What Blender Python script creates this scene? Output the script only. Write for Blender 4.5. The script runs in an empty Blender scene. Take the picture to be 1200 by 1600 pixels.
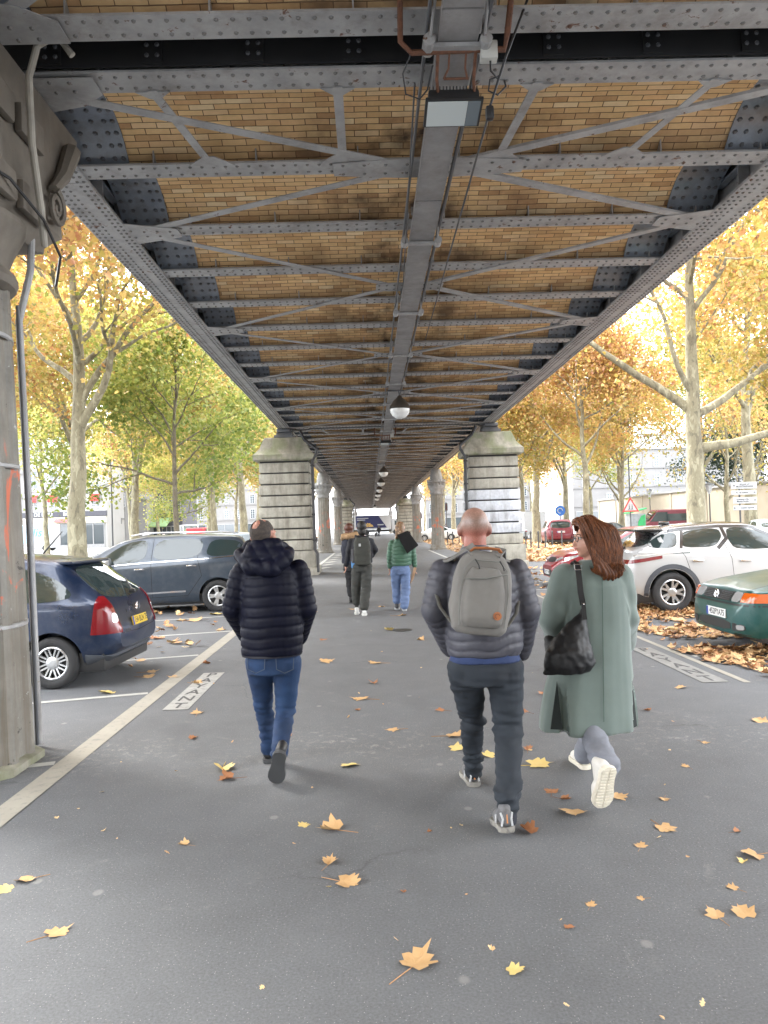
import bpy, bmesh, math, random
from math import sin, cos, pi, radians, sqrt, atan2
from mathutils import Vector, Matrix, noise
from mathutils.bvhtree import BVHTree
V = Vector
sc = bpy.context.scene
# ---------------------------------------------------------------- camera
CAM = V((0, 0, 1.65)); ROLL = radians(1.8); FPX = 1202.0
_y = V((-22, -22, -FPX)).normalized()
_z = V((-sin(ROLL), cos(ROLL), 0)); _z = (_z - _y * _z.dot(_y)).normalized()
_x = _y.cross(_z)
RCW = Matrix((_x, _y, _z))            # camera -> world
cam = bpy.data.objects.new('camera', bpy.data.cameras.new('camera'))
sc.collection.objects.link(cam); sc.camera = cam
cam.matrix_world = Matrix.Translation(CAM) @ RCW.to_4x4()
cam.data.sensor_fit = 'VERTICAL'; cam.data.sensor_height = 36; cam.data.sensor_width = 27
cam.data.lens = FPX / 1600 * 36; cam.data.clip_start = .05; cam.data.clip_end = 3000
def ray(px, py): return RCW @ V((px - 600, 800 - py, -FPX))
def P(px, py, Y):
    d = ray(px, py); return CAM + d * (Y / d.y)
def G(px, py, z=0):
    d = ray(px, py); return CAM + d * ((z - 1.65) / d.z)
# ---------------------------------------------------------------- world, sun, exposure
SUN_EL, SUN_AZ = radians(48), radians(-50)     # azimuth measured from +Y towards +X
w = bpy.data.worlds.new('World'); sc.world = w; w.use_nodes = True
nt = w.node_tree; nt.nodes.clear()
sky = nt.nodes.new('ShaderNodeTexSky'); sky.sky_type = 'NISHITA'; sky.sun_disc = False
sky.sun_elevation = SUN_EL; sky.sun_rotation = SUN_AZ; sky.air_density = 1.0; sky.dust_density = 4.0
hsv = nt.nodes.new('ShaderNodeHueSaturation'); hsv.inputs['Saturation'].default_value = .25
mx = nt.nodes.new('ShaderNodeMix'); mx.data_type = 'RGBA'; mx.inputs[0].default_value = .7
mx.inputs[7].default_value = (10.4, 10.8, 11.4, 1)   # high overcast veil, in the sky texture's own units
bg = nt.nodes.new('ShaderNodeBackground'); bg.inputs[1].default_value = .12
out = nt.nodes.new('ShaderNodeOutputWorld')
nt.links.new(sky.outputs[0], hsv.inputs['Color']); nt.links.new(hsv.outputs[0], mx.inputs[6])
nt.links.new(mx.outputs[2], bg.inputs[0]); nt.links.new(bg.outputs[0], out.inputs[0])
sl = bpy.data.lights.new('sun', 'SUN'); sl.energy = 1.2; sl.angle = radians(20); sl.color = (1, .96, .9)
so = bpy.data.objects.new('sun', sl); sc.collection.objects.link(so)
sd = V((sin(SUN_AZ) * cos(SUN_EL), cos(SUN_AZ) * cos(SUN_EL), sin(SUN_EL)))
so.rotation_euler = sd.to_track_quat('Z', 'Y').to_euler()
sc.view_settings.view_transform = 'Standard'; sc.view_settings.look = 'None'
sc.view_settings.gamma = 1; sc.view_settings.exposure = 3.3
sc.render.engine = 'CYCLES'
sc.cycles.max_bounces = 7; sc.cycles.diffuse_bounces = 5; sc.cycles.glossy_bounces = 3; sc.cycles.transmission_bounces = 4
sc.cycles.use_adaptive_sampling = True; sc.cycles.use_denoising = True
# ---------------------------------------------------------------- helpers
def link(o): sc.collection.objects.link(o); return o
def tag(o, label=None, cat=None, group=None, kind=None):
    if label: o['label'] = label
    if cat: o['category'] = cat
    if group: o['group'] = group
    if kind: o['kind'] = kind
    return o
def thing(name, label, cat, loc=(0, 0, 0), rz=0, group=None):
    o = link(bpy.data.objects.new(name, None)); o.empty_display_size = .2
    o.location = loc; o.rotation_euler = (0, 0, rz)
    return tag(o, label, cat, group)
def copy_tree(o, parent=None, depth=0):
    c = link(o.copy())
    if parent: c.parent = parent
    for ch in list(o.children): copy_tree(ch, c, depth + 1)
    return c
class MB:
    def __init__(s): s.v = []; s.f = []; s.m = []; s.uv = {}; s.col = {}
    def add(s, vs, fs, mi=0, col=None):
        b = len(s.v); s.v += [V(p) for p in vs]
        for f in fs:
            if col is not None: s.col[len(s.f)] = col
            s.f.append([b + i for i in f]); s.m.append(mi)
        return b
    def box(s, a, b, mi=0, M=None, ch=0):
        x0, y0, z0 = a; x1, y1, z1 = b
        vs = [V((x, y, z)) for z in (z0, z1) for y in (y0, y1) for x in (x0, x1)]
        if M: vs = [M @ p for p in vs]
        s.add(vs, [(0, 2, 3, 1), (4, 5, 7, 6), (0, 1, 5, 4), (2, 6, 7, 3), (0, 4, 6, 2), (1, 3, 7, 5)], mi)
    def bbox(s, a, b, r, mi=0, M=None):
        """box with chamfered edges"""
        bm = bmesh.new(); bmesh.ops.create_cube(bm, size=1)
        c = (V(a) + V(b)) / 2; d = V(b) - V(a)
        for v in bm.verts: v.co = V((v.co.x * d.x, v.co.y * d.y, v.co.z * d.z)) + c
        bmesh.ops.bevel(bm, geom=bm.edges[:], offset=r, segments=2, affect='EDGES', profile=.6)
        s.bm(bm, mi, M)
    def bm(s, bm, mi=0, M=None):
        bm.verts.index_update()
        s.add([(M @ v.co if M else v.co.copy()) for v in bm.verts], [[v.index for v in f.verts] for f in bm.faces], mi)
        bm.free()
    def tube(s, pts, r, n=8, mi=0, caps=True, flat=1):
        pts = [V(p) for p in pts]
        if not hasattr(r, '__len__'): r = [r] * len(pts)
        up = None; rings = []
        for i, p in enumerate(pts):
            t = (pts[min(i + 1, len(pts) - 1)] - pts[max(i - 1, 0)]).normalized()
            if up is None: up = V((0, 0, 1)) if abs(t.z) < .9 else V((0, 1, 0))
            a = t.cross(up).normalized(); b = a.cross(t).normalized(); up = b
            rings.append([p + (a * cos(2 * pi * k / n) + b * sin(2 * pi * k / n) * flat) * r[i] for k in range(n)])
        s.rings(rings, mi, caps)
    def rings(s, rings, mi=0, caps=True, closed=True):
        n = len(rings[0]); b = len(s.v)
        for rg in rings: s.v += [V(p) for p in rg]
        for i in range(len(rings) - 1):
            for k in range(n if closed else n - 1):
                k2 = (k + 1) % n
                s.f.append([b + i * n + k, b + i * n + k2, b + (i + 1) * n + k2, b + (i + 1) * n + k]); s.m.append(mi)
        if caps and closed:
            s.f.append([b + k for k in range(n)][::-1]); s.m.append(mi)
            s.f.append([b + (len(rings) - 1) * n + k for k in range(n)]); s.m.append(mi)
    def lathe(s, prof, c=(0, 0, 0), n=20, mi=0, M=None, caps=True, phase=0):
        rs = []
        for r, z in prof:
            rg = [V((r * cos(2 * pi * (k + phase) / n), r * sin(2 * pi * (k + phase) / n), z)) for k in range(n)]
            rs.append([(M @ p if M else p) + V(c) for p in rg])
        s.rings(rs, mi, caps)
    def prism(s, poly, off, mi=0):
        """3d polygon extruded by vector off"""
        n = len(poly); off = V(off)
        vs = [V(p) for p in poly] + [V(p) + off for p in poly]
        s.add(vs, [list(range(n))[::-1], [n + i for i in range(n)]] + [[i, (i + 1) % n, n + (i + 1) % n, n + i] for i in range(n)], mi)
    def rivet(s, c, n, r=.012, mi=1):
        n = V(n).normalized(); a = n.orthogonal().normalized(); b = n.cross(a); c = V(c)
        vs = [c + (a * cos(pi * k / 3) + b * sin(pi * k / 3)) * r for k in range(6)] + \
             [c + (a * cos(pi * k / 3) + b * sin(pi * k / 3)) * r * .6 + n * r * .6 for k in range(6)]
        s.add(vs, [[k, (k + 1) % 6, 6 + (k + 1) % 6, 6 + k] for k in range(6)] + [[6, 7, 8, 9, 10, 11]], mi)
    def build(s, name, mats, parent=None, smooth=35, fix=True, world=False):
        me = bpy.data.meshes.new(name)
        vs = s.v
        if world and parent is not None:
            Mi = (Matrix.Translation(parent.location) @ parent.rotation_euler.to_matrix().to_4x4()).inverted()
            vs = [Mi @ p for p in vs]
        me.from_pydata([tuple(p) for p in vs], [], s.f)
        if not isinstance(mats, (list, tuple)): mats = [mats]
        for m in mats: me.materials.append(m)
        me.polygons.foreach_set('material_index', s.m)
        if s.uv:
            ul = me.uv_layers.new(name='UVMap')
            for fi, uvs in s.uv.items():
                for li, uv in zip(me.polygons[fi].loop_indices, uvs): ul.data[li].uv = uv
        if s.col:
            at = me.attributes.new('var', 'FLOAT_COLOR', 'FACE')
            buf = []
            for i in range(len(s.f)):
                c = s.col.get(i, (0.5, .5, .5)); buf += [c[0], c[1], c[2], 1]
            at.data.foreach_set('color', buf)
        if fix:
            b = bmesh.new(); b.from_mesh(me); bmesh.ops.recalc_face_normals(b, faces=b.faces[:]); b.to_mesh(me); b.free()
        me.update()
        if smooth:
            me.polygons.foreach_set('use_smooth', [True] * len(me.polygons)); me.set_sharp_from_angle(angle=radians(smooth))
        o = link(bpy.data.objects.new(name, me))
        if parent is not None: o.parent = parent
        return o
# ---------------------------------------------------------------- materials
def newmat(name):
    m = bpy.data.materials.new(name); m.use_nodes = True
    n = m.node_tree; return m, n, n.nodes['Principled BSDF']
def N(n, typ, **kw):
    nd = n.nodes.new(typ)
    for k, v in kw.items():
        if k.startswith('i_'):
            key = k[2:]; key = int(key) if key.isdigit() else key.replace('_', ' ')
            nd.inputs[key].default_value = v
        else: setattr(nd, k, v)
    return nd
def rgba(c): return (c[0], c[1], c[2], 1)
def ramp(n, fac, stops):
    r = n.nodes.new('ShaderNodeValToRGB'); cr = r.color_ramp
    while len(cr.elements) < len(stops): cr.elements.new(.5)
    for e, (p, c) in zip(cr.elements, stops):
        e.position = p; e.color = rgba(c) if hasattr(c, '__len__') else (c, c, c, 1)
    n.links.new(fac, r.inputs[0]); return r.outputs[0]
def mix(n, fac, a, b, mode='MIX'):
    m = n.nodes.new('ShaderNodeMix'); m.data_type = 'RGBA'; m.blend_type = mode
    for i, v in ((0, fac), (6, a), (7, b)):
        if hasattr(v, 'is_linked'): n.links.new(v, m.inputs[i])
        elif i == 0: m.inputs[0].default_value = v
        else: m.inputs[i].default_value = rgba(v)
    return m.outputs[2]
def nz(n, scale, detail=4, vec=None, rough=.55, dist=0):
    t = N(n, 'ShaderNodeTexNoise', i_Scale=scale, i_Detail=detail, i_Roughness=rough, i_Distortion=dist)
    if vec is None:
        g = n.nodes.new('ShaderNodeNewGeometry'); vec = g.outputs['Position']
    n.links.new(vec, t.inputs['Vector']); return t.outputs['Fac']
def svec(n, sx, sy, sz, src=None):
    m = N(n, 'ShaderNodeMapping'); m.inputs['Scale'].default_value = (sx, sy, sz)
    if src is None: src = n.nodes.new('ShaderNodeNewGeometry').outputs['Position']
    n.links.new(src, m.inputs['Vector']); return m.outputs[0]
def bump(n, bsdf, h, strength=.3, dist=.01):
    b = N(n, 'ShaderNodeBump', i_Strength=strength, i_Distance=dist)
    n.links.new(h, b.inputs['Height']); n.links.new(b.outputs[0], bsdf.inputs['Normal'])
def pm(name, c, rough=.6, var=.2, scale=6, metal=0, bmp=0, bscale=60, bdist=.004, coat=0, c2=None, spec=.5, obj=False):
    """painted / plain material with tonal variation, optional second colour in patches and fine bump"""
    m, n, b = newmat(name)
    f = nz(n, scale, 5)
    lo = [max(0, x * (1 - var)) for x in c]; hi = [x * (1 + var) for x in c]
    col = ramp(n, f, [(.3, lo), (.7, hi)])
    if c2:
        g = ramp(n, nz(n, scale * .6, 6, dist=.4), [(.55, 0.0), (.66, 1.0)])
        col = mix(n, g, col, c2)
    n.links.new(col, b.inputs['Base Color'])
    b.inputs['Metallic'].default_value = metal; b.inputs['Specular IOR Level'].default_value = spec
    r = ramp(n, f, [(.3, max(0, rough - .08)), (.7, min(1, rough + .08))]); n.links.new(r, b.inputs['Roughness'])
    if coat: b.inputs['Coat Weight'].default_value = coat; b.inputs['Coat Roughness'].default_value = .04
    if bmp: bump(n, b, nz(n, bscale, 4), bmp, bdist)
    return m
# ================================================================ ground
def asphalt(name, base, speck=True, dirt=True):
    m, n, b = newmat(name)
    big = nz(n, .35, 5, rough=.6); mid = nz(n, 2.2, 6, rough=.65); fine = nz(n, 90, 3, rough=.7)
    col = ramp(n, big, [(.3, [x * .82 for x in base]), (.7, [x * 1.15 for x in base])])
    col = mix(n, .55, col, ramp(n, mid, [(.3, [x * .68 for x in base]), (.7, [x * 1.28 for x in base])]))
    col = mix(n, .5, col, ramp(n, fine, [(.3, [x * .55 for x in base]), (.7, [x * 1.45 for x in base])]))
    v = N(n, 'ShaderNodeTexVoronoi', i_Scale=100.0); v.feature = 'F1'
    n.links.new(n.nodes.new('ShaderNodeNewGeometry').outputs['Position'], v.inputs['Vector'])
    dot = ramp(n, v.outputs['Distance'], [(.16, 1.0), (.26, 0.0)])
    sel = N(n, 'ShaderNodeSeparateColor'); n.links.new(v.outputs['Color'], sel.inputs[0])
    pick = ramp(n, sel.outputs[0], [(.80, 0.0), (.88, 1.0)])
    d2 = N(n, 'ShaderNodeMath', operation='MULTIPLY'); n.links.new(dot, d2.inputs[0]); n.links.new(pick, d2.inputs[1])
    if speck: col = mix(n, d2.outputs[0], col, (.32, .32, .32))
    if dirt:
        # whitish droppings spattered in a band across the walkway below the expansion joint
        gp = N(n, 'ShaderNodeSeparateXYZ'); n.links.new(n.nodes.new('ShaderNodeNewGeometry').outputs['Position'], gp.inputs[0])
        dy = N(n, 'ShaderNodeMath', operation='ABSOLUTE'); sb = N(n, 'ShaderNodeMath', operation='SUBTRACT', i_1=5.85)
        n.links.new(gp.outputs[1], sb.inputs[0]); n.links.new(sb.outputs[0], dy.inputs[0])
        band = mix(n, 1.0, ramp(n, dy.outputs[0], [(.1, 1.0), (.8, 0.0)]), ramp(n, nz(n, 1.1, 4), [(.42, .1), (.6, 1.0)]), 'MULTIPLY')
        spl = ramp(n, nz(n, 13, 10, rough=.8, dist=.5), [(.53, 0.0), (.64, .6)])
        k = N(n, 'ShaderNodeMath', operation='MULTIPLY'); n.links.new(band, k.inputs[0]); n.links.new(spl, k.inputs[1])
        col = mix(n, k.outputs[0], col, (.36, .36, .33))
        # pale gum spots and darker damp patches
        v2 = N(n, 'ShaderNodeTexVoronoi', i_Scale=2.6); v2.inputs['Randomness'].default_value = 1
        n.links.new(svec(n, 1, .8, 1), v2.inputs['Vector'])
        gum = ramp(n, v2.outputs['Distance'], [(.045, .55), (.075, 0.0)])
        col = mix(n, gum, col, (.27, .27, .26))
        ck = N(n, 'ShaderNodeTexVoronoi', i_Scale=.42); ck.feature = 'DISTANCE_TO_EDGE'
        dv = N(n, 'ShaderNodeVectorMath', operation='ADD'); ns = N(n, 'ShaderNodeTexNoise', i_Scale=1.6, i_Detail=7.0); n.links.new(svec(n, 1, 1, 1), ns.inputs['Vector'])
        n.links.new(ns.outputs['Color'], dv.inputs[0]); n.links.new(n.nodes.new('ShaderNodeNewGeometry').outputs['Position'], dv.inputs[1]); n.links.new(dv.outputs[0], ck.inputs['Vector'])
        cl = mix(n, 1.0, ramp(n, ck.outputs['Distance'], [(.0015, 1.0), (.005, 0.0)]), ramp(n, nz(n, .5, 3), [(.5, 0.0), (.58, .35)]), 'MULTIPLY')
        col = mix(n, cl, col, (.03, .03, .03))
        col = mix(n, ramp(n, nz(n, 1.7, 9, rough=.75, dist=1.2), [(.60, 0.0), (.68, .35)]), col, (.24, .24, .235))
        damp = ramp(n, nz(n, .8, 6, vec=svec(n, 1, .5, 1)), [(.56, 0.0), (.66, .35)])
        col = mix(n, damp, col, [x * .6 for x in base])
    n.links.new(col, b.inputs['Base Color']); b.inputs['Roughness'].default_value = .82
    b.inputs['Specular IOR Level'].default_value = .35
    bump(n, b, fine, .5, .004)
    return m
M_ASPH = asphalt('walkway_asphalt', (.126, .131, .138))
M_ROAD = asphalt('road_asphalt', (.11, .112, .116), dirt=False)
gm = MB(); R = 900
gm.add([(-R, -R, 0), (R, -R, 0), (R, R, 0), (-R, R, 0)], [(0, 1, 2, 3)])
gnd = gm.build('ground', M_ASPH, smooth=0); tag(gnd, kind='structure')
def sheet(name, poly, z, mat, kind='structure'):
    m = MB(); m.add([(x, y, z) for x, y in poly], [list(range(len(poly)))])
    o = m.build(name, mat, smooth=0); tag(o, kind=kind); return o
def paint(name, c, wear=.5):
    m, n, b = newmat(name)
    f = nz(n, 14, 8, rough=.75)
    col = ramp(n, f, [(wear - .08, (.17, .17, .165)), (wear + .06, c)])
    col = mix(n, .5, col, ramp(n, nz(n, 3, 5), [(.3, [x * .7 for x in c]), (.7, c)]))
    n.links.new(col, b.inputs['Base Color']); b.inputs['Roughness'].default_value = .8
    return m
M_LINE = paint('worn_white_line', (.42, .42, .39), .40)
M_FADED = paint('nearly_gone_paint', (.30, .30, .285), .60)
M_STONELINE = paint('worn_stone_line', (.34, .32, .27), .42)
mk = MB()
def strip(x0, y0, x1, y1, w, z=.004, mb=None, mi=0):
    a = V((x0, y0, z)); b = V((x1, y1, z)); d = (b - a).normalized(); s_ = V((-d.y, d.x, 0)) * w / 2
    (mb or mk).add([a - s_, b - s_, b + s_, a + s_], [(0, 1, 2, 3)], mi)
strip(-2.24, -4, -2.24, 26.3, .17, mi=1)
for i in range(-2, 8):
    Y = 8.0 + 2.34 * i
    strip(-2.34, Y, -7.2, Y - 1.32, .09, z=.004)
    strip(3.75, Y + 1.0, 8.6, Y + 1.3, .09)
strip(-2.3, 30.5, -2.3, 49, .14); strip(3.65, 7.5, 3.65, 26, .07, mi=1)
strip(3.7, 30, 3.7, 49, .14)
for k in range(7): strip(-2.1 , 31 + k * 2.6, -1.75, 31.9 + k * 2.6, .3)
mo = mk.build('parking_lines', [M_LINE, M_STONELINE], smooth=0); tag(mo, kind='structure')
def text_mesh(s, size, mat, name='lettering', parent=None, M=None, depth=.002, align='CENTER', bold=0, spacing=1):
    cu = bpy.data.curves.new('t', 'FONT'); cu.body = s; cu.size = size; cu.align_x = align; cu.align_y = 'CENTER'
    cu.extrude = depth; cu.offset = bold; cu.space_line = .92 * spacing; cu.resolution_u = 3
    o = bpy.data.objects.new('t', cu); link(o); bpy.context.view_layer.update()
    me = bpy.data.meshes.new_from_object(o.evaluated_get(bpy.context.evaluated_depsgraph_get()))
    bpy.data.objects.remove(o)
    if M: me.transform(M)
    me.materials.clear(); me.materials.append(mat)
    r = link(bpy.data.objects.new(name, me))
    if parent is not None: r.parent = parent
    return r
M_LINE2 = paint('faded_marking_paint', (.36, .36, .34), .46)
M_DARKASPH = pm('bare_asphalt_letter', (.07, .07, .072), .85)
def payant(xc, y0, y1, w):
    r = thing('road_marking', 'worn white painted box on the asphalt with PAYANT stencilled in it, ' + ('beside the left parking bays' if xc < 0 else 'beside the leaf heap at the right'), 'road marking', (xc, (y0 + y1) / 2, 0))
    m = MB(); h = (y1 - y0) / 2
    m.box((-w / 2, -h, .0045), (w / 2, h, .0065)); m.build('painted_box', M_LINE2 if xc < 0 else M_FADED, r, smooth=0)
    for i, ch in enumerate('PAYANT'):
        yy = h - (i + .5) * 2 * h / 6
        text_mesh(ch, 1, M_DARKASPH, 'letter', r, Matrix.Translation((0, yy, .008)) @ Matrix.Diagonal((w * .85, h / 3 * 1.0, 1, 1)), depth=.0005, bold=.01)
    return r
payant(-1.86, 7.2, 9.0, .24); payant(3.36, 7.55, 9.7, .26)
mh = thing('manhole_cover', 'small dark round drain cover flush in the walkway ahead of the walkers', 'drain cover', tuple(G(629, 985)))
q = MB(); q.lathe([(.0, .004), (.15, .004), (.15, .010), (.13, .012), (.12, .008), (0, .008)], n=28, caps=False); q.build('cover', pm('drain_iron', (.035, .033, .03), .6), mh)

# ================================================================ viaduct materials
def steel(name, base, rough=.5, rust=.62, metal=0):
    m, n, b = newmat(name)
    f = nz(n, 3.5, 7, rough=.65)
    col = ramp(n, f, [(.3, [x * .72 for x in base]), (.7, [x * 1.2 for x in base])])
    st = ramp(n, nz(n, 1.0, 6, vec=svec(n, 3, 3, .6), rough=.7), [(.5, 0.0), (.7, .45)])
    col = mix(n, st, col, (.10, .075, .055))
    ru = ramp(n, nz(n, 7, 8, rough=.72, dist=.5), [(rust, 0.0), (rust + .03, 1.0)])
    col = mix(n, ru, col, (.11, .045, .022))
    n.links.new(col, b.inputs['Base Color'])
    b.inputs['Roughness'].default_value = rough; b.inputs['Metallic'].default_value = metal
    bump(n, b, f, .25, .006)
    return m
M_STEEL = steel('grey_painted_steel', (.33, .33, .33), .48)
M_STEELD = steel('sooty_steel', (.09, .095, .105), .36, .7)
M_PLATE = steel('glossy_blue_grey_steel', (.20, .225, .26), .2, .75)
M_RIV = steel('sooty_rivet', (.15, .145, .14), .5, .6)
M_DULLBLK = pm('dull_black', (.018, .018, .019), .6)
M_RUST = pm('rusty_iron', (.13, .055, .03), .8, .35, 30, bmp=.3)
def brickmat():
    m, n, b = newmat('yellow_vault_brick')
    uv = N(n, 'ShaderNodeUVMap').outputs[0]
    # gently wobble the joints
    wob = N(n, 'ShaderNodeTexNoise', i_Scale=3.0, i_Detail=3.0); n.links.new(uv, wob.inputs['Vector'])
    oi = N(n, 'ShaderNodeObjectInfo'); orr = N(n, 'ShaderNodeVectorMath', operation='SCALE'); orr.inputs[0].default_value = (47.0, 8.6, 0); n.links.new(oi.outputs['Random'], orr.inputs['Scale'])
    va = N(n, 'ShaderNodeVectorMath', operation='SCALE'); va.inputs['Scale'].default_value = .02
    n.links.new(wob.outputs['Color'], va.inputs[0])
    vb = N(n, 'ShaderNodeVectorMath', operation='ADD'); n.links.new(uv, vb.inputs[0]); n.links.new(va.outputs[0], vb.inputs[1])
    br = N(n, 'ShaderNodeTexBrick', i_Scale=1.0, i_Mortar_Size=.0042, i_Mortar_Smooth=.25, i_Bias=0.0, i_Brick_Width=.235, i_Row_Height=.066)
    br.offset = .5; br.squash = 1
    br.inputs['Color1'].default_value = (0, 0, 0, 1); br.inputs['Color2'].default_value = (1, 1, 1, 1); br.inputs['Mortar'].default_value = (.5, .5, .5, 1)
    vc = N(n, 'ShaderNodeVectorMath', operation='ADD'); n.links.new(vb.outputs[0], vc.inputs[0]); n.links.new(orr.outputs[0], vc.inputs[1]); n.links.new(vc.outputs[0], br.inputs['Vector'])
    col = ramp(n, br.outputs['Color'], [(0, (.46, .24, .10)), (.2, (.72, .46, .21)), (.5, (.88, .62, .31)), (.8, (.76, .46, .22)), (1, (.94, .77, .48))])
    col = mix(n, .3, col, ramp(n, nz(n, 11, 6, rough=.7), [(.25, (.42, .26, .14)), (.75, (.84, .62, .36))]))
    # soot patches, rust-brown stains and pale efflorescence
    col = mix(n, ramp(n, nz(n, .9, 7, rough=.65, dist=.3), [(.5, 0.0), (.74, .40)]), col, (.34, .20, .11))
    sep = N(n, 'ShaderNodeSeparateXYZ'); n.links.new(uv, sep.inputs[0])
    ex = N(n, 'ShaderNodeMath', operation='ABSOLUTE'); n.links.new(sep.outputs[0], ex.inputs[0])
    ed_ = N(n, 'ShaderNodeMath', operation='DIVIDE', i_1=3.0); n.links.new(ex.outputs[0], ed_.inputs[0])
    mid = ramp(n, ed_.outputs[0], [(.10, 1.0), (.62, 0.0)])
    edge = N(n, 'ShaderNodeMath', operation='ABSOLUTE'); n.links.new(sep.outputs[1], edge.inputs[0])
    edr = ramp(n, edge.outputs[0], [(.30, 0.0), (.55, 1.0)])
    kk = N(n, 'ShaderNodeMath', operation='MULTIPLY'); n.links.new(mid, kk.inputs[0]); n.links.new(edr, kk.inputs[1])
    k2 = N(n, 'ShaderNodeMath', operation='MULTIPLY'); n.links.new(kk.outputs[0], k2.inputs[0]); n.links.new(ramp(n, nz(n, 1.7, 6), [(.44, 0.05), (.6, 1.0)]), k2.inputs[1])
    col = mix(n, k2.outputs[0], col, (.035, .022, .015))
    e2 = mix(n, 1.0, ramp(n, edge.outputs[0], [(.5, 0.0), (.82, .5)]), ramp(n, nz(n, 1.3, 5), [(.35, .25), (.65, 1.0)]), 'MULTIPLY')  # brick tone darkens towards both beam edges
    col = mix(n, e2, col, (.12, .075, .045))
    col = mix(n, ramp(n, nz(n, 6, 9, vec=svec(n, 1, 2, 1), rough=.8), [(.64, 0.0), (.70, .55)]), col, (.68, .62, .52))
    col = mix(n, br.outputs['Fac'], col, (.15, .09, .05))
    n.links.new(col, b.inputs['Base Color']); b.inputs['Roughness'].default_value = .85
    inv = N(n, 'ShaderNodeMath', operation='SUBTRACT', i_0=1.0); n.links.new(br.outputs['Fac'], inv.inputs[1])
    bb = N(n, 'ShaderNodeMath', operation='MULTIPLY_ADD', i_1=.35); n.links.new(nz(n, 25, 4), bb.inputs[0]); n.links.new(inv.outputs[0], bb.inputs[2])
    bump(n, b, bb.outputs[0], .8, .012)
    return m
M_BRICK = brickmat()
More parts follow.
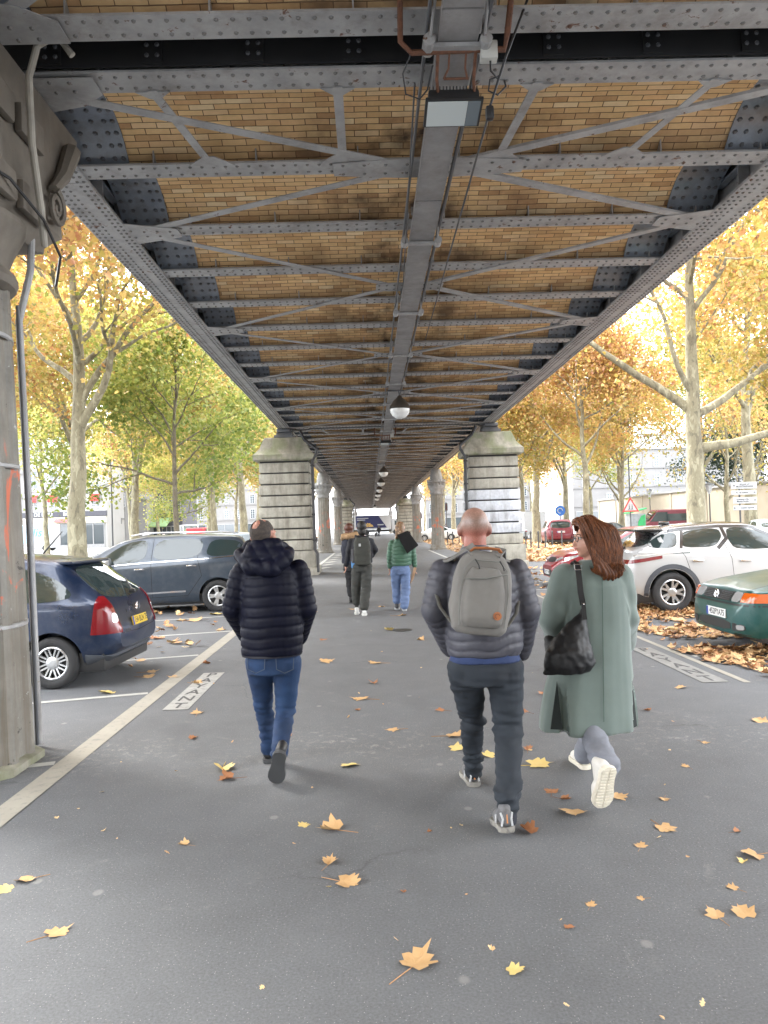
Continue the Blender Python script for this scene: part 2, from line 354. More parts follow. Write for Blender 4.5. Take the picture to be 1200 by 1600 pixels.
# ---------------------------------------------------------------- one span, local Y from 0 to 22
CX = .70; SPAN = 22.0; Y0 = 5.75; ZB = 5.20; HW = 3.85
XL0, XL1 = CX - HW, CX - HW + .42; XR0, XR1 = CX + HW - .42, CX + HW
BP = [.33 + i * 1.524 for i in range(15)]
def span_proto():
    r = thing('viaduct_span', '', 'viaduct', (0, Y0, 0), 0, 'steel spans of the elevated railway')
    for sgn in (-1, 1):
        xa, xb = (XL0, XL1) if sgn < 0 else (XR0, XR1); xm = (xa + xb) / 2
        g = MB()
        segs = [0.02, 2.0, 3.9, 6.2, 8.6, 11.0, 13.4, 15.8, 18.1, 20.0, 21.98]
        for i in range(len(segs) - 1):
            o = .003 * (i % 2)
            g.box((xa - o, segs[i] + .003, ZB - o), (xb + o, segs[i + 1] - .003, ZB + .03))
        g.box((xa + .02, .02, ZB + .032), (xb - .02, 21.98, ZB + .05))
        g.box((xm - .015, .02, ZB + .05), (xm + .015, 21.98, ZB + 1.35))
        for s2 in (-1, 1):
            g.box((xm + s2 * .015, .02, ZB + .05), (xm + s2 * .12, 21.98, ZB + .065))
            g.box((xm + s2 * .0155, .02, ZB + .065), (xm + s2 * .03, 21.98, ZB + .17))
        g.box((xa, .02, ZB + 1.35), (xb, 21.98, ZB + 1.39))
        for i in range(29):
            y = BP[0] + i * .762
            for s2 in (-1, 1):
                g.box((xm + s2 * .03, y - .008, ZB + .066), (xm + s2 * .15, y + .008, ZB + 1.35))
                g.box((xm + s2 * .016, y + .009, ZB + .18), (xm + s2 * .028, y + .085, ZB + 1.35))
        y = .08
        while y < 21.95:
            for q in (.035, .10, .32, .385): g.rivet((xa + q, y, ZB - .003), (0, 0, -1), .02)
            g.rivet((xa + .175, y, ZB - .003), (0, 0, -1), .018)
            for s2 in (-1, 1): g.rivet((xm + s2 * .03, y, ZB + .12), (s2, 0, 0), .014)
            y += .105
        g.build('girder', [M_STEEL, M_RIV], r, fix=False, smooth=0)
    # cross beams
    def beam():
        b = MB(); z = ZB + .028; xa, xb = XL1 - .18, XR0 + .18
        b.box((xa + .17, -.14, z), (xb - .17, .14, z + .018))
        b.box((xa, -.12, z + .019), (xb, -.008, z + .031)); b.box((xa, .008, z + .019), (xb, .12, z + .031))
        b.box((xa, -.0079, z + .019), (xb, .0079, z + .62))
        x = xa + .22
        while x < xb - .2:
            for s2 in (-1, 1): b.rivet((x, s2 * .075, z), (0, 0, -1), .019)
            x += .115
        for x in [xa + .9 + i * 1.0 for i in range(7)]:
            for s2 in (-1, 1): b.box((x, s2 * .009, z + .032), (x + .012, s2 * .11, z + .6))
        return b
    pr = beam().build('cross_beam', [M_STEEL, M_RIV], r, fix=False, smooth=0); pr.location.y = BP[0]
    for y in BP[1:]:
        c = link(pr.copy()); c.parent = r; c.location.y = y
    # brick jack vaults and riveted sheet ends
    def vault():
        b = MB(); R0, A = 1.1, .76; n = 16; zc = ZB + .10
        rad = lambda a: (sin(a) * R0, zc + (cos(a) - cos(A)) * R0)
        X0, X1 = -2.97, 2.97; nx = 24; rows = []
        for i in range(n + 1):
            a = -A + 2 * A * i / n; y, z = rad(a)
            rows.append([(CX + X0 + (X1 - X0) * k / nx, y, z) for k in range(nx + 1)])
        base = 0
        for rw in rows: b.v += [V(p) for p in rw]
        for i in range(n):
            for k in range(nx):
                f = [i * (nx + 1) + k, i * (nx + 1) + k + 1, (i + 1) * (nx + 1) + k + 1, (i + 1) * (nx + 1) + k]
                b.uv[len(b.f)] = [(b.v[q].x - CX, R0 * (-A + 2 * A * (i + (1 if j > 1 else 0)) / n)) for j, q in enumerate(f)]
                b.f.append(f); b.m.append(0)
        return b
    def ends():
        for s2 in (-1, 1):
            b = MB(); R0, A = .95, .92; n = 14; zc = ZB + .03
            xa, xb = sorted((CX + s2 * 2.955, CX + s2 * 3.5)); rg = []
            for i in range(n + 1):
                a = -A + 2 * A * i / n
                y, z = sin(a) * R0, zc + (cos(a) - cos(A)) * R0
                rg.append([(xa, y, z), (xb, y, z), (xb, y, z + .02), (xa, y, z + .02)])
                if i % 1 == 0 and 0 < i < n:
                    nn = (0, -sin(a), -cos(a))
                    for q in (.05, .16, .30, .42, .5): b.rivet((xa + q, y, z), nn, .027)
            b.rings(rg)
            # stiffened gap to the girder web
            w0, w1 = sorted((CX + s2 * 3.505, CX + s2 * 3.60))
            b.box((w0, -.6, ZB + .3), (w1, .6, ZB + .32))
            yield b
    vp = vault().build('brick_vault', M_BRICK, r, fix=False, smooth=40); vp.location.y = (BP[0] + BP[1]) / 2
    for p in vp.data.polygons: pass
    ep = [e.build('end_plate', [M_PLATE, M_STEELD], r, smooth=30) for e in ends()]
    for e in ep: e.location.y = (BP[0] + BP[1]) / 2
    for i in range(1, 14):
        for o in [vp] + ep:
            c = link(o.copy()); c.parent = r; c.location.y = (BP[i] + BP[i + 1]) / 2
    # lateral bracing: zig-zag flats with gussets
    side = [0, 2, 5, 8, 11, 14]; zb = ZB + .014
    def bar(xa, ya, xb, yb):
        b = MB(); a = V((xa, ya, 0)); c = V((xb, yb, 0)); d = (c - a).normalized(); s_ = V((-d.y, d.x, 0)) * .055
        for (q0, q1, z0, z1) in ((-1, 1, zb - .004, zb + .005), (.84, 1, zb + .0052, zb + .022)):
            b.prism([a + s_ * q0 + V((0, 0, z0)), c + s_ * q0 + V((0, 0, z0)), c + s_ * q1 + V((0, 0, z0)), a + s_ * q1 + V((0, 0, z0))], (0, 0, z1 - z0))
        return b
    for k in range(5):
        ya, yb = BP[side[k]], BP[side[k + 1]]; ym = (ya + yb) / 2
        for sx in (-1, 1):
            for (y1, y2) in ((ya + .07, ym - .05), (yb - .07, ym + .05)):
                bar(CX + sx * 3.25, y1, CX + sx * .25, y2).build('brace_bar', M_STEEL, r, fix=False, smooth=0)
        cg = MB(); zz = zb - .012
        gl = .95 if k == 0 else .5
        cg.prism([(CX - gl, ym - .13, zz), (CX - .3, ym - .2, zz), (CX + .3, ym - .2, zz), (CX + gl, ym - .13, zz), (CX + gl, ym + .13, zz), (CX + .3, ym + .2, zz), (CX - .3, ym + .2, zz), (CX - gl, ym + .13, zz)], (0, 0, .007))
        for q in range(9): 
            for s2 in (-1, 1): cg.rivet((CX - gl * .9 + q * gl * .222, ym + s2 * .09, zz), (0, 0, -1), .019)
        cg.build('gusset', [M_STEEL, M_RIV], r, fix=False, smooth=0)
    for k in side:
        for sx in (-1, 1):
            cg = MB(); zz = zb - .013; y = BP[k]
            pl = [(3.48, -.33), (3.48, .33), (2.98, .17), (2.85, .12), (2.85, -.12), (2.98, -.17)]
            if k == 0: pl = [(3.48, -.12), (3.48, .42), (2.95, .28), (2.75, .12), (2.75, -.12)]
            if k == 14: pl = [(3.48, .12), (3.48, -.42), (2.95, -.28), (2.75, -.12), (2.75, .12)]
            cg.prism([(CX + sx * a, y + c, zz) for a, c in pl][::sx], (0, 0, .007))
            for a, c in ((3.4, -.1), (3.4, .1), (3.25, -.07), (3.25, .07), (3.1, -.07), (3.1, .07), (2.95, -.06), (2.95, .06)): cg.rivet((CX + sx * a, y + c, zz), (0, 0, -1), .02)
            cg.build('gusset', [M_STEEL, M_RIV], r, fix=False, smooth=0)
    # short ties between the first two beams
    for x, dx in ((-2.35, .22), (-.85, 0), (.78, -.12), (2.25, -.34)):
        t = MB(); a, c = BP[0] + .1, BP[1] - .1; xs = CX + x
        t.prism([(xs - .04, a, zb), (xs + dx - .04, c, zb), (xs + dx + .04, c, zb), (xs + .04, a, zb)], (0, 0, .01))
        t.prism([(xs + dx - .22, c - .03, zb + .001), (xs + dx + .22, c - .03, zb + .001), (xs + dx + .05, c - .2, zb + .001), (xs + dx - .05, c - .2, zb + .001)], (0, 0, .011))
        t.prism([(xs - .14, a + .02, zb + .001), (xs + .14, a + .02, zb + .001), (xs + .04, a + .12, zb + .001), (xs - .04, a + .12, zb + .001)], (0, 0, .011))
        t.build('tie', M_STEEL, r, smooth=0)
    d = MB(); d.box((CX - 4.1, .0, ZB + 1.395), (CX + 4.1, 22.0, ZB + 1.6)); d.build('deck', M_DULLBLK, r, smooth=0)
    # end curtain plates with bolted lugs closing the joint
    for ye, s2 in ((.17, 1), (21.83, -1)):
        c = MB(); c.box((XL1 - .2, min(ye, ye + .012 * s2), ZB + .06), (XR0 + .2, max(ye, ye + .012 * s2), ZB + .66))
        for i in range(9):
            x = XL1 + .3 + i * .78
            yy = ye - .001 * s2
            c.box((x, min(yy, yy - .012 * s2), ZB + .08), (x + .16, max(yy, yy - .012 * s2), ZB + .4))
            for a in (.04, .12):
                for h in (.14, .22, .32): c.rivet((x + a, yy - .012 * s2, ZB + h), (0, -s2, 0), .02)
        c.build('end_curtain', [M_DULLBLK, M_STEELD], r, smooth=0)
    for s2 in (-1, 1):
        h = MB(); x = CX + s2 * 4.02
        for i in range(15): h.tube([(x, BP[i], ZB + 1.6), (x, BP[i], ZB + 2.7)], .025, 6)
        for z in (2.0, 2.35, 2.7): h.tube([(x, .1, ZB + z), (x, 21.9, ZB + z)], .02, 6)
        h.build('handrail', M_STEEL, r, fix=False)
    return r
SP = span_proto()
ords = ['behind the camera', 'nearest overhead, from near column to stone piers', 'second ahead, past the banded stone piers', 'third ahead, between the round columns', 'fourth ahead, ending at the far stone piers', 'fifth ahead, beyond the far stone piers', 'sixth ahead, small in the distance', 'farthest visible, ending above the truck']
for i in range(-1, 7):
    o = SP if i == 0 else copy_tree(SP)
    o.location.y = Y0 + SPAN * i
    o['label'] = ('riveted grey steel and brick railway span, ' + ords[i + 1])
# ---------------------------------------------------------------- stone piers
def stonemat(name, base, mossy=0.0, lines=True):
    m, n, b = newmat(name)
    f = nz(n, 3, 8, rough=.7)
    col = ramp(n, f, [(.3, [x * .7 for x in base]), (.7, [x * 1.2 for x in base])])
    st = ramp(n, nz(n, 1.2, 7, vec=svec(n, 3, 3, .5), rough=.7), [(.45, 0.0), (.7, .6)])
    col = mix(n, st, col, (.10, .088, .065))
    if mossy:
        col = mix(n, ramp(n, nz(n, 2.0, 6), [(.45, 0.0), (.6, mossy)]), col, (.12, .15, .05))
    n.links.new(col, b.inputs['Base Color']); b.inputs['Roughness'].default_value = .88
    bump(n, b, nz(n, 40, 6), .35, .006)
    return m
M_STONE = stonemat('pier_limestone', (.36, .345, .295)); M_STONECAP = stonemat('weathered_cap_stone', (.31, .295, .24), .5)
M_WHITEST = stonemat('repainted_pale_stone', (.52, .54, .58))
M_BLACKP = pm('black_pipe', (.02, .02, .022), .45)
def pier(xc, yc, side, label, white=False):
    r = thing('stone_pier', label, 'pier', (xc, yc, 0), 0, 'stone piers carrying the viaduct')
    w, d = .96, .8
    b = MB(); b.bbox((-w - .14, -d - .14, 0), (w + .14, d + .14, .28), .02); b.bbox((-w - .07, -d - .07, .281), (w + .07, d + .07, .86), .03)
    b.build('plinth', M_STONE, r)
    core = MB(); core.box((-w + .12, -d + .12, .86), (w - .12, d - .12, 4.05)); core.build('core', M_DULLBLK, r, smooth=0)  # core coloured black, painting in the shade of the gaps between courses
    n = 8; h = (4.02 - .88) / n
    for i in range(n):
        k = 1 - .012 * i
        c = MB(); c.bbox((-w * k, -d * k, .88 + i * h), (w * k, d * k, .88 + (i + 1) * h - .045), .042)
        c.build('stone_course', M_WHITEST if (white and 1 <= i <= 4) else M_STONE, r)
    c = MB(); sec = [(w + .04, 4.03), (w + .10, 4.08), (w + .10, 4.25), (w + .02, 4.33), (w - .12, 4.5), (w - .2, 4.72), (w - .26, 4.86), (w - .28, 4.88)]
    rg = []
    for a, z in sec:
        bb = a - (w - d); rg.append([(-a, -bb, z), (a, -bb, z), (a, bb, z), (-a, bb, z)])
    c.rings(rg); c.build('cap', M_STONECAP, r, smooth=20)
    c = MB(); c.box((-.34, -.55, 4.885), (.34, .55, 4.97)); c.box((-.27, -.45, 4.975), (.27, .45, 5.06)); c.bbox((-.24, -.6, 5.065), (.24, .6, 5.187), .02)
    c.build('bearing', M_STEELD, r)
    # drainpipe down the inner edge
    p = MB(); xi = -side * (w + .05)
    p.tube([(-side * .6, -d - .02, 5.05), (-side * .75, -d - .06, 4.75), (xi - side * .16, -d - .07, 4.4), (xi - side * .16, -d - .07, 4.25), (xi, -d - .06, 4.0), (xi, -d - .05, .9), (xi - side * .09, -d - .1, .75), (xi - side * .09, -d - .1, .1)], .055, 10)
    for z in (1.2, 2.1, 3.0, 3.8): p.box((xi - .07, -d - .13, z), (xi + .07, -d + .0, z + .05))
    p.build('drainpipe', M_BLACKP, r)
    return r
p0 = pier(-2.95, 27.75, -1, 'banded stone pier at the left of the walkway, directly behind the navy jacket man')
pier(4.42, 27.75, 1, 'banded stone pier with pale repainted courses and mossy cap at the right of the walkway', True)
for x, l in ((-2.95, 'distant banded stone pier on the left row, beyond the round columns'), (4.42, 'distant banded stone pier on the right row, beyond the round columns')):
    c = copy_tree(p0); c.location = (x, Y0 + 88, 0); c['label'] = l
# ---------------------------------------------------------------- cast iron columns
def poster(name, base):
    m, n, b = newmat(name)
    f = nz(n, 4, 8, rough=.7)
    col = ramp(n, f, [(.25, [x * .55 for x in base]), (.75, [x * 1.3 for x in base])])
    st = ramp(n, nz(n, 1.5, 8, vec=svec(n, 8, 8, .35), rough=.7), [(.42, 0.0), (.6, .8)])
    col = mix(n, st, col, (.15, .125, .095))
    h = N(n, 'ShaderNodeSeparateXYZ'); n.links.new(n.nodes.new('ShaderNodeNewGeometry').outputs['Position'], h.inputs[0])
    hd = N(n, 'ShaderNodeMath', operation='DIVIDE', i_1=4.0); n.links.new(h.outputs[2], hd.inputs[0])
    zz = ramp(n, hd.outputs[0], [(.20, 0.0), (.27, 1.0), (.52, 1.0), (.68, 0.0)])
    red = ramp(n, nz(n, 2.6, 7, vec=svec(n, 1, 1, .6), rough=.65, dist=.8), [(.58, 0.0), (.61, 1.0)])
    k = N(n, 'ShaderNodeMath', operation='MULTIPLY'); n.links.new(zz, k.inputs[0]); n.links.new(red, k.inputs[1])
    col = mix(n, k.outputs[0], col, (.48, .12, .06))
    dk = ramp(n, nz(n, 5, 8, rough=.75, dist=.4), [(.62, 0.0), (.65, 1.0)])
    col = mix(n, dk, col, (.045, .04, .035))
    wh = ramp(n, nz(n, 9, 8, rough=.8), [(.63, 0.0), (.67, .8)])
    col = mix(n, wh, col, (.5, .5, .48))
    n.links.new(col, b.inputs['Base Color']); b.inputs['Roughness'].default_value = .6
    bump(n, b, f, .4, .01)
    return m
M_COL = poster('peeling_column_paint', (.20, .19, .165)); M_CAPT = steel('grimy_capital', (.15, .132, .108), .7, .66)
M_CAPL = steel('grey_capital', (.30, .30, .30), .6, .8)
def flute_ring(r, z, nf=12, depth=.12, sub=3):
    pts = []
    for k in range(nf * sub):
        a = 2 * pi * k / (nf * sub); ph = (k % sub) / sub
        rr = r * (1 - depth * (.0 if k % sub == 0 else 1)) if sub == 3 else r
        pts.append((rr * cos(a), rr * sin(a), z))
    return pts
def column_shaft(r0, r1, z0, z1, nf, depth):
    b = MB(); b.rings([flute_ring(r0 + (r1 - r0) * i / 6, z0 + (z1 - z0) * i / 6, nf, depth) for i in range(7)]); return b
def far_column(xc, yc, label):
    r = thing('iron_column', label, 'column', (xc, yc, 0), 0, 'iron columns carrying the viaduct')
    b = MB(); b.lathe([(.56, 0), (.56, .1), (.5, .14), (.48, .3)], n=24); b.build('base', M_COL, r)
    column_shaft(.43, .38, .3, 3.55, 16, .06).build('shaft', M_COL, r, smooth=20)
    c = MB(); c.lathe([(.38, 3.55), (.43, 3.6), (.43, 3.68), (.4, 3.7), (.42, 3.8), (.5, 3.95), (.53, 4.0), (.53, 4.12), (.5, 4.14), (.5, 4.3), (.58, 4.33), (.6, 4.42), (.55, 4.46), (.42, 4.5), (.4, 4.75), (.36, 4.95), (.3, 5.187)], n=28)
    for k in range(16):
        a = 2 * pi * k / 16; c.bbox((-.035, .5, 4.13), (.035, .57, 4.31), .01, M=Matrix.Rotation(a, 4, 'Z'))
        c.bbox((-.035, .56, 4.43), (.035, .62, 4.52), .01, M=Matrix.Rotation(a, 4, 'Z'))
    c.build('capital', M_CAPL, r, smooth=40)
    return r
fc = far_column(-2.95, Y0 + 44, 'first fluted iron column past the left stone pier, smeared with red paint')
for x, y, l in ((-2.95, 66, 'second fluted iron column past the left stone pier'), (4.38, 44, 'first fluted iron column past the right stone pier, with red graffiti'), (4.38, 66, 'second fluted iron column past the right stone pier'), (-2.95, 110, 'tiny farthest iron column of the left row'), (4.38, 110, 'tiny farthest iron column of the right row'), (-2.95, 154, 'last tiny column of the left row before the lorry'), (4.38, 154, 'last tiny column of the right row before the lorry')):
    c = copy_tree(fc); c.location = (x, Y0 + y, 0); c['label'] = l
# near column, seen close at the left edge
def near_column():
    r = thing('iron_column', 'large fluted column with peeling paint and drainpipe at the left edge, under a scrolled capital', 'column', (-3.11, 5.62, 0), 0, 'iron columns carrying the viaduct')
    b = MB(); b.lathe([(.66, -.01), (.66, .05), (.6, .07)], n=8, phase=.5); b.build('footing', M_STONECAP, r, smooth=0)
    b = MB(); rg = []
    for i in range(13):
        t = i / 12; R_ = .60 - .10 * t; z = .06 + 3.44 * t; ring = []
        for k in range(12):
            a = 2 * pi * (k + .5) / 12; a2 = 2 * pi / 12
            for q in (0, .16, .26, .74, .84):
                aa = a + a2 * q; rr = R_ * cos(a2 / 2) / cos(a2 * (q - .5)) - (.028 if .2 < q < .8 else 0)
                ring.append((rr * cos(aa), rr * sin(aa), z))
        rg.append(ring)
    b.rings(rg); b.build('shaft', M_COL, r, smooth=18)
    b = MB()
    for z in (1.0, 2.15, 3.1):
        b.lathe([(.585 - .03 * z / 1.1, z), (.6 - .03 * z / 1.1, z + .008), (.6 - .03 * z / 1.1, z + .03), (.585 - .03 * z / 1.1, z + .038)], n=24, caps=False)
    b.build('strap', M_STEEL, r)
    # capital
    c = MB()
    c.lathe([(.48, 3.47), (.54, 3.50), (.56, 3.55), (.54, 3.60), (.5, 3.63), (.5, 3.68), (.53, 3.76), (.58, 3.86), (.62, 3.94), (.62, 3.98)], n=24)
    rg = []
    for a, l_, z in ((.50, .60, 3.94), (.58, .72, 4.06), (.62, .80, 4.12), (.6, .8, 4.5), (.58, 1.05, 4.9), (.58, 1.25, 5.05), (.58, 1.3, 5.187)):
        rg.append([(-a, -l_, z), (a, -l_, z), (a, l_, z), (-a, l_, z)])
    c.rings(rg)
    c.build('capital', M_CAPT, r, smooth=25)
    # scroll consoles on the faces
    for sx in (-1, 1):
        for k in range(2):
            y0 = .55 - 1.1 * k
            s_ = MB(); pts = []
            for i in range(26):
                t = i / 25; a = t * 3.6 * pi; rr = .15 * (1 - t * .85)
                pts.append((sx * .68, y0 + sin(a) * rr, 4.28 + cos(a) * rr))
            s_.tube(pts, [.03 * (1 - .4 * i / 25) for i in range(26)], 6)
            s_.tube([(sx * .66, y0, 4.43), (sx * .66, y0 + (.2 if k == 0 else -.2), 4.62), (sx * .64, y0 + (.45 if k == 0 else -.45), 4.95)], [.04, .06, .08], 8)
            s_.build('scroll', M_CAPT, r)
    for sy in (-1, 1):
        s_ = MB(); s_.bbox((-.42, sy * .84 - .1, 4.04), (.42, sy * .84 + .1, 4.36), .03)
        s_.tube([(-.45, sy * 1.0, 4.42), (.45, sy * 1.0, 4.42)], .11, 14)
        s_.bbox((-.46, sy * .98 - .16, 4.55), (.46, sy * .98 + .14, 4.8), .04)
        s_.build('scroll', M_CAPT, r)
    for z0 in (4.05, 4.62):
        s_ = MB(); s_.bbox((.6, -.5, z0), (.66, -.1, z0 + .22), .02); s_.bbox((.6, .0, z0), (.66, .4, z0 + .22), .02); s_.build('panel', M_CAPT, r)
    # drainpipe and conduits along the inner side
    p = MB(); p.tube([(.46, .50, .02), (.435, .48, 1.8), (.40, .46, 3.35), (.50, .46, 3.75), (.54, .46, 4.6)], .028, 10); p.build('drainpipe', M_STEEL, r)
    p = MB(); p.tube([(.50, .385, .05), (.475, .37, 1.8), (.44, .35, 3.44)], .014, 8); p.build('conduit', M_STEELD, r)
    g = MB(); pts = [(.70, .25, 3.86), (.74, .1, 4.1), (.75, -.05, 4.5), (.76, -.1, 4.95), (.80, -.04, 5.22), (.92, .02, 5.33), (1.02, .05, 5.2)]
    g.tube(pts, .026, 10); g.build('hose', pm('pale_hose', (.3, .28, .24), .6), r)
    g = MB(); g.tube([(.5, -.7, 4.2), (.7, -.3, 4.13), (.76, .1, 4.0), (.74, .45, 3.85), (.6, .7, 3.7)], .012, 6); g.build('cable', M_BLACKP, r)
    return r
near_column()
# ================================================================ trees
def barkmat(name, a, c2, c3):
    m, n, b = newmat(name)
    ve = svec(n, 1, 1, .45)
    f = nz(n, 5, 3, vec=ve, rough=.5, dist=.6)
    col = ramp(n, f, [(.36, c2), (.42, a), (.56, a), (.60, c3)])
    col = mix(n, .35, col, ramp(n, nz(n, 20, 6, vec=ve), [(.3, [x * .5 for x in a]), (.7, [x * 1.3 for x in a])]))
    n.links.new(col, b.inputs['Base Color']); b.inputs['Roughness'].default_value = .85
    bump(n, b, f, .4, .01); return m
M_BARK = barkmat('mottled_plane_bark', (.21, .19, .125), (.36, .34, .24), (.11, .095, .065))
M_BARK2 = barkmat('dull_grey_bark', (.15, .13, .095), (.21, .19, .14), (.08, .07, .05))
def leafmat(name, stops, trans=.45):
    m, n, b = newmat(name); n.nodes.remove(b)
    a = N(n, 'ShaderNodeAttribute', attribute_name='var'); sp = N(n, 'ShaderNodeSeparateColor'); n.links.new(a.outputs['Color'], sp.inputs[0])
    oi = N(n, 'ShaderNodeObjectInfo'); ad = N(n, 'ShaderNodeMath', operation='MULTIPLY_ADD', i_1=.22, i_2=-.11); n.links.new(oi.outputs['Random'], ad.inputs[0])
    ad2 = N(n, 'ShaderNodeMath', operation='ADD'); ad2.use_clamp = True; n.links.new(ad.outputs[0], ad2.inputs[0]); n.links.new(sp.outputs[0], ad2.inputs[1])
    col = ramp(n, ad2.outputs[0], stops)
    d = N(n, 'ShaderNodeBsdfDiffuse'); t = N(n, 'ShaderNodeBsdfTranslucent'); g = N(n, 'ShaderNodeBsdfGlossy', i_Roughness=.5)
    n.links.new(col, d.inputs[0]); n.links.new(mix(n, 1.0, col, (1.15, 1.1, .9), 'MULTIPLY'), t.inputs[0])
    ms = N(n, 'ShaderNodeMixShader', i_0=trans); n.links.new(d.outputs[0], ms.inputs[1]); n.links.new(t.outputs[0], ms.inputs[2])
    m2 = N(n, 'ShaderNodeMixShader', i_0=.04); n.links.new(ms.outputs[0], m2.inputs[1]); n.links.new(g.outputs[0], m2.inputs[2])
    n.links.new(m2.outputs[0], n.nodes['Material Output'].inputs[0]); return m
L_YEL = leafmat('yellow_plane_leaves', [(.0, (0.154, 0.195, 0.041)), (.2, (0.283, 0.283, 0.073)), (.45, (0.418, 0.334, 0.111)), (.65, (0.447, 0.314, 0.125)), (.85, (0.422, 0.225, 0.086)), (1, (0.280, 0.126, 0.063))])
L_GRN = leafmat('yellow_green_leaves', [(.0, (0.119, 0.179, 0.037)), (.3, (0.224, 0.269, 0.066)), (.6, (0.344, 0.344, 0.096)), (.85, (0.434, 0.359, 0.118)), (1, (0.412, 0.269, 0.088))])
L_ORG = leafmat('orange_plane_leaves', [(.0, (0.276, 0.248, 0.066)), (.2, (0.420, 0.322, 0.092)), (.5, (0.451, 0.283, 0.114)), (.75, (0.398, 0.203, 0.105)), (1, (0.255, 0.115, 0.072))])
L_DRK = leafmat('dark_evergreen_leaves', [(.0, (0.007, 0.018, 0.007)), (.6, (0.018, 0.036, 0.013)), (1, (0.036, 0.060, 0.021))], .2)
def leaf5(c, ax, n_, sz):
    """five-lobed leaf as a folded fan of four faces"""
    b = n_.cross(ax).normalized()
    tip = c + ax * sz
    l = c + ax * .35 * sz + b * .52 * sz + n_ * .12 * sz; r = c + ax * .35 * sz - b * .52 * sz + n_ * .12 * sz
    l2 = c - ax * .22 * sz + b * .36 * sz; r2 = c - ax * .22 * sz - b * .36 * sz
    return [c, l2, l, tip, r, r2], [(0, 1, 2), (0, 2, 3), (0, 3, 4), (0, 4, 5)]
def make_tree(seed, H, r0, clear, nlimb, spread, nleaf, lsz, crownz=(.35, 1.0), lean=(0, 0), bend=.18, upd=.5, limbs=None, leafr=.55, fork=3):
    rnd = random.Random(seed); tr = MB(); tips = []
    def rv(): return V((rnd.gauss(0, 1), rnd.gauss(0, 1), rnd.gauss(0, 1))).normalized()
    def branch(p, d, L, r, depth, segs=6):
        pts = [p.copy()]; rad = [r]; q = p.copy(); dd = d.copy()
        for i in range(segs):
            dd = (dd + rv() * bend + V((0, 0, 1)) * (.06 * upd)).normalized()
            q = q + dd * (L / segs); pts.append(q.copy()); rad.append(r * (1 - .62 * (i + 1) / segs))
        n = 10 if depth == 0 else (7 if depth == 1 else (5 if depth == 2 else 4))
        tr.tube(pts, rad, n)
        if depth >= 2: tips.extend([(pts[k], depth) for k in range(2, len(pts))])
        if depth == 1: tips.extend([(pts[k], depth) for k in range(4, len(pts))])
        if depth < 4 and L > .5:
            k_ = fork if depth < 3 else 2
            for j in range(k_):
                i = rnd.randint(max(2, segs // 2 - 1), segs) if j else segs
                dirn = (pts[i] - pts[i - 1]).normalized()
                side = (rv() - dirn * .2).normalized()
                nd = (dirn * (1 - .1 * depth) + side * .75 + V((0, 0, .22 * upd))).normalized()
                branch(pts[i], nd, L * rnd.uniform(.5, .75), rad[i] * .72, depth + 1, max(3, segs - 1))
    # trunk
    pts = []; rad = []; nt_ = 10; q = V((0, 0, -.05)); off = V((0, 0, 0))
    for i in range(nt_ + 1):
        t = i / nt_; z = H * .82 * t
        off += V((rnd.gauss(0, 1), rnd.gauss(0, 1), 0)) * .06 * (1 if i > 1 else 0)
        pts.append(V((lean[0] * t * t, lean[1] * t * t, z - .05)) + off); fl = .35 * r0 * math.exp(-z / .35)
        rad.append(r0 * (1 - .78 * t ** 1.1) + fl)
    # finer trunk root flare
    tr.tube([pts[0], pts[0] + V((0, 0, .3)), pts[0] + V((0, 0, .8))] + pts[1:], [rad[0], r0 * 1.13, r0 * 1.03] + rad[1:], 14)
    def at(z):
        t = max(0, min(.999, z / (H * .82))) * nt_; i = int(t); return pts[i].lerp(pts[i + 1], t - i), rad[i] * (1 - (t - i)) + rad[i + 1] * (t - i)
    if limbs:
        for (z, az, el, L, r) in limbs:
            p, rr = at(z); a = radians(az); e = radians(el)
            branch(p, V((cos(a) * cos(e), sin(a) * cos(e), sin(e))), L, r, 1, 8)
    for j in range(nlimb):
        t = (j + .5) / nlimb; z = clear + (H * .8 - clear) * t
        p, rr = at(z); a = j * 2.4 + rnd.uniform(-.4, .4); el = radians(rnd.uniform(20, 50) + 25 * t)
        branch(p, V((cos(a) * cos(el), sin(a) * cos(el), sin(el))), spread * (1 - .45 * t) * rnd.uniform(.75, 1.15), min(rr * .62, r0 * .5), 1, 7)
    branch(pts[-1], V((0, 0, 1)), H * .2, rad[-1], 2, 4)
    trunk = tr
    cr = MB(); tips = [t for t in tips if t[0].z > clear * .7]
    clus = {}
    for i in range(nleaf):
        k = rnd.randrange(len(tips)); p, d = tips[k]
        if k not in clus: clus[k] = rnd.gauss(0, .13)
        c = p + V((rnd.gauss(0, 1), rnd.gauss(0, 1), rnd.gauss(0, .8))) * leafr
        nn = (rv() + V((0, 0, .9))).normalized(); ax = nn.cross(rv()).normalized()
        if rnd.random() < .45: ax = (ax + V((0, 0, -.8))).normalized(); nn = ax.orthogonal().normalized(); nn = Matrix.Rotation(rnd.uniform(0, 6.3), 3, ax) @ nn
        vs, fs = leaf5(c, ax, nn, lsz * rnd.uniform(.6, 1.25))
        h = (c.z - clear) / (H - clear)
        val = min(1, max(0, .44 + .42 * (h - .42) + clus[k] + rnd.gauss(0, .16)))
        cr.add(vs, fs, 0, (val, val, val))
    return trunk, cr
def tree_thing(kind, spec, label, loc, rz, leaf, bark, group, scale=1):
    r = thing(kind, label, 'tree', loc, rz, group); r.scale = (scale,) * 3
    tk, cr = spec
    a = tk.build('trunk', bark, r, smooth=60); b = cr.build('crown', leaf, r, smooth=0, fix=False)
    for o, m in ((a, bark), (b, leaf)): o.material_slots[0].link = 'OBJECT'; o.material_slots[0].material = m
    return r
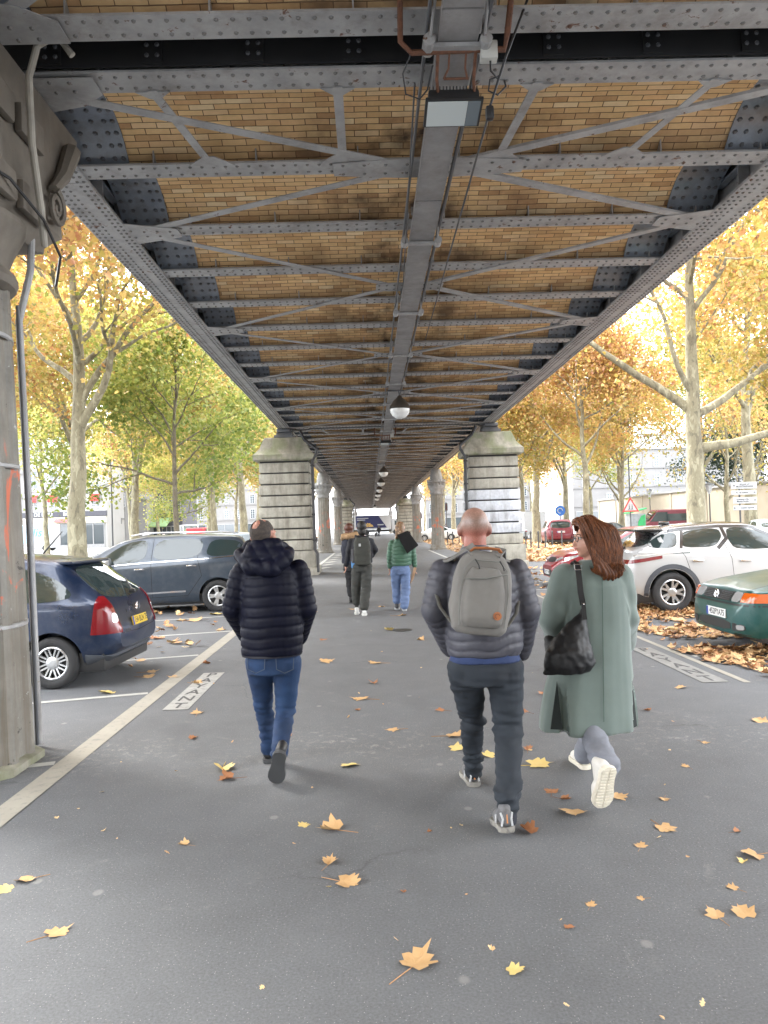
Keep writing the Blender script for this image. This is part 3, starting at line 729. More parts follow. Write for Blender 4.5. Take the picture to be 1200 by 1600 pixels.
def plant(src, label, loc, rz, leaf, group, scale=1, bark=None):
    c = copy_tree(src); c.location = loc; c.rotation_euler = (0, 0, rz); c.scale = (scale,) * 3; c['label'] = label; c['group'] = group
    for o in c.children:
        if o.name.startswith('crown'): o.material_slots[0].link = 'OBJECT'; o.material_slots[0].material = leaf
        elif bark: o.material_slots[0].link = 'OBJECT'; o.material_slots[0].material = bark
    return c
GL, GR = 'plane trees along the left side', 'plane trees along the right side'
# A: tall mottled trunk by the blue car; B: younger bushy tree; C: great spreading tree right; D: slim street tree
A = tree_thing('plane_tree', make_tree(3, 15.5, .34, 5.8, 9, 5.2, 20000, .155, limbs=[(5.3, -5, 62, 5.0, .17), (7.6, 10, 30, 3.6, .1)], leafr=.62),
   'tall plane tree with pale mottled trunk and yellow leaves, behind the dark blue hatchback', (-10.2, 27, 0), .2, L_YEL, M_BARK, GL)
B = tree_thing('plane_tree', make_tree(11, 12.5, .15, 3.3, 15, 3.9, 22000, .15, leafr=.5, upd=.3),
   'young bushy tree with yellow green crown and slim dark trunk, behind the grey people carrier', (-9.2, 37, 0), 1.0, L_GRN, M_BARK2, GL)
C_ = tree_thing('plane_tree', make_tree(21, 16, .37, 9.0, 7, 5.5, 20000, .155, limbs=[(4.2, 0, 12, 6.5, .2), (5.4, 15, 28, 6.0, .17), (5.6, 165, 30, 6.5, .18), (6.2, 185, 55, 5, .12), (7.5, 60, 30, 4.5, .12)]),
   'large plane tree with thick bare spreading limbs, behind the silver car at the right', (12.2, 28.5, 0), 0, L_ORG, M_BARK, GR)
D = tree_thing('plane_tree', make_tree(33, 14, .22, 4.6, 12, 4.2, 19000, .165),
   'slim plane tree with an upright fork and golden leaves, right of the second stone pier', (13.0, 46, 0), .5, L_ORG, M_BARK, GR)
E = tree_thing('bare_tree', make_tree(41, 10, .2, 2.2, 9, 4.2, 2600, .17, fork=3, bend=.22),
   'thin leafless-looking tree with two leaning stems, left of the white direction signs', (23.5, 50, 0), 0, L_YEL, M_BARK, GR)
rt = random.Random(5)
def desc(side, row, i, y):
    depth = ['near', 'nearer', 'middle', 'farther', 'far', 'distant', 'very distant', 'remotest'][min(7, i)]
    return f"{depth} plane tree in the {row} row of the {side} side, about {int(abs(y))} metres off"
i = 0
for (x, y, s, lf, src) in [(-16.5, 22, 1.0, L_YEL, A), (-17.5, 33, .95, L_YEL, D), (-16.5, 44, 1.05, L_YEL, A), (-24, 40, 1.0, L_YEL, D), (-9.8, 49, 1.0, L_YEL, D), (-17, 56, 1, L_YEL, A), (-25, 60, 1, L_GRN, D),
        (-9.8, 60, 1, L_YEL, A), (-17, 68, .9, L_GRN, B), (-9.6, 72, 1.1, L_YEL, D), (-24, 78, 1.0, L_YEL, D), (-17, 82, 1, L_YEL, A), (-9.6, 85, 1.1, L_YEL, D), (-9.6, 98, 1.1, L_ORG, A), (-17, 98, 1.1, L_YEL, D), (-9.6, 114, 1.1, L_YEL, D), (-17, 118, 1.2, L_YEL, A), (-9.8, 134, 1.1, L_YEL, A), (-16, 140, 1.3, L_YEL, D), (-30, 110, 1.2, L_YEL, D), (-9.5, 156, 1.2, L_ORG, D), (-10.4, 15.5, 1.0, L_ORG, A), (-11.5, 3, 1, L_YEL, A), (-11, -9, 1, L_YEL, D), (-18, 10, 1, L_YEL, D), (-8.5, -19, 1, L_YEL, A), (-14, -26, 1.1, L_YEL, A), (-3, -38, 1.1, L_YEL, D)]:
    row = 'kerbside' if x > -12 else ('middle' if x > -20 else 'outer')
    plant(src, desc('left', row, max(0, int(y // 20)), y), (x, y, 0), rt.uniform(0, 6.3), lf, GL, s); i += 1
for (x, y, s, lf, src) in [(19, 30, 1.0, L_YEL, D), (20, 40, 1.05, L_YEL, A), (12.6, 58, 1.0, L_ORG, A), (9.4, 50, .8, L_YEL, D), (19, 58, 1.0, L_YEL, D), (27, 62, 1, L_GRN, A), (12.2, 70, 1.0, L_YEL, D), (19, 74, .9, L_YEL, A), (12.2, 82, 1.1, L_ORG, D), (25, 86, 1.0, L_GRN, D), (18, 90, 1, L_ORG, A), (12.2, 95, 1.1, L_ORG, D), (12, 110, 1.1, L_YEL, A), (18, 112, 1.1, L_YEL, D), (12, 126, 1.1, L_ORG, D), (18, 135, 1.2, L_YEL, A), (12, 145, 1.1, L_ORG, A), (27, 128, 1.2, L_ORG, D), (11.5, 162, 1.2, L_YEL, D), (12.8, 17, .95, L_ORG, A), (13.5, 4, 1.0, L_ORG, A), (14, -9, 1, L_YEL, D), (22, 14, 1, L_ORG, D), (9, -21, 1, L_YEL, A), (15, -30, 1.1, L_ORG, A), (4, -36, 1.1, L_ORG, D)]:
    row = 'kerbside' if x < 14 else ('middle' if x < 22 else 'outer')
    plant(src, desc('right', row, max(0, int(y // 20)), y), (x, y, 0), rt.uniform(0, 6.3), lf, GR, s)
plant(E, 'slender mostly bare tree standing just right of the white direction signs', (26.5, 53, 0), 2.0, L_YEL, GR, .95)
plant(E, 'leaning mostly bare tree by the triangular warning sign', (20.5, 62, 0), 4.0, L_YEL, GR, 1.0)
ev = [('dark evergreen tree above the cream wall, right end', 36, 60, 1.2), ('dark evergreen tree above the cream wall, beside the large plane trunk', 35.5, 72, 1.1), ('dark evergreen tree behind the cream wall, farthest back', 41, 70, 1.4)]
for l, x, y, s in ev: plant(B, l, (x, y, 0), rt.uniform(0, 6), L_DRK, 'evergreens behind the wall', s)

# unseen facade blocks added behind the camera, to be reflected in glass and paint
M_BACKB = pm('added_facade_behind', (.22, .21, .19), .85, .3, .4)
b = MB()
for i in range(9):
    b.box((-70 + i * 16, -78, 0), (-54.5 + i * 16, -66, 14 + (i * 37 % 5)))
bo = b.build('added_facades_behind', M_BACKB, smooth=0); tag(bo, kind='structure')
# ================================================================ cars
def carpaint(name, c, metal=.35, rough=.32):
    m, n, b = newmat(name)
    f = nz(n, 1.5, 6, rough=.65)
    dust = ramp(n, nz(n, 6, 7, rough=.7), [(.45, 0.0), (.8, .10)])
    col = mix(n, dust, c, (.35, .33, .3)); n.links.new(col, b.inputs['Base Color'])
    b.inputs['Metallic'].default_value = metal
    n.links.new(ramp(n, f, [(.3, rough - .06), (.7, rough + .1)]), b.inputs['Roughness'])
    b.inputs['Coat Weight'].default_value = .55; b.inputs['Coat Roughness'].default_value = .05
    return m
def plain(name, c, rough=.5, metal=0, spec=.5, trans=0):
    m, n, b = newmat(name); b.inputs['Base Color'].default_value = rgba(c); b.inputs['Roughness'].default_value = rough
    b.inputs['Metallic'].default_value = metal; b.inputs['Specular IOR Level'].default_value = spec
    return m
M_GLASS = plain('tinted_car_glass', (.022, .034, .034), .03, 0, .6); M_GLASS.node_tree.nodes['Principled BSDF'].inputs['IOR'].default_value = 1.55
M_SHOPGL = plain('shop_glass', (.05, .06, .065), .06, 0, .8)
M_RUB = pm('tyre_rubber', (.022, .022, .023), .8, .3, 30, bmp=.2)
M_BLK = plain('black_plastic_trim', (.02, .02, .021), .45)
M_GREYP = pm('grey_bumper_plastic', (.05, .055, .065), .55)
M_ALLOY = plain('silver_alloy', (.55, .56, .57), .3, .85); M_ALLOYD = plain('dark_alloy', (.05, .05, .055), .35, .6)
M_CHROME = plain('chrome', (.7, .7, .72), .12, 1)
M_REDL = plain('red_lamp_plastic', (.16, .004, .008), .12, 0, .8); M_CLRL = plain('clear_lamp_glass', (.5, .5, .5), .1, .5, .8)
M_ORL = plain('orange_indicator', (.5, .09, .008), .12, 0, .8); M_PLW = plain('white_plate', (.72, .72, .7), .4); M_PLY = plain('yellow_plate', (.62, .42, .02), .4)
M_SEAM = plain('panel_gap', (.008, .008, .009), .8)
def lerp_table(tab, x):
    if x <= tab[0][0]: return tab[0][1]
    for (a, u), (b, v) in zip(tab, tab[1:]):
        if x <= b:
            t = (x - a) / (b - a) if b > a else 1; return u + (v - u) * t
    return tab[-1][1]
def smooth_table(tab, x, h=.05):
    return sum(lerp_table(tab, x + d * h) * w_ for d, w_ in ((-1, .2), (-.5, .2), (0, .2), (.5, .2), (1, .2)))
def chaikin(p, it=2):
    for _ in range(it):
        q = []
        for i in range(len(p)):
            a, b = p[i], p[(i + 1) % len(p)]
            q += [(a[0] * .8 + b[0] * .2, a[1] * .8 + b[1] * .2), (a[0] * .2 + b[0] * .8, a[1] * .2 + b[1] * .8)]
        p = q
    return p
class Car:
    def __init__(s, spec, paint_m, name, label, loc, rz, group='parked cars', hi=True):
        s.r = thing(name, label, 'car', loc, rz, group); s.sp = spec; s.hi = hi
        s.paint = paint_m; L, W = spec['L'], spec['W']; s.L, s.W = L, W
        xs = []; x = -L / 2
        n = 90 if hi else 44
        for i in range(n + 1):
            t = i / n; xs.append(-L / 2 * cos(pi * t) * .35 + (-L / 2 + L * t) * .65)
        rings = []
        for x in xs:
            sec = s.section(x); rings.append([(x, y, z) for y, z in sec] + [(x, -y, z) for y, z in sec[::-1][1:-1]])
        b = MB(); b.rings(rings); o = b.build('body', paint_m, None, smooth=0)
        # wheel arches cut out of the shell
        cut = MB(); wr = spec['wr']
        for wx in spec['wx']:
            for sy in (-1, 1):
                M = Matrix.Translation((wx, sy * (W / 2 - .16), wr)) @ Matrix.Rotation(pi / 2, 4, 'X')
                cut.lathe([(wr + .055, -.24), (wr + .055, .24)], n=36, M=M)
        co = cut.build('cut', paint_m, None, smooth=0)
        md = o.modifiers.new('b', 'BOOLEAN'); md.operation = 'DIFFERENCE'; md.object = co; md.solver = 'EXACT'
        bpy.context.view_layer.update(); dg = bpy.context.evaluated_depsgraph_get()
        me = bpy.data.meshes.new_from_object(o.evaluated_get(dg)); me.materials.clear(); me.materials.append(paint_m); me.materials.append(M_SEAM)
        bpy.data.objects.remove(o); bpy.data.objects.remove(co)
        for p in me.polygons:
            c = p.center; p.material_index = 0
            for wx in spec['wx']:
                if abs((c.xz - V((wx, wr))).length - wr - .05) < .03 and abs(p.normal.y) < .3 and abs(c.y) < W / 2 - .03: p.material_index = 1
        me.polygons.foreach_set('use_smooth', [True] * len(me.polygons)); me.set_sharp_from_angle(angle=radians(38))
        s.body = link(bpy.data.objects.new('body', me)); s.body.parent = s.r
        bm = bmesh.new(); bm.from_mesh(me); s.bvh = BVHTree.FromBMesh(bm); bm.free()
        s.wheels()
        un = MB(); un.bbox((-L / 2 + .15, -W / 2 + .1, .17), (L / 2 - .2, W / 2 - .1, .4), .04); un.build('underbody', M_BLK, s.r)
    def section(s, x):
        sp = s.sp; w = smooth_table(sp['plan'], x); zt = smooth_table(sp['top'], x, .06); zb = lerp_table(sp['bot'], x); be = lerp_table(sp['belt'], x)
        t = max(0, min(1, (zt - be) / .30)); sh = min(be, zt - .045); rf = sp.get('rf', .74)
        wr_ = w * (.90 * (1 - t) + rf * t); sh = max(sh, zb + .1)
        zre = zt - (.022 * (1 - t) + .075 * t)
        pts = [(0, zb), (w * .78, zb), (w * .93, zb + .02), (w * .975, zb + .07)]
        h = sh - zb
        for k in (.28, .45, .6, .75, .88): pts.append((w * (.985 + .02 * sin(k * pi)), zb + h * k))
        pts += [(w * .985, sh - .01), (w * .965, sh + .012 * t)]
        for k in (.2, .4, .6, .8): pts.append((w * .965 + (wr_ - w * .965) * k + .014 * sin(k * pi) * t, sh + .012 * t + (zre - sh - .012 * t) * k))
        pts += [(wr_, zre), (wr_ * .965, zre + (zt - zre) * .42), (wr_ * .86, zre + (zt - zre) * .68), (wr_ * .62, zt - .012), (wr_ * .3, zt - .003), (0, zt)]
        return pts
    def patch(s, poly, view, name, mat, off=.005, rnd=2, parent=None, grid=.07, skirt=.012, sx=1):
        """a shaped panel laid on the shell; view is side, front, rear or top"""
        if rnd: poly = chaikin(poly, rnd)
        bm = bmesh.new(); vs = [bm.verts.new((a, b, 0)) for a, b in poly]; bm.faces.new(vs)
        for ax in (0, 1):
            lo, hi = min(p[ax] for p in poly), max(p[ax] for p in poly); k = math.floor(lo / grid) + 1
            while k * grid < hi:
                nrm = V((1, 0, 0)) if ax == 0 else V((0, 1, 0))
                bmesh.ops.bisect_plane(bm, geom=bm.verts[:] + bm.edges[:] + bm.faces[:], plane_co=nrm * (k * grid), plane_no=nrm, dist=1e-5); k += 1
        bm.verts.ensure_lookup_table()
        if view == 'side': mk = lambda a, b: (V((a, sx * 3, b)), V((0, -sx, 0)))
        elif view == 'front': mk = lambda a, b: (V((5, a, b)), V((-1, 0, 0)))
        elif view == 'rear': mk = lambda a, b: (V((-5, a, b)), V((1, 0, 0)))
        else: mk = lambda a, b: (V((a, b, 4)), V((0, 0, -1)))
        bot = {}
        for v in bm.verts:
            o, d = mk(v.co.x, v.co.y); hit, nn, idx, ds = s.bvh.ray_cast(o, d)
            if hit is None: hit, nn, idx, ds = s.bvh.find_nearest(o + d * (3 - s.W / 2 if view == 'side' else 5 - s.L / 2)); 
            if nn.dot(d) > 0: nn = -nn
            nn = (nn - d * .4).normalized()
            bot[v] = hit - nn * skirt; v.co = hit + nn * off
        be = [e for e in bm.edges if len(e.link_faces) == 1]
        r = bmesh.ops.extrude_edge_only(bm, edges=be)
        nv = [g for g in r['geom'] if isinstance(g, bmesh.types.BMVert)]
        for v in nv:
            for e in v.link_edges:
                ov = e.other_vert(v)
                if ov in bot: v.co = bot[ov]; break
        m = MB(); m.bm(bm); o = m.build(name, mat, parent if parent is not None else s.r, smooth=40); return o
    def line(s, pts, view, wd=.008, mat=None, sx=1, off=.0015, name='panel_gap'):
        """narrow ribbon along a polyline on the shell"""
        b = MB(); q = []
        for (a, c) in zip(pts, pts[1:]):
            n = max(2, int(V((c[0] - a[0], c[1] - a[1])).length / .05))
            q += [(a[0] + (c[0] - a[0]) * i / n, a[1] + (c[1] - a[1]) * i / n) for i in range(n)]
        q.append(pts[-1]); rg = []
        for i, (a, c) in enumerate(q):
            p0_, p1_ = q[max(0, i - 1)], q[min(len(q) - 1, i + 1)]; d = V((p1_[0] - p0_[0], p1_[1] - p0_[1])).normalized()
            row = []
            for k in (-1, 1):
                aa, cc = a - d.y * wd / 2 * k, c + d.x * wd / 2 * k
                if view == 'side': o, dr = V((aa, sx * 3, cc)), V((0, -sx, 0))
                elif view == 'rear': o, dr = V((-5, aa, cc)), V((1, 0, 0))
                elif view == 'front': o, dr = V((5, aa, cc)), V((-1, 0, 0))
                else: o, dr = V((aa, cc, 4)), V((0, 0, -1))
                h, nn, _, _ = s.bvh.ray_cast(o, dr)
                if h is None: row = None; break
                row.append(h - dr * off)
            if row: rg.append(row)
        if len(rg) > 1:
            b.rings(rg, caps=False, closed=False); return b.build(name, mat or M_SEAM, s.r, smooth=0, fix=False)
    def wrap(s, name, mat, planes, off=.01, mirror=True):
        """part of the shell between cutting planes (point, outward normal), lifted off the surface"""
        for q in ((1, -1) if mirror else (1,)):
            bm = bmesh.new(); bm.from_mesh(s.body.data)
            for co, no in planes:
                co = V((co[0], co[1] * q, co[2])); no = V((no[0], no[1] * q, no[2])).normalized()
                bmesh.ops.bisect_plane(bm, geom=bm.verts[:] + bm.edges[:] + bm.faces[:], plane_co=co, plane_no=no, clear_outer=True, dist=1e-5)
            if not bm.faces: bm.free(); continue
            bm.normal_update(); ns = {v: v.normal.copy() for v in bm.verts}; base = {v: v.co.copy() for v in bm.verts}
            for v in bm.verts: v.co = v.co + ns[v] * off
            r = bmesh.ops.extrude_edge_only(bm, edges=[e for e in bm.edges if len(e.link_faces) == 1])
            for v in [g for g in r['geom'] if isinstance(g, bmesh.types.BMVert)]:
                for e in v.link_edges:
                    o_ = e.other_vert(v)
                    if o_ in base: v.co = base[o_] - ns[o_] * .01; break
            m = MB(); m.bm(bm); m.build(name, mat, s.r, smooth=45)
    def wheels(s):
        sp = s.sp; wr = sp['wr']; st = sp.get('rim', 'five'); W = s.W
        for wx in sp['wx']:
            for sy in (-1, 1):
                M = Matrix.Translation((wx, sy * (W / 2 - .115), wr)) @ Matrix.Rotation(-sy * pi / 2, 4, 'X')   # local z points outwards
                t = MB(); ri = wr * .64
                t.lathe([(ri, -.095), (wr * .9, -.1), (wr * .985, -.08), (wr, -.04), (wr, .04), (wr * .985, .08), (wr * .93, .1), (wr * .8, .105), (ri + .01, .095), (ri, .08)], n=40, M=M, caps=False)
                wo = t.build('wheel', M_RUB, s.r, smooth=50)
                k = MB()
                k.lathe([(ri + .003, -.09), (ri + .003, .085), (ri - .012, .092), (ri - .022, .085), (ri - .026, .04), (ri * .94, -.02)], n=40, M=M, caps=False)
                k.lathe([(ri * .94, -.0201), (0.001, -.0202)], n=20, mi=1, M=M, caps=False)
                ns, dbl = {'five': (5, 1), 'seven': (8, 1), 'star': (6, 1), 'ten': (5, 2)}[st]
                k.lathe([(.075, .02), (.075, .066), (.06, .072), (.02, .072)], n=20, M=M)
                for i in range(ns):
                    a = 2 * pi * i / ns
                    for q in ((0,) if dbl == 0 else (-1, 1)):
                        sp_ = .16 if dbl == 2 or st == 'seven' else (.10 if dbl == 1 else 0)
                        a1 = a + q * (.05 if dbl else 0); a2 = a + q * sp_ * 1.6
                        def pt(rr, aa, z, o): return M @ V((rr * cos(aa) - o * sin(aa), rr * sin(aa) + o * cos(aa), z))
                        w0, w1 = (.012, .008) if st == 'seven' else ((.024, .019) if dbl else (.020, .034))
                        k.add([pt(.05, a1, .064, -w0), pt(.05, a1, .064, w0), pt(ri - .015, a2, .075, w1), pt(ri - .015, a2, .075, -w1),
                               pt(.05, a1, .03, -w0), pt(.05, a1, .03, w0), pt(ri - .015, a2, .04, w1), pt(ri - .015, a2, .04, -w1)],
                              [(0, 1, 2, 3), (0, 4, 5, 1), (1, 5, 6, 2), (2, 6, 7, 3), (3, 7, 4, 0)], 0)
                ro = k.build('rim', [sp.get('alloy', M_ALLOY), M_SEAM], wo, smooth=30)
    def plate(s, txt, view, yc, zc, mat, tilt=0, w=.52, h=.11, blue=True):
        d = -1 if view == 'rear' else 1
        hit, nn, _, _ = s.bvh.ray_cast(V((5 * d, yc, zc)), V((-d, 0, 0)))
        b = MB(); M = Matrix.Translation((hit.x + .012 * d, yc, zc)) @ Matrix.Rotation(radians(tilt) * d, 4, 'Y')
        b.bbox((-.008, -w / 2, -h / 2), (.008, w / 2, h / 2), .003, M=M); o = b.build('number_plate', mat, s.r)
        # text runs left to right for someone looking at the plate
        R_ = Matrix(((0, 0, d), (d, 0, 0), (0, 1, 0))).to_4x4()
        text_mesh(txt, h * .95, M_BLK, 'lettering', o, M @ Matrix.Translation((.0085 * d, (.03 if blue else 0) * d, 0)) @ R_ @ Matrix.Diagonal((.92, 1, 1, 1)), depth=.0006, bold=.0015)
        if blue:
            e = MB(); y0 = -d * w / 2; e.box((.008 * d if d > 0 else -.0095, min(y0, y0 + d * .045), -h / 2 + .002), (.0095 if d > 0 else -.008, max(y0, y0 + d * .045), h / 2 - .002), M=M); e.build('plate_band', plain('plate_blue', (.01, .04, .3), .4), o)
    def lights(s, poly, view, mat, name='taillight', both=True, **k):
        for q in ((1, -1) if both else (1,)):
            s.patch([(a * q, b) for a, b in poly], view, name, mat, **k)
    def side_windows(s, polys, chrome=None):
        for sx in (1, -1):
            for p in polys:
                if chrome:
                    c = (sum(a for a, b in p) / len(p), sum(b for a, b in p) / len(p))
                o = s.patch(p, 'side', 'window', M_GLASS, off=.004, rnd=2, sx=sx, grid=.1)
    def mirrors(s, x, z, mat=None):
        for sy in (1, -1):
            w_ = smooth_table(s.sp['plan'], x) * .97
            b = MB(); b.bbox((x - .09, min(sy * w_, sy * (w_ + .22)), z), (x + .05, max(sy * w_, sy * (w_ + .22)), z + .15), .045); b.build('mirror', mat or s.paint, s.r)
    def handle(s, x, z, mat=None, sx=(1, -1)):
        for q in sx:
            h, nn, _, _ = s.bvh.ray_cast(V((x, q * 3, z)), V((0, -q, 0)))
            b = MB(); b.bbox((x - .10, min(h.y, h.y + q * .04), z - .016), (x + .10, max(h.y, h.y + q * .04), z + .016), .012); b.build('door_handle', mat or s.paint, s.r)
def place(spec, side_pt, heading, side):
    """loc so that the rear wheel of the given side (+1 left, -1 right) stands at side_pt"""
    a = heading; wx = spec['wx'][0]; ly = side * (spec['W'] / 2 - .02)
    return (side_pt[0] - (cos(a) * wx - sin(a) * ly), side_pt[1] - (sin(a) * wx + cos(a) * ly), 0)
HL = radians(-173)      # heading of the cars in the left bays
# --- dark blue hatchback
S = dict(L=4.2, W=1.75, wr=.315, wx=(-1.36, 1.35), rim='seven', rf=.76,
    top=[(-2.1, .62), (-2.06, .80), (-1.98, .99), (-1.9, 1.06), (-1.45, 1.43), (-1.3, 1.50), (-.6, 1.57), (0, 1.56), (.35, 1.48), (1.15, 1.03), (1.3, .99), (1.75, .86), (2.0, .70), (2.1, .55)],
    plan=[(-2.1, .62), (-2.04, .72), (-1.9, .80), (-1.5, .86), (-.5, .875), (.9, .875), (1.5, .84), (1.9, .72), (2.1, .50)],
    bot=[(-2.1, .42), (-1.95, .30), (-1.5, .22), (1.4, .20), (1.9, .24), (2.1, .32)], belt=[(-2.1, .97), (-1, .97), (1.2, .90), (2.1, .85)])
blue = carpaint('deep_blue_metallic', (.003, .014, .045), .35)
S['wr'] = .30
c1 = Car(S, blue, 'hatchback', 'dark blue rounded hatchback with yellow number plate parked beside the near column', place(S, (-3.38, 8.36), radians(178), 1), radians(178))
c1.r.scale = (.93,) * 3; c1.r.location.x += -.07 * 1.36 * cos(radians(178)) * -1; c1.r.location.y -= .06; c1.r.location.x += .10
c1.side_windows([[(-1.62, 1.05), (-1.40, 1.26), (-1.0, 1.40), (-.62, 1.43), (-.66, 1.01), (-1.3, 1.0)], [(-.58, 1.01), (-.56, 1.43), (.02, 1.43), (.30, 1.36), (.40, .98)]])
c1.patch([(-.64, 1.03), (-.62, 1.16), (-.52, 1.40), (.52, 1.40), (.62, 1.16), (.64, 1.03), (0, .985)], 'rear', 'rear_window', M_GLASS)
c1.patch([(-.68, 1.02), (-.5, 1.43), (.5, 1.43), (.68, 1.02)], 'front', 'windscreen', M_GLASS)
sp_ = MB(); sp_.bbox((-1.52, -.58, 1.425), (-1.22, .58, 1.465), .018); sp_.build('spoiler', blue, c1.r)
c1.wrap('taillight', M_REDL, [((0, .60, .62), (0, -1, .12)), ((0, 0, 1.04), (0, 0, 1)), ((0, 0, .61), (0, 0, -1)), ((-1.83, 0, .8), (1, 0, .12))], .012)
c1.lights([(.63, .84), (.72, .85), (.72, .73), (.64, .74)], 'rear', M_CLRL, name='reversing_lamp', off=.018)
c1.wrap('bumper', M_GREYP, [((0, 0, .56), (-.1, 0, 1)), ((0, 0, .40), (.1, 0, -1)), ((-1.74, 0, 0), (1, 0, 0))], .028, mirror=False)
c1.plate('154 BLN 75', 'rear', 0, .70, M_PLY, tilt=-12)
em = MB()
for k in (0, 1): em.tube([(-2.085 + .03 * k * 0, -.06, .83 + .035 * k), (-2.085, 0, .875 + .035 * k), (-2.085, .06, .83 + .035 * k)], .012, 6)
em.build('chevron_badge', M_CHROME, c1.r)
hit, _, _, _ = c1.bvh.ray_cast(V((-5, .45, .60)), V((1, 0, 0)))
text_mesh('CITROËN', .055, M_CHROME, 'lettering', c1.r, Matrix.Translation((hit.x - .006, .42, .61)) @ Matrix(((0, 0, -1), (-1, 0, 0), (0, 1, 0))).to_4x4(), depth=.002)
for sx in (1, -1):
    c1.line([(-.62, .99), (-.64, .70), (-.60, .30), (.30, .28), (.52, .60), (.42, .97)], 'side', sx=sx)
    c1.line([(-.64, 1.42), (-.62, 1.0)], 'side', sx=sx, wd=.05, mat=M_BLK, name='door_pillar')
    c1.patch([(-1.62, .80), (-1.54, .80), (-1.54, .87), (-1.62, .87)], 'side', 'fuel_flap', blue, sx=sx, off=.003)
    c1.patch([(-.5, .52), (.2, .50), (.2, .46), (-.5, .48)], 'side', 'rub_strip', M_GREYP, sx=sx, off=.012)
c1.line([(-.60, .98), (-.60, .60), (0, .57), (.60, .60), (.60, .98)], 'rear')
wp = MB(); wp.tube([(-2.02, -.05, 1.05), (-1.80, -.38, 1.19)], .011, 6); wp.bbox((-2.05, -.09, 1.02), (-1.97, -.01, 1.08), .02); wp.build('wiper', M_BLK, c1.r)
wp = MB(); wp.tube([(-.9, 0, 1.56), (-1.15, 0, 1.83)], [.012, .005], 6); wp.build('aerial', M_BLK, c1.r)
c1.mirrors(.55, 1.0); c1.handle(-.45, .84, blue)
# --- grey people carrier
S2 = dict(L=4.5, W=1.84, wr=.325, wx=(-1.42, 1.32), rim='five', rf=.78,
    top=[(-2.25, .60), (-2.2, .95), (-2.1, 1.12), (-1.92, 1.50), (-1.75, 1.56), (-.9, 1.61), (0, 1.60), (.5, 1.52), (1.45, 1.05), (1.6, 1.01), (1.95, .88), (2.15, .72), (2.25, .55)],
    plan=[(-2.25, .68), (-2.15, .80), (-1.9, .87), (-1.3, .915), (1.2, .915), (1.7, .86), (2.05, .72), (2.25, .50)],
    bot=[(-2.25, .40), (-2.0, .26), (-1.5, .21), (1.5, .19), (2.25, .28)], belt=[(-2.25, 1.10), (-1, 1.06), (1.2, .95), (2.25, .9)])
gm2 = carpaint('blue_grey_metallic', (.042, .056, .076), .4)
def carrier(label, paint_m, pt, spec=S2, name='people_carrier', heading=HL):
    c = Car(spec, paint_m, name, label, place(spec, pt, heading, 1), heading)
    c.side_windows([[(-2.02, 1.17), (-1.88, 1.44), (-1.30, 1.49), (-1.16, 1.12)], [(-1.06, 1.12), (-1.18, 1.50), (-.22, 1.52), (-.10, 1.08)], [(.02, 1.07), (-.06, 1.52), (.40, 1.46), (1.05, 1.04), (.9, 1.02)]])
    c.patch([(-.68, 1.14), (-.6, 1.46), (.6, 1.46), (.68, 1.14)], 'rear', 'rear_window', M_GLASS)
    c.patch([(-.72, 1.06), (-.56, 1.47), (.56, 1.47), (.72, 1.06)], 'front', 'windscreen', M_GLASS)
    c.lights([(.72, 1.3), (.80, 1.1), (.82, .8), (.66, .82), (.66, 1.08)], 'rear', M_REDL)
    for sx in (1, -1):
        c.line([(-.16, 1.53), (-.10, 1.05), (-.12, .34), (.98, .33)], 'side', sx=sx); c.line([(-1.1, 1.5), (-1.02, 1.1), (-1.10, .75), (-.82, .36), (-.12, .34)], 'side', sx=sx)
        c.line([(.98, .33), (1.05, .6), (1.0, 1.02)], 'side', sx=sx)
        c.line([(-.78, .45), (.95, .41)], 'side', sx=sx, wd=.035, mat=M_CHROME, name='sill_moulding', off=.006)
        c.line([(-2.05, 1.15), (-1.1, 1.09), (.0, 1.05), (.95, 1.0)], 'side', sx=sx, wd=.02, mat=M_CHROME, name='window_trim', off=.006)
        c.patch([(2.0, .82), (1.7, .86), (1.72, .74), (2.05, .66)], 'side', 'headlight', M_CLRL, sx=sx)
    c.mirrors(.75, 1.02, M_ALLOY); c.handle(-.9, .96, M_CHROME); c.handle(.12, .92, M_CHROME)
    return c
c2 = carrier('blue grey people carrier with chrome handles left of the navy jacket man', gm2, (-3.14, 15.8))
rr = MB()
for sy in (1, -1): rr.tube([(-1.8, sy * .66, 1.59), (-1.5, sy * .66, 1.63), (.0, sy * .66, 1.65), (.3, sy * .66, 1.60)], .016, 6)
rr.build('roof_rail', M_ALLOY, c2.r)
sv = carpaint('pale_silver', (.28, .32, .34), .4)
S3 = dict(L=4.4, W=1.75, wr=.31, wx=(-1.36, 1.3), rim='five', rf=.74,
    top=[(-2.2, .6), (-2.15, .9), (-1.95, 1.0), (-1.35, 1.1), (-.9, 1.36), (-.3, 1.43), (.1, 1.41), (.95, .98), (1.1, .95), (1.8, .82), (2.1, .68), (2.2, .5)],
    plan=[(-2.2, .66), (-2.05, .78), (-1.5, .86), (1.2, .875), (1.7, .83), (2.05, .70), (2.2, .52)],
    bot=[(-2.2, .36), (-1.9, .24), (1.5, .19), (2.2, .28)], belt=[(-2.2, .92), (0, .92), (1.2, .86), (2.2, .8)])
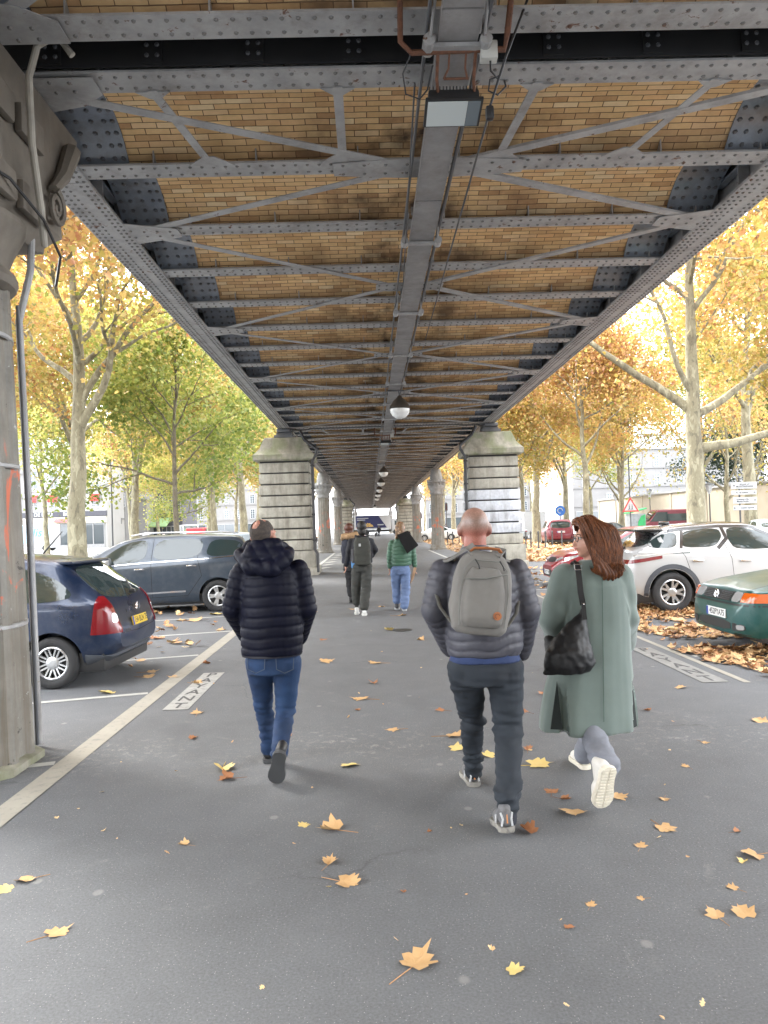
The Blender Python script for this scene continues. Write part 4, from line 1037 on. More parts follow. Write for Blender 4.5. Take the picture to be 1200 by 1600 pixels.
def saloon(label, paint_m, loc, rz, spec=S3, name='saloon_car', group='parked cars', hi=False, lamps=True):
    c = Car(spec, paint_m, name, label, loc, rz, group, hi)
    c.side_windows([[(-1.18, .99), (-.82, 1.30), (-.28, 1.35), (-.25, .97)], [(-.15, .97), (-.18, 1.35), (.15, 1.33), (.68, .97)]])
    c.patch([(-.62, 1.08), (-.52, 1.28), (.52, 1.28), (.62, 1.08)], 'rear', 'rear_window', M_GLASS); c.patch([(-.64, .99), (-.5, 1.31), (.5, 1.31), (.64, .99)], 'front', 'windscreen', M_GLASS)
    c.lights([(.5, .85), (.78, .84), (.78, .72), (.5, .72)], 'rear', M_REDL); c.lights([(.42, .68), (.66, .70), (.66, .60), (.42, .58)], 'front', M_CLRL, name='headlight')
    c.mirrors(.5, .92)
    return c
saloon('low silver saloon showing only its windscreen past the people carrier bonnet', sv, place(S3, (-3.5, 18.3), HL, 1), HL)
carrier('tall silver car whose roof shows just behind the grey people carrier', sv, (-3.1, 20.7))
saloon('white car with black wheels parked just past the left stone pier', carpaint('off_white_paint', (.6, .62, .63), .1), (-5.8, 52.5, 0), radians(12))
saloon('pale blue car parked just past the left stone pier, nearer than the white one', sv, (-6.3, 46, 0), radians(12))
saloon('white saloon crossing between the right round columns', carpaint('white_paint', (.66, .69, .70), .1), (6.5, 76, 0), radians(186), group='cars in the distance')
saloon('small silver car far down the right lane, left of the red people carrier', sv, (12.6, 68, 0), radians(95), group='cars in the distance')
saloon('dark grey car parked far behind the long haired woman', carpaint('dark_grey', (.05, .05, .055)), (16.6, 53, 0), radians(20), group='cars in the distance')
saloon('silver car at the right edge, beyond the black roof', sv, (16.9, 32.5, 0), radians(80), group='cars in the distance')
# --- deep red people carrier seen from behind
S4 = dict(S2); S4['top'] = [(-2.25, .60), (-2.22, .98), (-2.05, 1.55), (-1.9, 1.68), (0, 1.72), (.5, 1.62), (1.35, 1.1), (1.6, 1.04), (2.1, .8), (2.25, .55)]; S4['L'] = 4.5
redp = carpaint('deep_red_paint', (.13, .006, .018), .2)
c = Car(S4, redp, 'people_carrier', 'deep red people carrier seen from behind across the leafy verge', (13.0, 53.5, 0), radians(84), 'cars in the distance')
c.patch([(-.70, 1.12), (-.62, 1.56), (.62, 1.56), (.70, 1.12)], 'rear', 'rear_window', M_GLASS); c.side_windows([[(-1.95, 1.2), (-1.85, 1.55), (-.9, 1.58), (-.9, 1.14)], [(-.8, 1.13), (-.8, 1.58), (0, 1.58), (.0, 1.1)], [(.1, 1.1), (.1, 1.57), (.5, 1.5), (1.0, 1.1)]])
c.lights([(.72, 1.1), (.84, 1.1), (.84, .8), (.74, .8)], 'rear', M_REDL); c.plate('BX 614 QF', 'rear', 0, .86, M_PLW); c.patch([(-.86, .62), (.86, .62), (.84, .42), (-.84, .42)], 'rear', 'bumper', redp, off=.05, skirt=.06)
# --- pale silver crossover with black roof
S5 = dict(L=4.12, W=1.80, wr=.345, wx=(-1.32, 1.24), rim='ten', rf=.74,
    top=[(-2.06, .66), (-2.03, .98), (-1.93, 1.07), (-1.62, 1.20), (-1.45, 1.42), (-1.2, 1.49), (-.4, 1.535), (.1, 1.52), (.5, 1.42), (1.05, 1.06), (1.25, 1.02), (1.8, .92), (1.98, .74), (2.06, .6)],
    plan=[(-2.06, .66), (-1.98, .79), (-1.8, .86), (-1.3, .895), (1.1, .895), (1.6, .86), (1.9, .74), (2.06, .55)],
    bot=[(-2.06, .40), (-1.9, .28), (-1.5, .22), (1.5, .20), (2.06, .30)], belt=[(-2.06, 1.05), (-1, 1.06), (0, 1.02), (1.2, .97), (2.06, .92)])
pearl = carpaint('pearl_silver', (.42, .42, .42), .2)
blk = carpaint('gloss_black', (.012, .012, .014), .1, .2)
c5 = Car(S5, pearl, 'crossover', 'pearl silver crossover with gloss black roof and star wheels, behind the woman', place(S5, (5.17, 13.15), 0, -1), 0)
c5.side_windows([[(-1.72, 1.12), (-1.45, 1.34), (-1.15, 1.38), (-1.22, 1.10)], [(-1.16, 1.11), (-1.08, 1.39), (-.42, 1.43), (-.38, 1.28), (-.55, 1.10)], [(-.30, 1.24), (-.28, 1.43), (.15, 1.41), (.85, 1.06), (-.2, 1.04)]])
c5.patch([(-1.62, -.60), (-1.62, .60), (-1.2, .66), (-.2, .67), (.45, .64), (.45, -.64), (-.2, -.67), (-1.2, -.66)], 'top', 'roof', blk, off=.006, grid=.1)
for sx in (1, -1):
    c5.line([(-1.60, 1.36), (-1.1, 1.425), (-.4, 1.46), (.15, 1.44), (.9, 1.07)], 'side', sx=sx, wd=.05, mat=blk, name='roof_edge', off=.006)
    c5.line([(-1.14, 1.10), (-1.06, 1.40)], 'side', sx=sx, wd=.05, mat=blk, name='door_pillar', off=.005)
    c5.line([(-.36, 1.45), (-.32, 1.24), (-.50, 1.08)], 'side', sx=sx, wd=.06, mat=blk, name='door_pillar', off=.005)
    c5.line([(-1.18, 1.10), (-1.08, .95), (-.98, .62), (-.8, .34), (.85, .32), (.92, .65), (.85, 1.02)], 'side', sx=sx)
    c5.line([(-.40, 1.22), (-.28, .9), (-.24, .34)], 'side', sx=sx)
    c5.line([(-1.95, .985), (-1.5, 1.015), (-1.0, 1.02)], 'side', sx=sx, wd=.02, mat=M_CHROME, name='trim', off=.006)
    # black wheel arch lips
    for wx in S5['wx']:
        pts = [(wx + .450 * cos(a), .345 + .450 * sin(a)) for a in [pi * (-.12 + 1.24 * i / 26) for i in range(27)]]
        c5.line(pts, 'side', sx=sx, wd=.08, mat=M_GREYP, name='arch_lip', off=.014)
c5.patch([(-.64, 1.12), (-.55, 1.38), (.55, 1.38), (.64, 1.12)], 'rear', 'rear_window', M_GLASS); c5.patch([(-.68, 1.07), (-.52, 1.38), (.52, 1.38), (.68, 1.07)], 'front', 'windscreen', M_GLASS)
c5.wrap('taillight', M_REDL, [((0, .40, 0), (0, -1, 0)), ((-1.5, 0, .985), (-.14, 0, 1)), ((-1.5, 0, .93), (.16, 0, -1)), ((-1.48, 0, 0), (1, 0, 0))], .008)
c5.patch([(-.39, .93), (.39, .93), (.39, .90), (-.39, .90)], 'rear', 'light_bar', M_BLK, rnd=0)
c5.wrap('bumper', M_GREYP, [((0, 0, .47), (-.1, 0, 1)), ((-1.72, 0, 0), (1, 0, .2))], .012, mirror=False)
so_ = MB(); so_.bbox((-1.86, -.60, 1.40), (-1.35, .60, 1.445), .02); so_.build('spoiler', blk, c5.r)
sf = MB(); sf.bbox((-1.2, -.03, 1.5), (-1.0, .03, 1.56), .025); sf.build('aerial', blk, c5.r)
wp = MB(); wp.bbox((-1.98, -.1, 1.08), (-1.85, .0, 1.13), .02); wp.tube([(-1.9, -.04, 1.13), (-1.72, .4, 1.2)], .01, 6); wp.build('wiper', M_BLK, c5.r)
c5.plate('FS 208 KM', 'rear', 0, .66, M_PLW); c5.handle(-.88, .88, M_CHROME); c5.handle(-.05, .86, M_CHROME); c5.mirrors(.72, 1.02, blk)
# --- bright red hatchback facing the walkway
S6 = dict(L=4.05, W=1.73, wr=.31, wx=(-1.3, 1.25), rim='five', rf=.74,
    top=[(-2.02, .6), (-2.0, .95), (-1.85, 1.08), (-1.45, 1.36), (-.7, 1.44), (-.1, 1.43), (.9, .99), (1.05, .96), (1.6, .86), (1.85, .72), (2.0, .52)],
    plan=[(-2.02, .66), (-1.9, .8), (-1.3, .86), (1.2, .865), (1.6, .83), (1.88, .68), (2.02, .45)],
    bot=[(-2.02, .36), (-1.7, .22), (1.4, .18), (2.02, .24)], belt=[(-2.02, .98), (0, .92), (1.2, .86), (2.02, .8)])
red6 = carpaint('bright_red_paint', (.22, .006, .012), .1)
c6 = Car(S6, red6, 'hatchback', 'bright red hatchback facing the walkway behind the long haired woman', (4.45 + 2.02, 19.4, 0), radians(180))
c6.side_windows([[(-1.5, 1.08), (-1.3, 1.28), (-.5, 1.36), (-.42, 1.0)], [(-.32, 1.0), (-.38, 1.36), (-.05, 1.34), (.62, .98)]])
c6.patch([(-.66, 1.0), (-.5, 1.34), (.5, 1.34), (.66, 1.0)], 'front', 'windscreen', M_GLASS)
c6.patch([(-.40, .68), (-.30, .60), (.30, .60), (.40, .68), (.20, .72), (-.20, .72)], 'front', 'grille', M_BLK)
c6.patch([(-.62, .42), (-.5, .26), (.5, .26), (.62, .42)], 'front', 'air_intake', M_BLK, rnd=1)
c6.lights([(.40, .69), (.66, .76), (.70, .68), (.44, .61)], 'front', M_CLRL, name='headlight')
for sx in (1, -1): c6.patch([(1.86, .70), (1.45, .80), (1.42, .76), (1.84, .60)], 'side', 'headlight', M_CLRL, sx=sx); c6.line([(-.36, 1.0), (-.3, .3), (.9, .3), (.85, .95)], 'side', sx=sx)
b_ = MB(); b_.tube([(2.02, 0, .72), (2.03, .05, .66), (2.02, 0, .60), (2.03, -.05, .66), (2.02, 0, .72)], .01, 6); b_.build('diamond_badge', M_CHROME, c6.r)
c6.plate('DB 371 YR', 'front', 0, .36, M_PLW); c6.mirrors(.62, .93)
# --- dark green hatchback, nose to the walkway
S7 = dict(L=4.15, W=1.66, wr=.30, wx=(-1.25, 1.22), rim='star', rf=.76,
    top=[(-2.07, .6), (-2.05, .98), (-1.6, 1.36), (-.6, 1.42), (-.1, 1.40), (.72, 1.0), (.85, .97), (1.7, .84), (1.98, .77), (2.03, .70), (2.04, .60), (2.07, .575), (2.09, .50)],
    plan=[(-2.07, .70), (-1.9, .79), (-1.2, .825), (1.2, .83), (1.65, .815), (1.93, .76), (2.03, .66), (2.09, .52)],
    bot=[(-2.07, .36), (-1.7, .24), (1.4, .20), (1.9, .20), (2.09, .26)], belt=[(-2.07, .92), (.7, .88), (1.4, .80), (2.07, .74)])
grn = carpaint('dark_teal_metallic', (.005, .060, .055), .15); grn.node_tree.nodes['Principled BSDF'].inputs['Coat Weight'].default_value = .3
c7 = Car(S7, grn, 'hatchback', 'dark green older hatchback with orange indicator, nose over the leaf heap at the right edge', (4.2 + 2.08, 9.42, 0), radians(180))
c7.side_windows([[(-1.5, 1.02), (-1.3, 1.26), (-.62, 1.33), (-.6, .96)], [(-.5, .96), (-.52, 1.33), (-.12, 1.31), (.5, .95)]])
c7.patch([(-.64, 1.02), (-.52, 1.31), (.52, 1.31), (.64, 1.02)], 'front', 'windscreen', M_GLASS)
g_ = c7.patch([(-.36, .735), (-.36, .625), (.36, .625), (.36, .735)], 'front', 'grille', M_BLK, rnd=0, off=.004)
gb = MB()
for z in (.643, .663, .683, .703, .723):
    h, _, _, _ = c7.bvh.ray_cast(V((5, 0, z)), V((-1, 0, 0))); x = h.x + .012
    for (ya, yb) in ((-.35, -.07), (.07, .35)): gb.box((x - .02, ya, z - .0035), (x, yb, z + .0035))
gb.build('grille_slat', M_CHROME, g_)
rg_ = MB(); hx = c7.bvh.ray_cast(V((5, 0, .68)), V((-1, 0, 0)))[0].x + .02
rg_.tube([(hx, .058 * cos(a), .683 + .058 * sin(a)) for a in [2 * pi * i / 20 for i in range(21)]], .007, 6, caps=False)
rg_.tube([(hx, -.035, .715), (hx, -.012, .683), (hx, 0, .70), (hx, .012, .683), (hx, .035, .715)], .006, 5); rg_.tube([(hx, -.045, .69), (hx, -.022, .64), (hx, 0, .675), (hx, .022, .64), (hx, .045, .69)], .006, 5)
rg_.build('round_badge', M_CHROME, c7.r)
c7.lights([(.38, .74), (.38, .625), (.58, .63), (.585, .735)], 'front', M_CLRL, name='headlight', rnd=1, off=.01)
c7.wrap('indicator', M_ORL, [((0, .592, 0), (0, -1, 0)), ((0, 0, .735), (0, 0, 1)), ((0, 0, .632), (0, 0, -1)), ((1.80, 0, .69), (-1, 0, 0))], .011)
for sx in (1, -1):
    c7.line([(2.0, .595), (1.6, .60), (1.5, .60)], 'side', sx=sx, wd=.02, mat=M_BLK, name='bumper_gap')
    c7.line([(-.56, .96), (-.5, .3), (.7, .3), (.75, .9)], 'side', sx=sx); c7.line([(1.93, .22), (1.55, .22)], 'side', sx=sx, wd=.06, mat=M_BLK, name='chin')
c7.line([(-.70, .60), (.70, .60)], 'front', wd=.022, mat=M_BLK, name='bumper_gap')
c7.patch([(-.42, .40), (-.42, .29), (.42, .29), (.42, .40)], 'front', 'air_intake', M_BLK, rnd=1)
c7.lights([(.46, .39), (.46, .29), (.66, .31), (.66, .38)], 'front', M_BLK, name='air_intake', rnd=1); c7.lights([(.57, .375), (.57, .315), (.65, .32), (.65, .37)], 'front', M_CLRL, name='fog_lamp', rnd=1, off=.01)
c7.line([(.80, -.66), (1.3, -.68), (1.9, -.62)], 'top'); c7.line([(.80, .66), (1.3, .68), (1.9, .62)], 'top'); c7.line([(1.98, -.6), (1.99, 0), (1.98, .6)], 'top', wd=.012)
c7.patch([(-.68, .28), (-.68, .21), (.68, .21), (.68, .28)], 'front', 'chin', M_BLK, rnd=1)
c7.plate('452PYA75', 'front', .08, .475, M_PLW, w=.5, h=.105)
c7.mirrors(.45, .93)
# ================================================================ overhead duct, lamps, wires
M_DUCT = steel('grey_cable_duct', (.24, .235, .235), .5, .7)
r = thing('cable_duct', 'long straight grey cable duct slung under the middle of the brick vaults', 'duct', (.72, 0, 0))
d = MB(); y = -16
while y < 140:
    d.box((-.135, y, 5.035), (.135, y + 2.98, 5.12)); d.box((-.15, y + .5, 5.12), (.15, y + .56, 5.19))
    for s2 in (-1, 1): d.box((s2 * .136 - .002, y, 5.03), (s2 * .136 + .006, y + 2.98, 5.045))
    y += 3
d.build('duct', M_DUCT, r, smooth=0)
h = MB(); h.box((-.2, -.02, 5.0), (.2, .05, 5.028)); h.tube([(-.2, -.06, 5.03), (-.2, .09, 5.03)], .045, 10); h.tube([(.2, -.06, 5.03), (.2, .09, 5.03)], .045, 10)
for s2 in (-1, 1): h.tube([(s2 * .19, 0, 5.03), (s2 * .2, 0, 5.22)], .016, 6); h.tube([(s2 * .19, 0, 5.03), (s2 * .17, -.45, 5.2)], .012, 6)
h = h.build('hanger', M_STEEL, r, fix=False)
for i, y in enumerate([5.35] + [Y0 + 3.38 + i * 3.048 for i in range(32)]):
    c = h if i == 0 else link(h.copy()); c.parent = r; c.location.y = y
pi_ = MB(); pi_.tube([(.2, -16, 5.13), (.2, 120, 5.13)], .02, 6); pi_.tube([(-.21, -16, 5.12), (-.21, 60, 5.12)], .014, 6); pi_.build('conduit', M_STEELD, r)
def flood(Y, label, detail=True):
    r = thing('floodlight', label, 'floodlight', (.76, Y, .07), 0)
    b = MB()
    b.tube([(-.44, -.38, 5.2), (-.44, -.25, 4.98), (-.36, -.2, 4.93), (.05, -.2, 4.94), (.12, -.2, 4.95)], .02, 6)
    b.tube([(.33, -.38, 5.21), (.31, -.3, 5.0), (.30, -.22, 4.93), (.1, -.2, 4.945)], .022, 6)
    for x in (-.17, .1): b.tube([(x, -.2, 4.94), (x, -.05, 4.82), (x + .02, .05, 4.74)], .012, 6)
    b.tube([(-.09, -.2, 4.93), (-.09, -.12, 4.86), (-.12, -.06, 4.82)], .008, 5); b.tube([(.03, -.2, 4.93), (.03, -.12, 4.86), (.05, -.06, 4.82)], .008, 5)
    b.tube([(-.12, -.06, 4.82), (.06, -.06, 4.82)], .010, 5)
    b.build('bracket', M_RUST, r)
    M = Matrix.Translation((-.04, .12, 4.70)) @ Matrix.Rotation(radians(-10), 4, 'X')
    h = MB(); h.bbox((-.19, -.12, -.02), (.19, .12, .07), .02, M=M)
    for i in range(15): x = -.175 + i * .025; h.box((x - .003, -.11, .07), (x + .003, .11, .10), M=M)
    h.bbox((-.215, -.15, -.045), (.215, .15, -.02), .01, M=M); h.build('housing', M_BLK, r)
    g = MB(); g.box((-.195, -.13, -.050), (.10, .13, -.0455), M=M); g.build('glass', plain('pale_lamp_glass', (.55, .6, .6), .15), r)
    g = MB(); g.box((.102, -.13, -.050), (.195, .13, -.0455), M=M); g.build('glass', plain('grey_lamp_glass', (.16, .19, .21), .15), r)
    j = MB(); j.bbox((.13, -.24, 4.86), (.25, -.16, 4.99), .01); j.build('junction_box', pm('white_box', (.5, .5, .47), .6), r)
    c = MB(); c.tube([(.2, -.2, 4.86), (.2, -.2, 4.79), (.26, -.16, 4.75), (.31, -.12, 4.77), (.32, -.12, 4.72), (.26, -.12, 4.66), (.19, -.14, 4.68), (.2, -.16, 4.75), (.28, -.14, 4.79)], .007, 6)
    c.build('cable', M_BLACKP, r); c = MB()
    c.tube([(-.36, -.2, 4.93), (-.42, -.1, 4.84), (-.4, -.05, 4.72), (-.3, -.05, 4.68), (-.24, -.05, 4.75), (-.2, -.1, 4.9)], .006, 6)
    c.build('cable', M_BLACKP, r); return r
f1 = flood(5.60, 'square floodlight in a rusty frame under the cable duct, close overhead')
f2 = copy_tree(f1); f2.location = (.72, 28.2, 0); f2['label'] = 'small black floodlight hanging over the walkway between the stone piers'
M_OPAL = pm('opal_glass', (.7, .7, .68), .25, .05); M_BRONZE = pm('brown_lamp_hood', (.05, .042, .035), .45)
def globe(Y, label):
    r = thing('globe_lamp', label, 'lamp', (.84, Y, 0), 0, 'globe lamps under the viaduct')
    h = MB(); h.lathe([(.02, 4.9), (.05, 4.88), (.07, 4.84), (.16, 4.76), (.24, 4.64), (.265, 4.57), (.25, 4.55)], n=28, caps=False); h.build('hood', M_BRONZE, r)
    g = MB(); g.lathe([(.245, 4.56)] + [(.25 * cos(a), 4.555 - .25 * sin(a)) for a in [pi / 2 * i / 9 for i in range(1, 10)]], n=28, caps=False); g.build('globe', M_OPAL, r, smooth=60)
    s_ = MB(); s_.tube([(0, 0, 4.88), (-.03, 0, 5.15)], .016, 6); s_.box((-.3, -.02, 5.0), (.12, .02, 5.03)); s_.tube([(-.28, 0, 5.02), (-.28, 0, 5.2)], .012, 6); s_.build('hanger', M_STEELD, r); return r
g1 = globe(19.2, 'large globe lamp with brown hood, nearest of the row over the walkway')
nm = ['second', 'third', 'fourth', 'fifth', 'sixth', 'seventh']
for i, Y in enumerate((42, 52, 62, 72, 82, 117)):
    c = copy_tree(g1); c.location.y = Y; c['label'] = f'globe lamp with brown hood, {nm[i]} nearest in the overhead row'
def wire(name, label, pts, rad, mat=M_BLACKP):
    b = MB(); b.tube(pts, rad, 6); o = b.build(name, mat); tag(o, label, 'cable'); return o
def sagline(a, b, s, n=14): return [a.lerp(b, i / n) + V((0, 0, -s * 4 * (i / n) * (1 - i / n))) for i in range(n + 1)]
wire('overhead_wire', 'thin black wire running ahead from the floodlight, right of the duct', [P(835, -30, 5.3), P(790, 90, 5.3), P(766, 165, 5.5)] + sagline(P(765, 175, 5.52), P(645, 600, 23), .0), .009)
wire('overhead_wire', 'thin black wire running ahead on the left of the duct', sagline(P(648, 130, 5.5), P(618, 650, 30), .0), .007)
b = MB(); pk = P(765, 175, 5.5); b.bbox(tuple(pk - V((.03, .03, .06))), tuple(pk + V((.03, .03, .04))), .02); o = b.build('cable_clamp', M_BLACKP); tag(o, 'black lump of cable clamp on the wire beside the floodlight', 'clamp')

# ================================================================ street setting left and right
M_VERGE = pm('leafy_soil', (.22, .14, .07), .9, .4, 9, bmp=.4)
M_PAV = pm('pale_pavement', (.24, .235, .225), .85, .12, 1.2, bmp=.2)
M_GRASS = pm('worn_grass', (.10, .13, .04), .9, .4, 4, c2=(.25, .15, .07))
sheet('verge', [(4.9, 31), (14.5, 31), (14.5, 170), (4.9, 170)], .006, M_VERGE)
sheet('pavement', [(-80, 78), (-22, 78), (-13, 200), (-80, 200)], .006, M_PAV)
sheet('pavement', [(23, 22), (30, 22), (30, 120), (23, 120)], .006, M_PAV)
sheet('verge', [(-8.4, 33), (-13, 33), (-13, 170), (-8.4, 170)], .006, M_VERGE)
# litter and single leaves
def dryleaf(name, stops):
    m, n, b = newmat(name)
    oi = N(n, 'ShaderNodeAttribute', attribute_name='var'); sp = N(n, 'ShaderNodeSeparateColor'); n.links.new(oi.outputs['Color'], sp.inputs[0])
    f = N(n, 'ShaderNodeMath', operation='MULTIPLY_ADD', i_1=.5); n.links.new(nz(n, 30, 4), f.inputs[0])
    g = N(n, 'ShaderNodeMath', operation='SUBTRACT', i_1=.25); n.links.new(sp.outputs[0], g.inputs[0]); n.links.new(g.outputs[0], f.inputs[2])
    n.links.new(ramp(n, f.outputs[0], stops), b.inputs['Base Color']); b.inputs['Roughness'].default_value = .7; return m
LF_MIX = dryleaf('fallen_leaves', [(0, (.10, .04, .018)), (.25, (.32, .15, .065)), (.5, (.52, .30, .14)), (.75, (.60, .40, .20)), (1, (.66, .50, .26))])
LF_TAN = dryleaf('tan_dry_leaf', [(0, (.34, .17, .07)), (.5, (.50, .31, .14)), (1, (.56, .38, .19))])
LF_YEL = dryleaf('yellow_leaf', [(0, (.52, .36, .08)), (.5, (.62, .47, .16)), (1, (.64, .50, .24))])
LF_BRN = dryleaf('brown_leaf', [(0, (.16, .06, .025)), (.5, (.32, .14, .06)), (1, (.42, .21, .10))])
def maple(mb, c, sz, rz, rnd, curl=.25, tilt=.2, stem=True, val=.5, fold=0):
    """a plane leaf: five toothed lobes on a curled surface"""
    lob = [(-100, .52), (-80, .46), (-62, .74), (-48, .68), (-38, .54), (-28, .78), (-11, .70), (-4, .80), (0, 1.0), (4, .80), (11, .70), (28, .78), (38, .54), (48, .68), (62, .74), (80, .46), (100, .52), (140, .44), (176, .18), (-176, .18), (-140, .44)]
    pts = []
    for a, r_ in lob:
        a = radians(a + rnd.uniform(-4, 4)); r_ = r_ * rnd.uniform(.88, 1.1) * sz * .62
        pts.append((r_ * cos(a), r_ * sin(a)))
    ph = rnd.uniform(0, 6); R_ = Matrix.Rotation(rz, 3, 'Z') @ Matrix.Rotation(rnd.uniform(-tilt, tilt), 3, 'X') @ Matrix.Rotation(rnd.uniform(-tilt, tilt), 3, 'Y')
    def z_(x, y):
        rr = sqrt(x * x + y * y) / sz
        z = curl * sz * rr * rr * (1.2 + sin(3 * atan2(y, x) + ph)) * .9
        if fold: z += abs(y) * fold
        return z
    mids = [(x * .5, y * .5) for x, y in pts]
    vs = [(0, 0, z_(0, 0))] + [(x, y, z_(x, y)) for x, y in mids] + [(x, y, z_(x, y)) for x, y in pts]
    vs = [R_ @ V(p) for p in vs]; lo = min(p.z for p in vs); vs = [p + V(c) + V((0, 0, -lo + .003)) for p in vs]
    n = len(pts); fs = [(0, 1 + i, 1 + (i + 1) % n) for i in range(n)] + [(1 + i, 1 + n + i, 1 + n + (i + 1) % n, 1 + (i + 1) % n) for i in range(n)]
    mb.add(vs, fs, 0, (val,) * 3)
    if stem:
        a = V(c) + R_ @ V((-.05 * sz, 0, .004)); a.z = max(a.z, .006); e = V(c) + R_ @ V((-.75 * sz, .12 * sz, 0)); e.z = .006
        b0 = len(mb.f); mb.tube([a, a.lerp(e, .5) + V((0, 0, .004)), e], sz * .012, 4)
        for k in range(b0, len(mb.f)): mb.col[k] = (.15,) * 3
rl = random.Random(77)
def small_leaf(mb, c, sz, rz, rnd, val):
    pr = [(-.5, 0), (-.2, .38), (-.05, .22), (.15, .42), (.2, .16), (.55, .1), (.5, -.12), (.2, -.18), (.12, -.42), (-.08, -.2), (-.25, -.36)]
    R_ = Matrix.Rotation(rz, 3, 'Z') @ Matrix.Rotation(rnd.gauss(0, .35), 3, 'X') @ Matrix.Rotation(rnd.gauss(0, .35), 3, 'Y')
    cu = rnd.uniform(-.5, 1.2); vs = [V((0, 0, 0))] + [V((x * sz, y * sz, cu * sz * (x * x + y * y))) for x, y in pr]
    vs = [R_ @ p for p in vs]; lo = min(p.z for p in vs); vs = [p + V(c) + V((0, 0, -lo)) for p in vs]
    n = len(pr); mb.add(vs, [(0, 1 + i, 1 + (i + 1) % n) for i in range(n)], 0, (val,) * 3)
def litter(name, n, fn, label_kind, sz=(.10, .19)):
    b = MB(); k = 0
    while k < n:
        x, y, dens = fn()
        if rl.random() > dens: continue
        if name == 'leaf_heap': maple(b, (x, y, .003 + rl.random() ** 2 * .04 * dens), rl.uniform(.085, .19), rl.uniform(0, 6.3), rl, curl=rl.uniform(.0, .75), tilt=.3, stem=False, val=min(1, max(0, rl.gauss(.55, .25))))
        else: small_leaf(b, (x, y, .006 + rl.random() ** 2 * .035 * dens), rl.uniform(*sz), rl.uniform(0, 6.3), rl, min(1, max(0, rl.gauss(.52, .24))))
        k += 1
    o = b.build(name, LF_MIX, smooth=0, fix=False); tag(o, kind='stuff'); return o
def heap():
    x = 3.7 + rl.random() ** 1.25 * 7; y = rl.uniform(6.9, 15.5)
    nv = noise.noise(V((x * .8, y * .8, 0))) + .5 * noise.noise(V((x * 2.2, y * 2.2, 4)))
    edge = 3.75 + .35 * noise.noise(V((y * .9, 1, 7))) + (.35 if y < 8.2 else 0) - .03 * (y - 8)
    dn = max(0, min(1, .85 + nv * 1.5)) * max(0, min(1, (x - edge) / .35 + .1))
    if y < 9.3 and x > 4.0 + .25 * noise.noise(V((y * 2, 3, 1))): dn = max(dn, .75 + nv * .8)
    if 9.45 < y < 10.15 and x < 6.3: dn *= .08
    if y > 14.2: dn *= .4
    return x, y, dn
litter('leaf_heap', 9200, heap, '')
litter('leaf_scatter', 3600, lambda: (rl.uniform(4.9, 14.4), 31 + rl.random() ** 1.5 * 60, .8 if True else 0), '', (.14, .26))
litter('leaf_scatter', 900, lambda: (rl.uniform(-13, -8.4), 33 + rl.random() ** 1.4 * 50, .8), '', (.14, .26))
litter('leaf_scatter', 500, lambda: (lambda x, y: (x, y, 1 if noise.noise(V((x, y, 3))) > .0 else .12))(rl.uniform(-8.5, -2.5), rl.uniform(9.5, 26)), '', (.09, .17))
litter('leaf_scatter', 420, lambda: (lambda x, y: (x, y, 1 if noise.noise(V((x, y, 9))) > .0 else .15))(rl.uniform(3.7, 9), rl.uniform(15.5, 27)), '', (.09, .17))
protos = {}
def leaf_obj(px, py, w, col, fold=0):
    g = G(px, py); sz = w * g.y / FPX * 1.25; k = (col, rl.randrange(8), fold > 0)
    if k not in protos:
        b = MB(); maple(b, (0, 0, 0), 1.0, 0, random.Random(len(protos) * 7 + 1), curl=.16 + .22 * rl.random(), tilt=.14, val={'t': .55, 'y': .6, 'b': .5}[col], fold=.5 if fold else 0, stem=len(protos) % 3 != 1)
        me = b.build('plane_leaf', {'t': LF_TAN, 'y': LF_YEL, 'b': LF_BRN}[col], smooth=0, fix=False); protos[k] = me.data; bpy.data.objects.remove(me)
    o = link(bpy.data.objects.new('plane_leaf', protos[k])); o.location = (g.x, g.y, .0); o.scale = (sz,) * 3; o.rotation_euler = (0, 0, rl.uniform(0, 6.3)); return o
GLF = 'plane leaves fallen on the walkway'
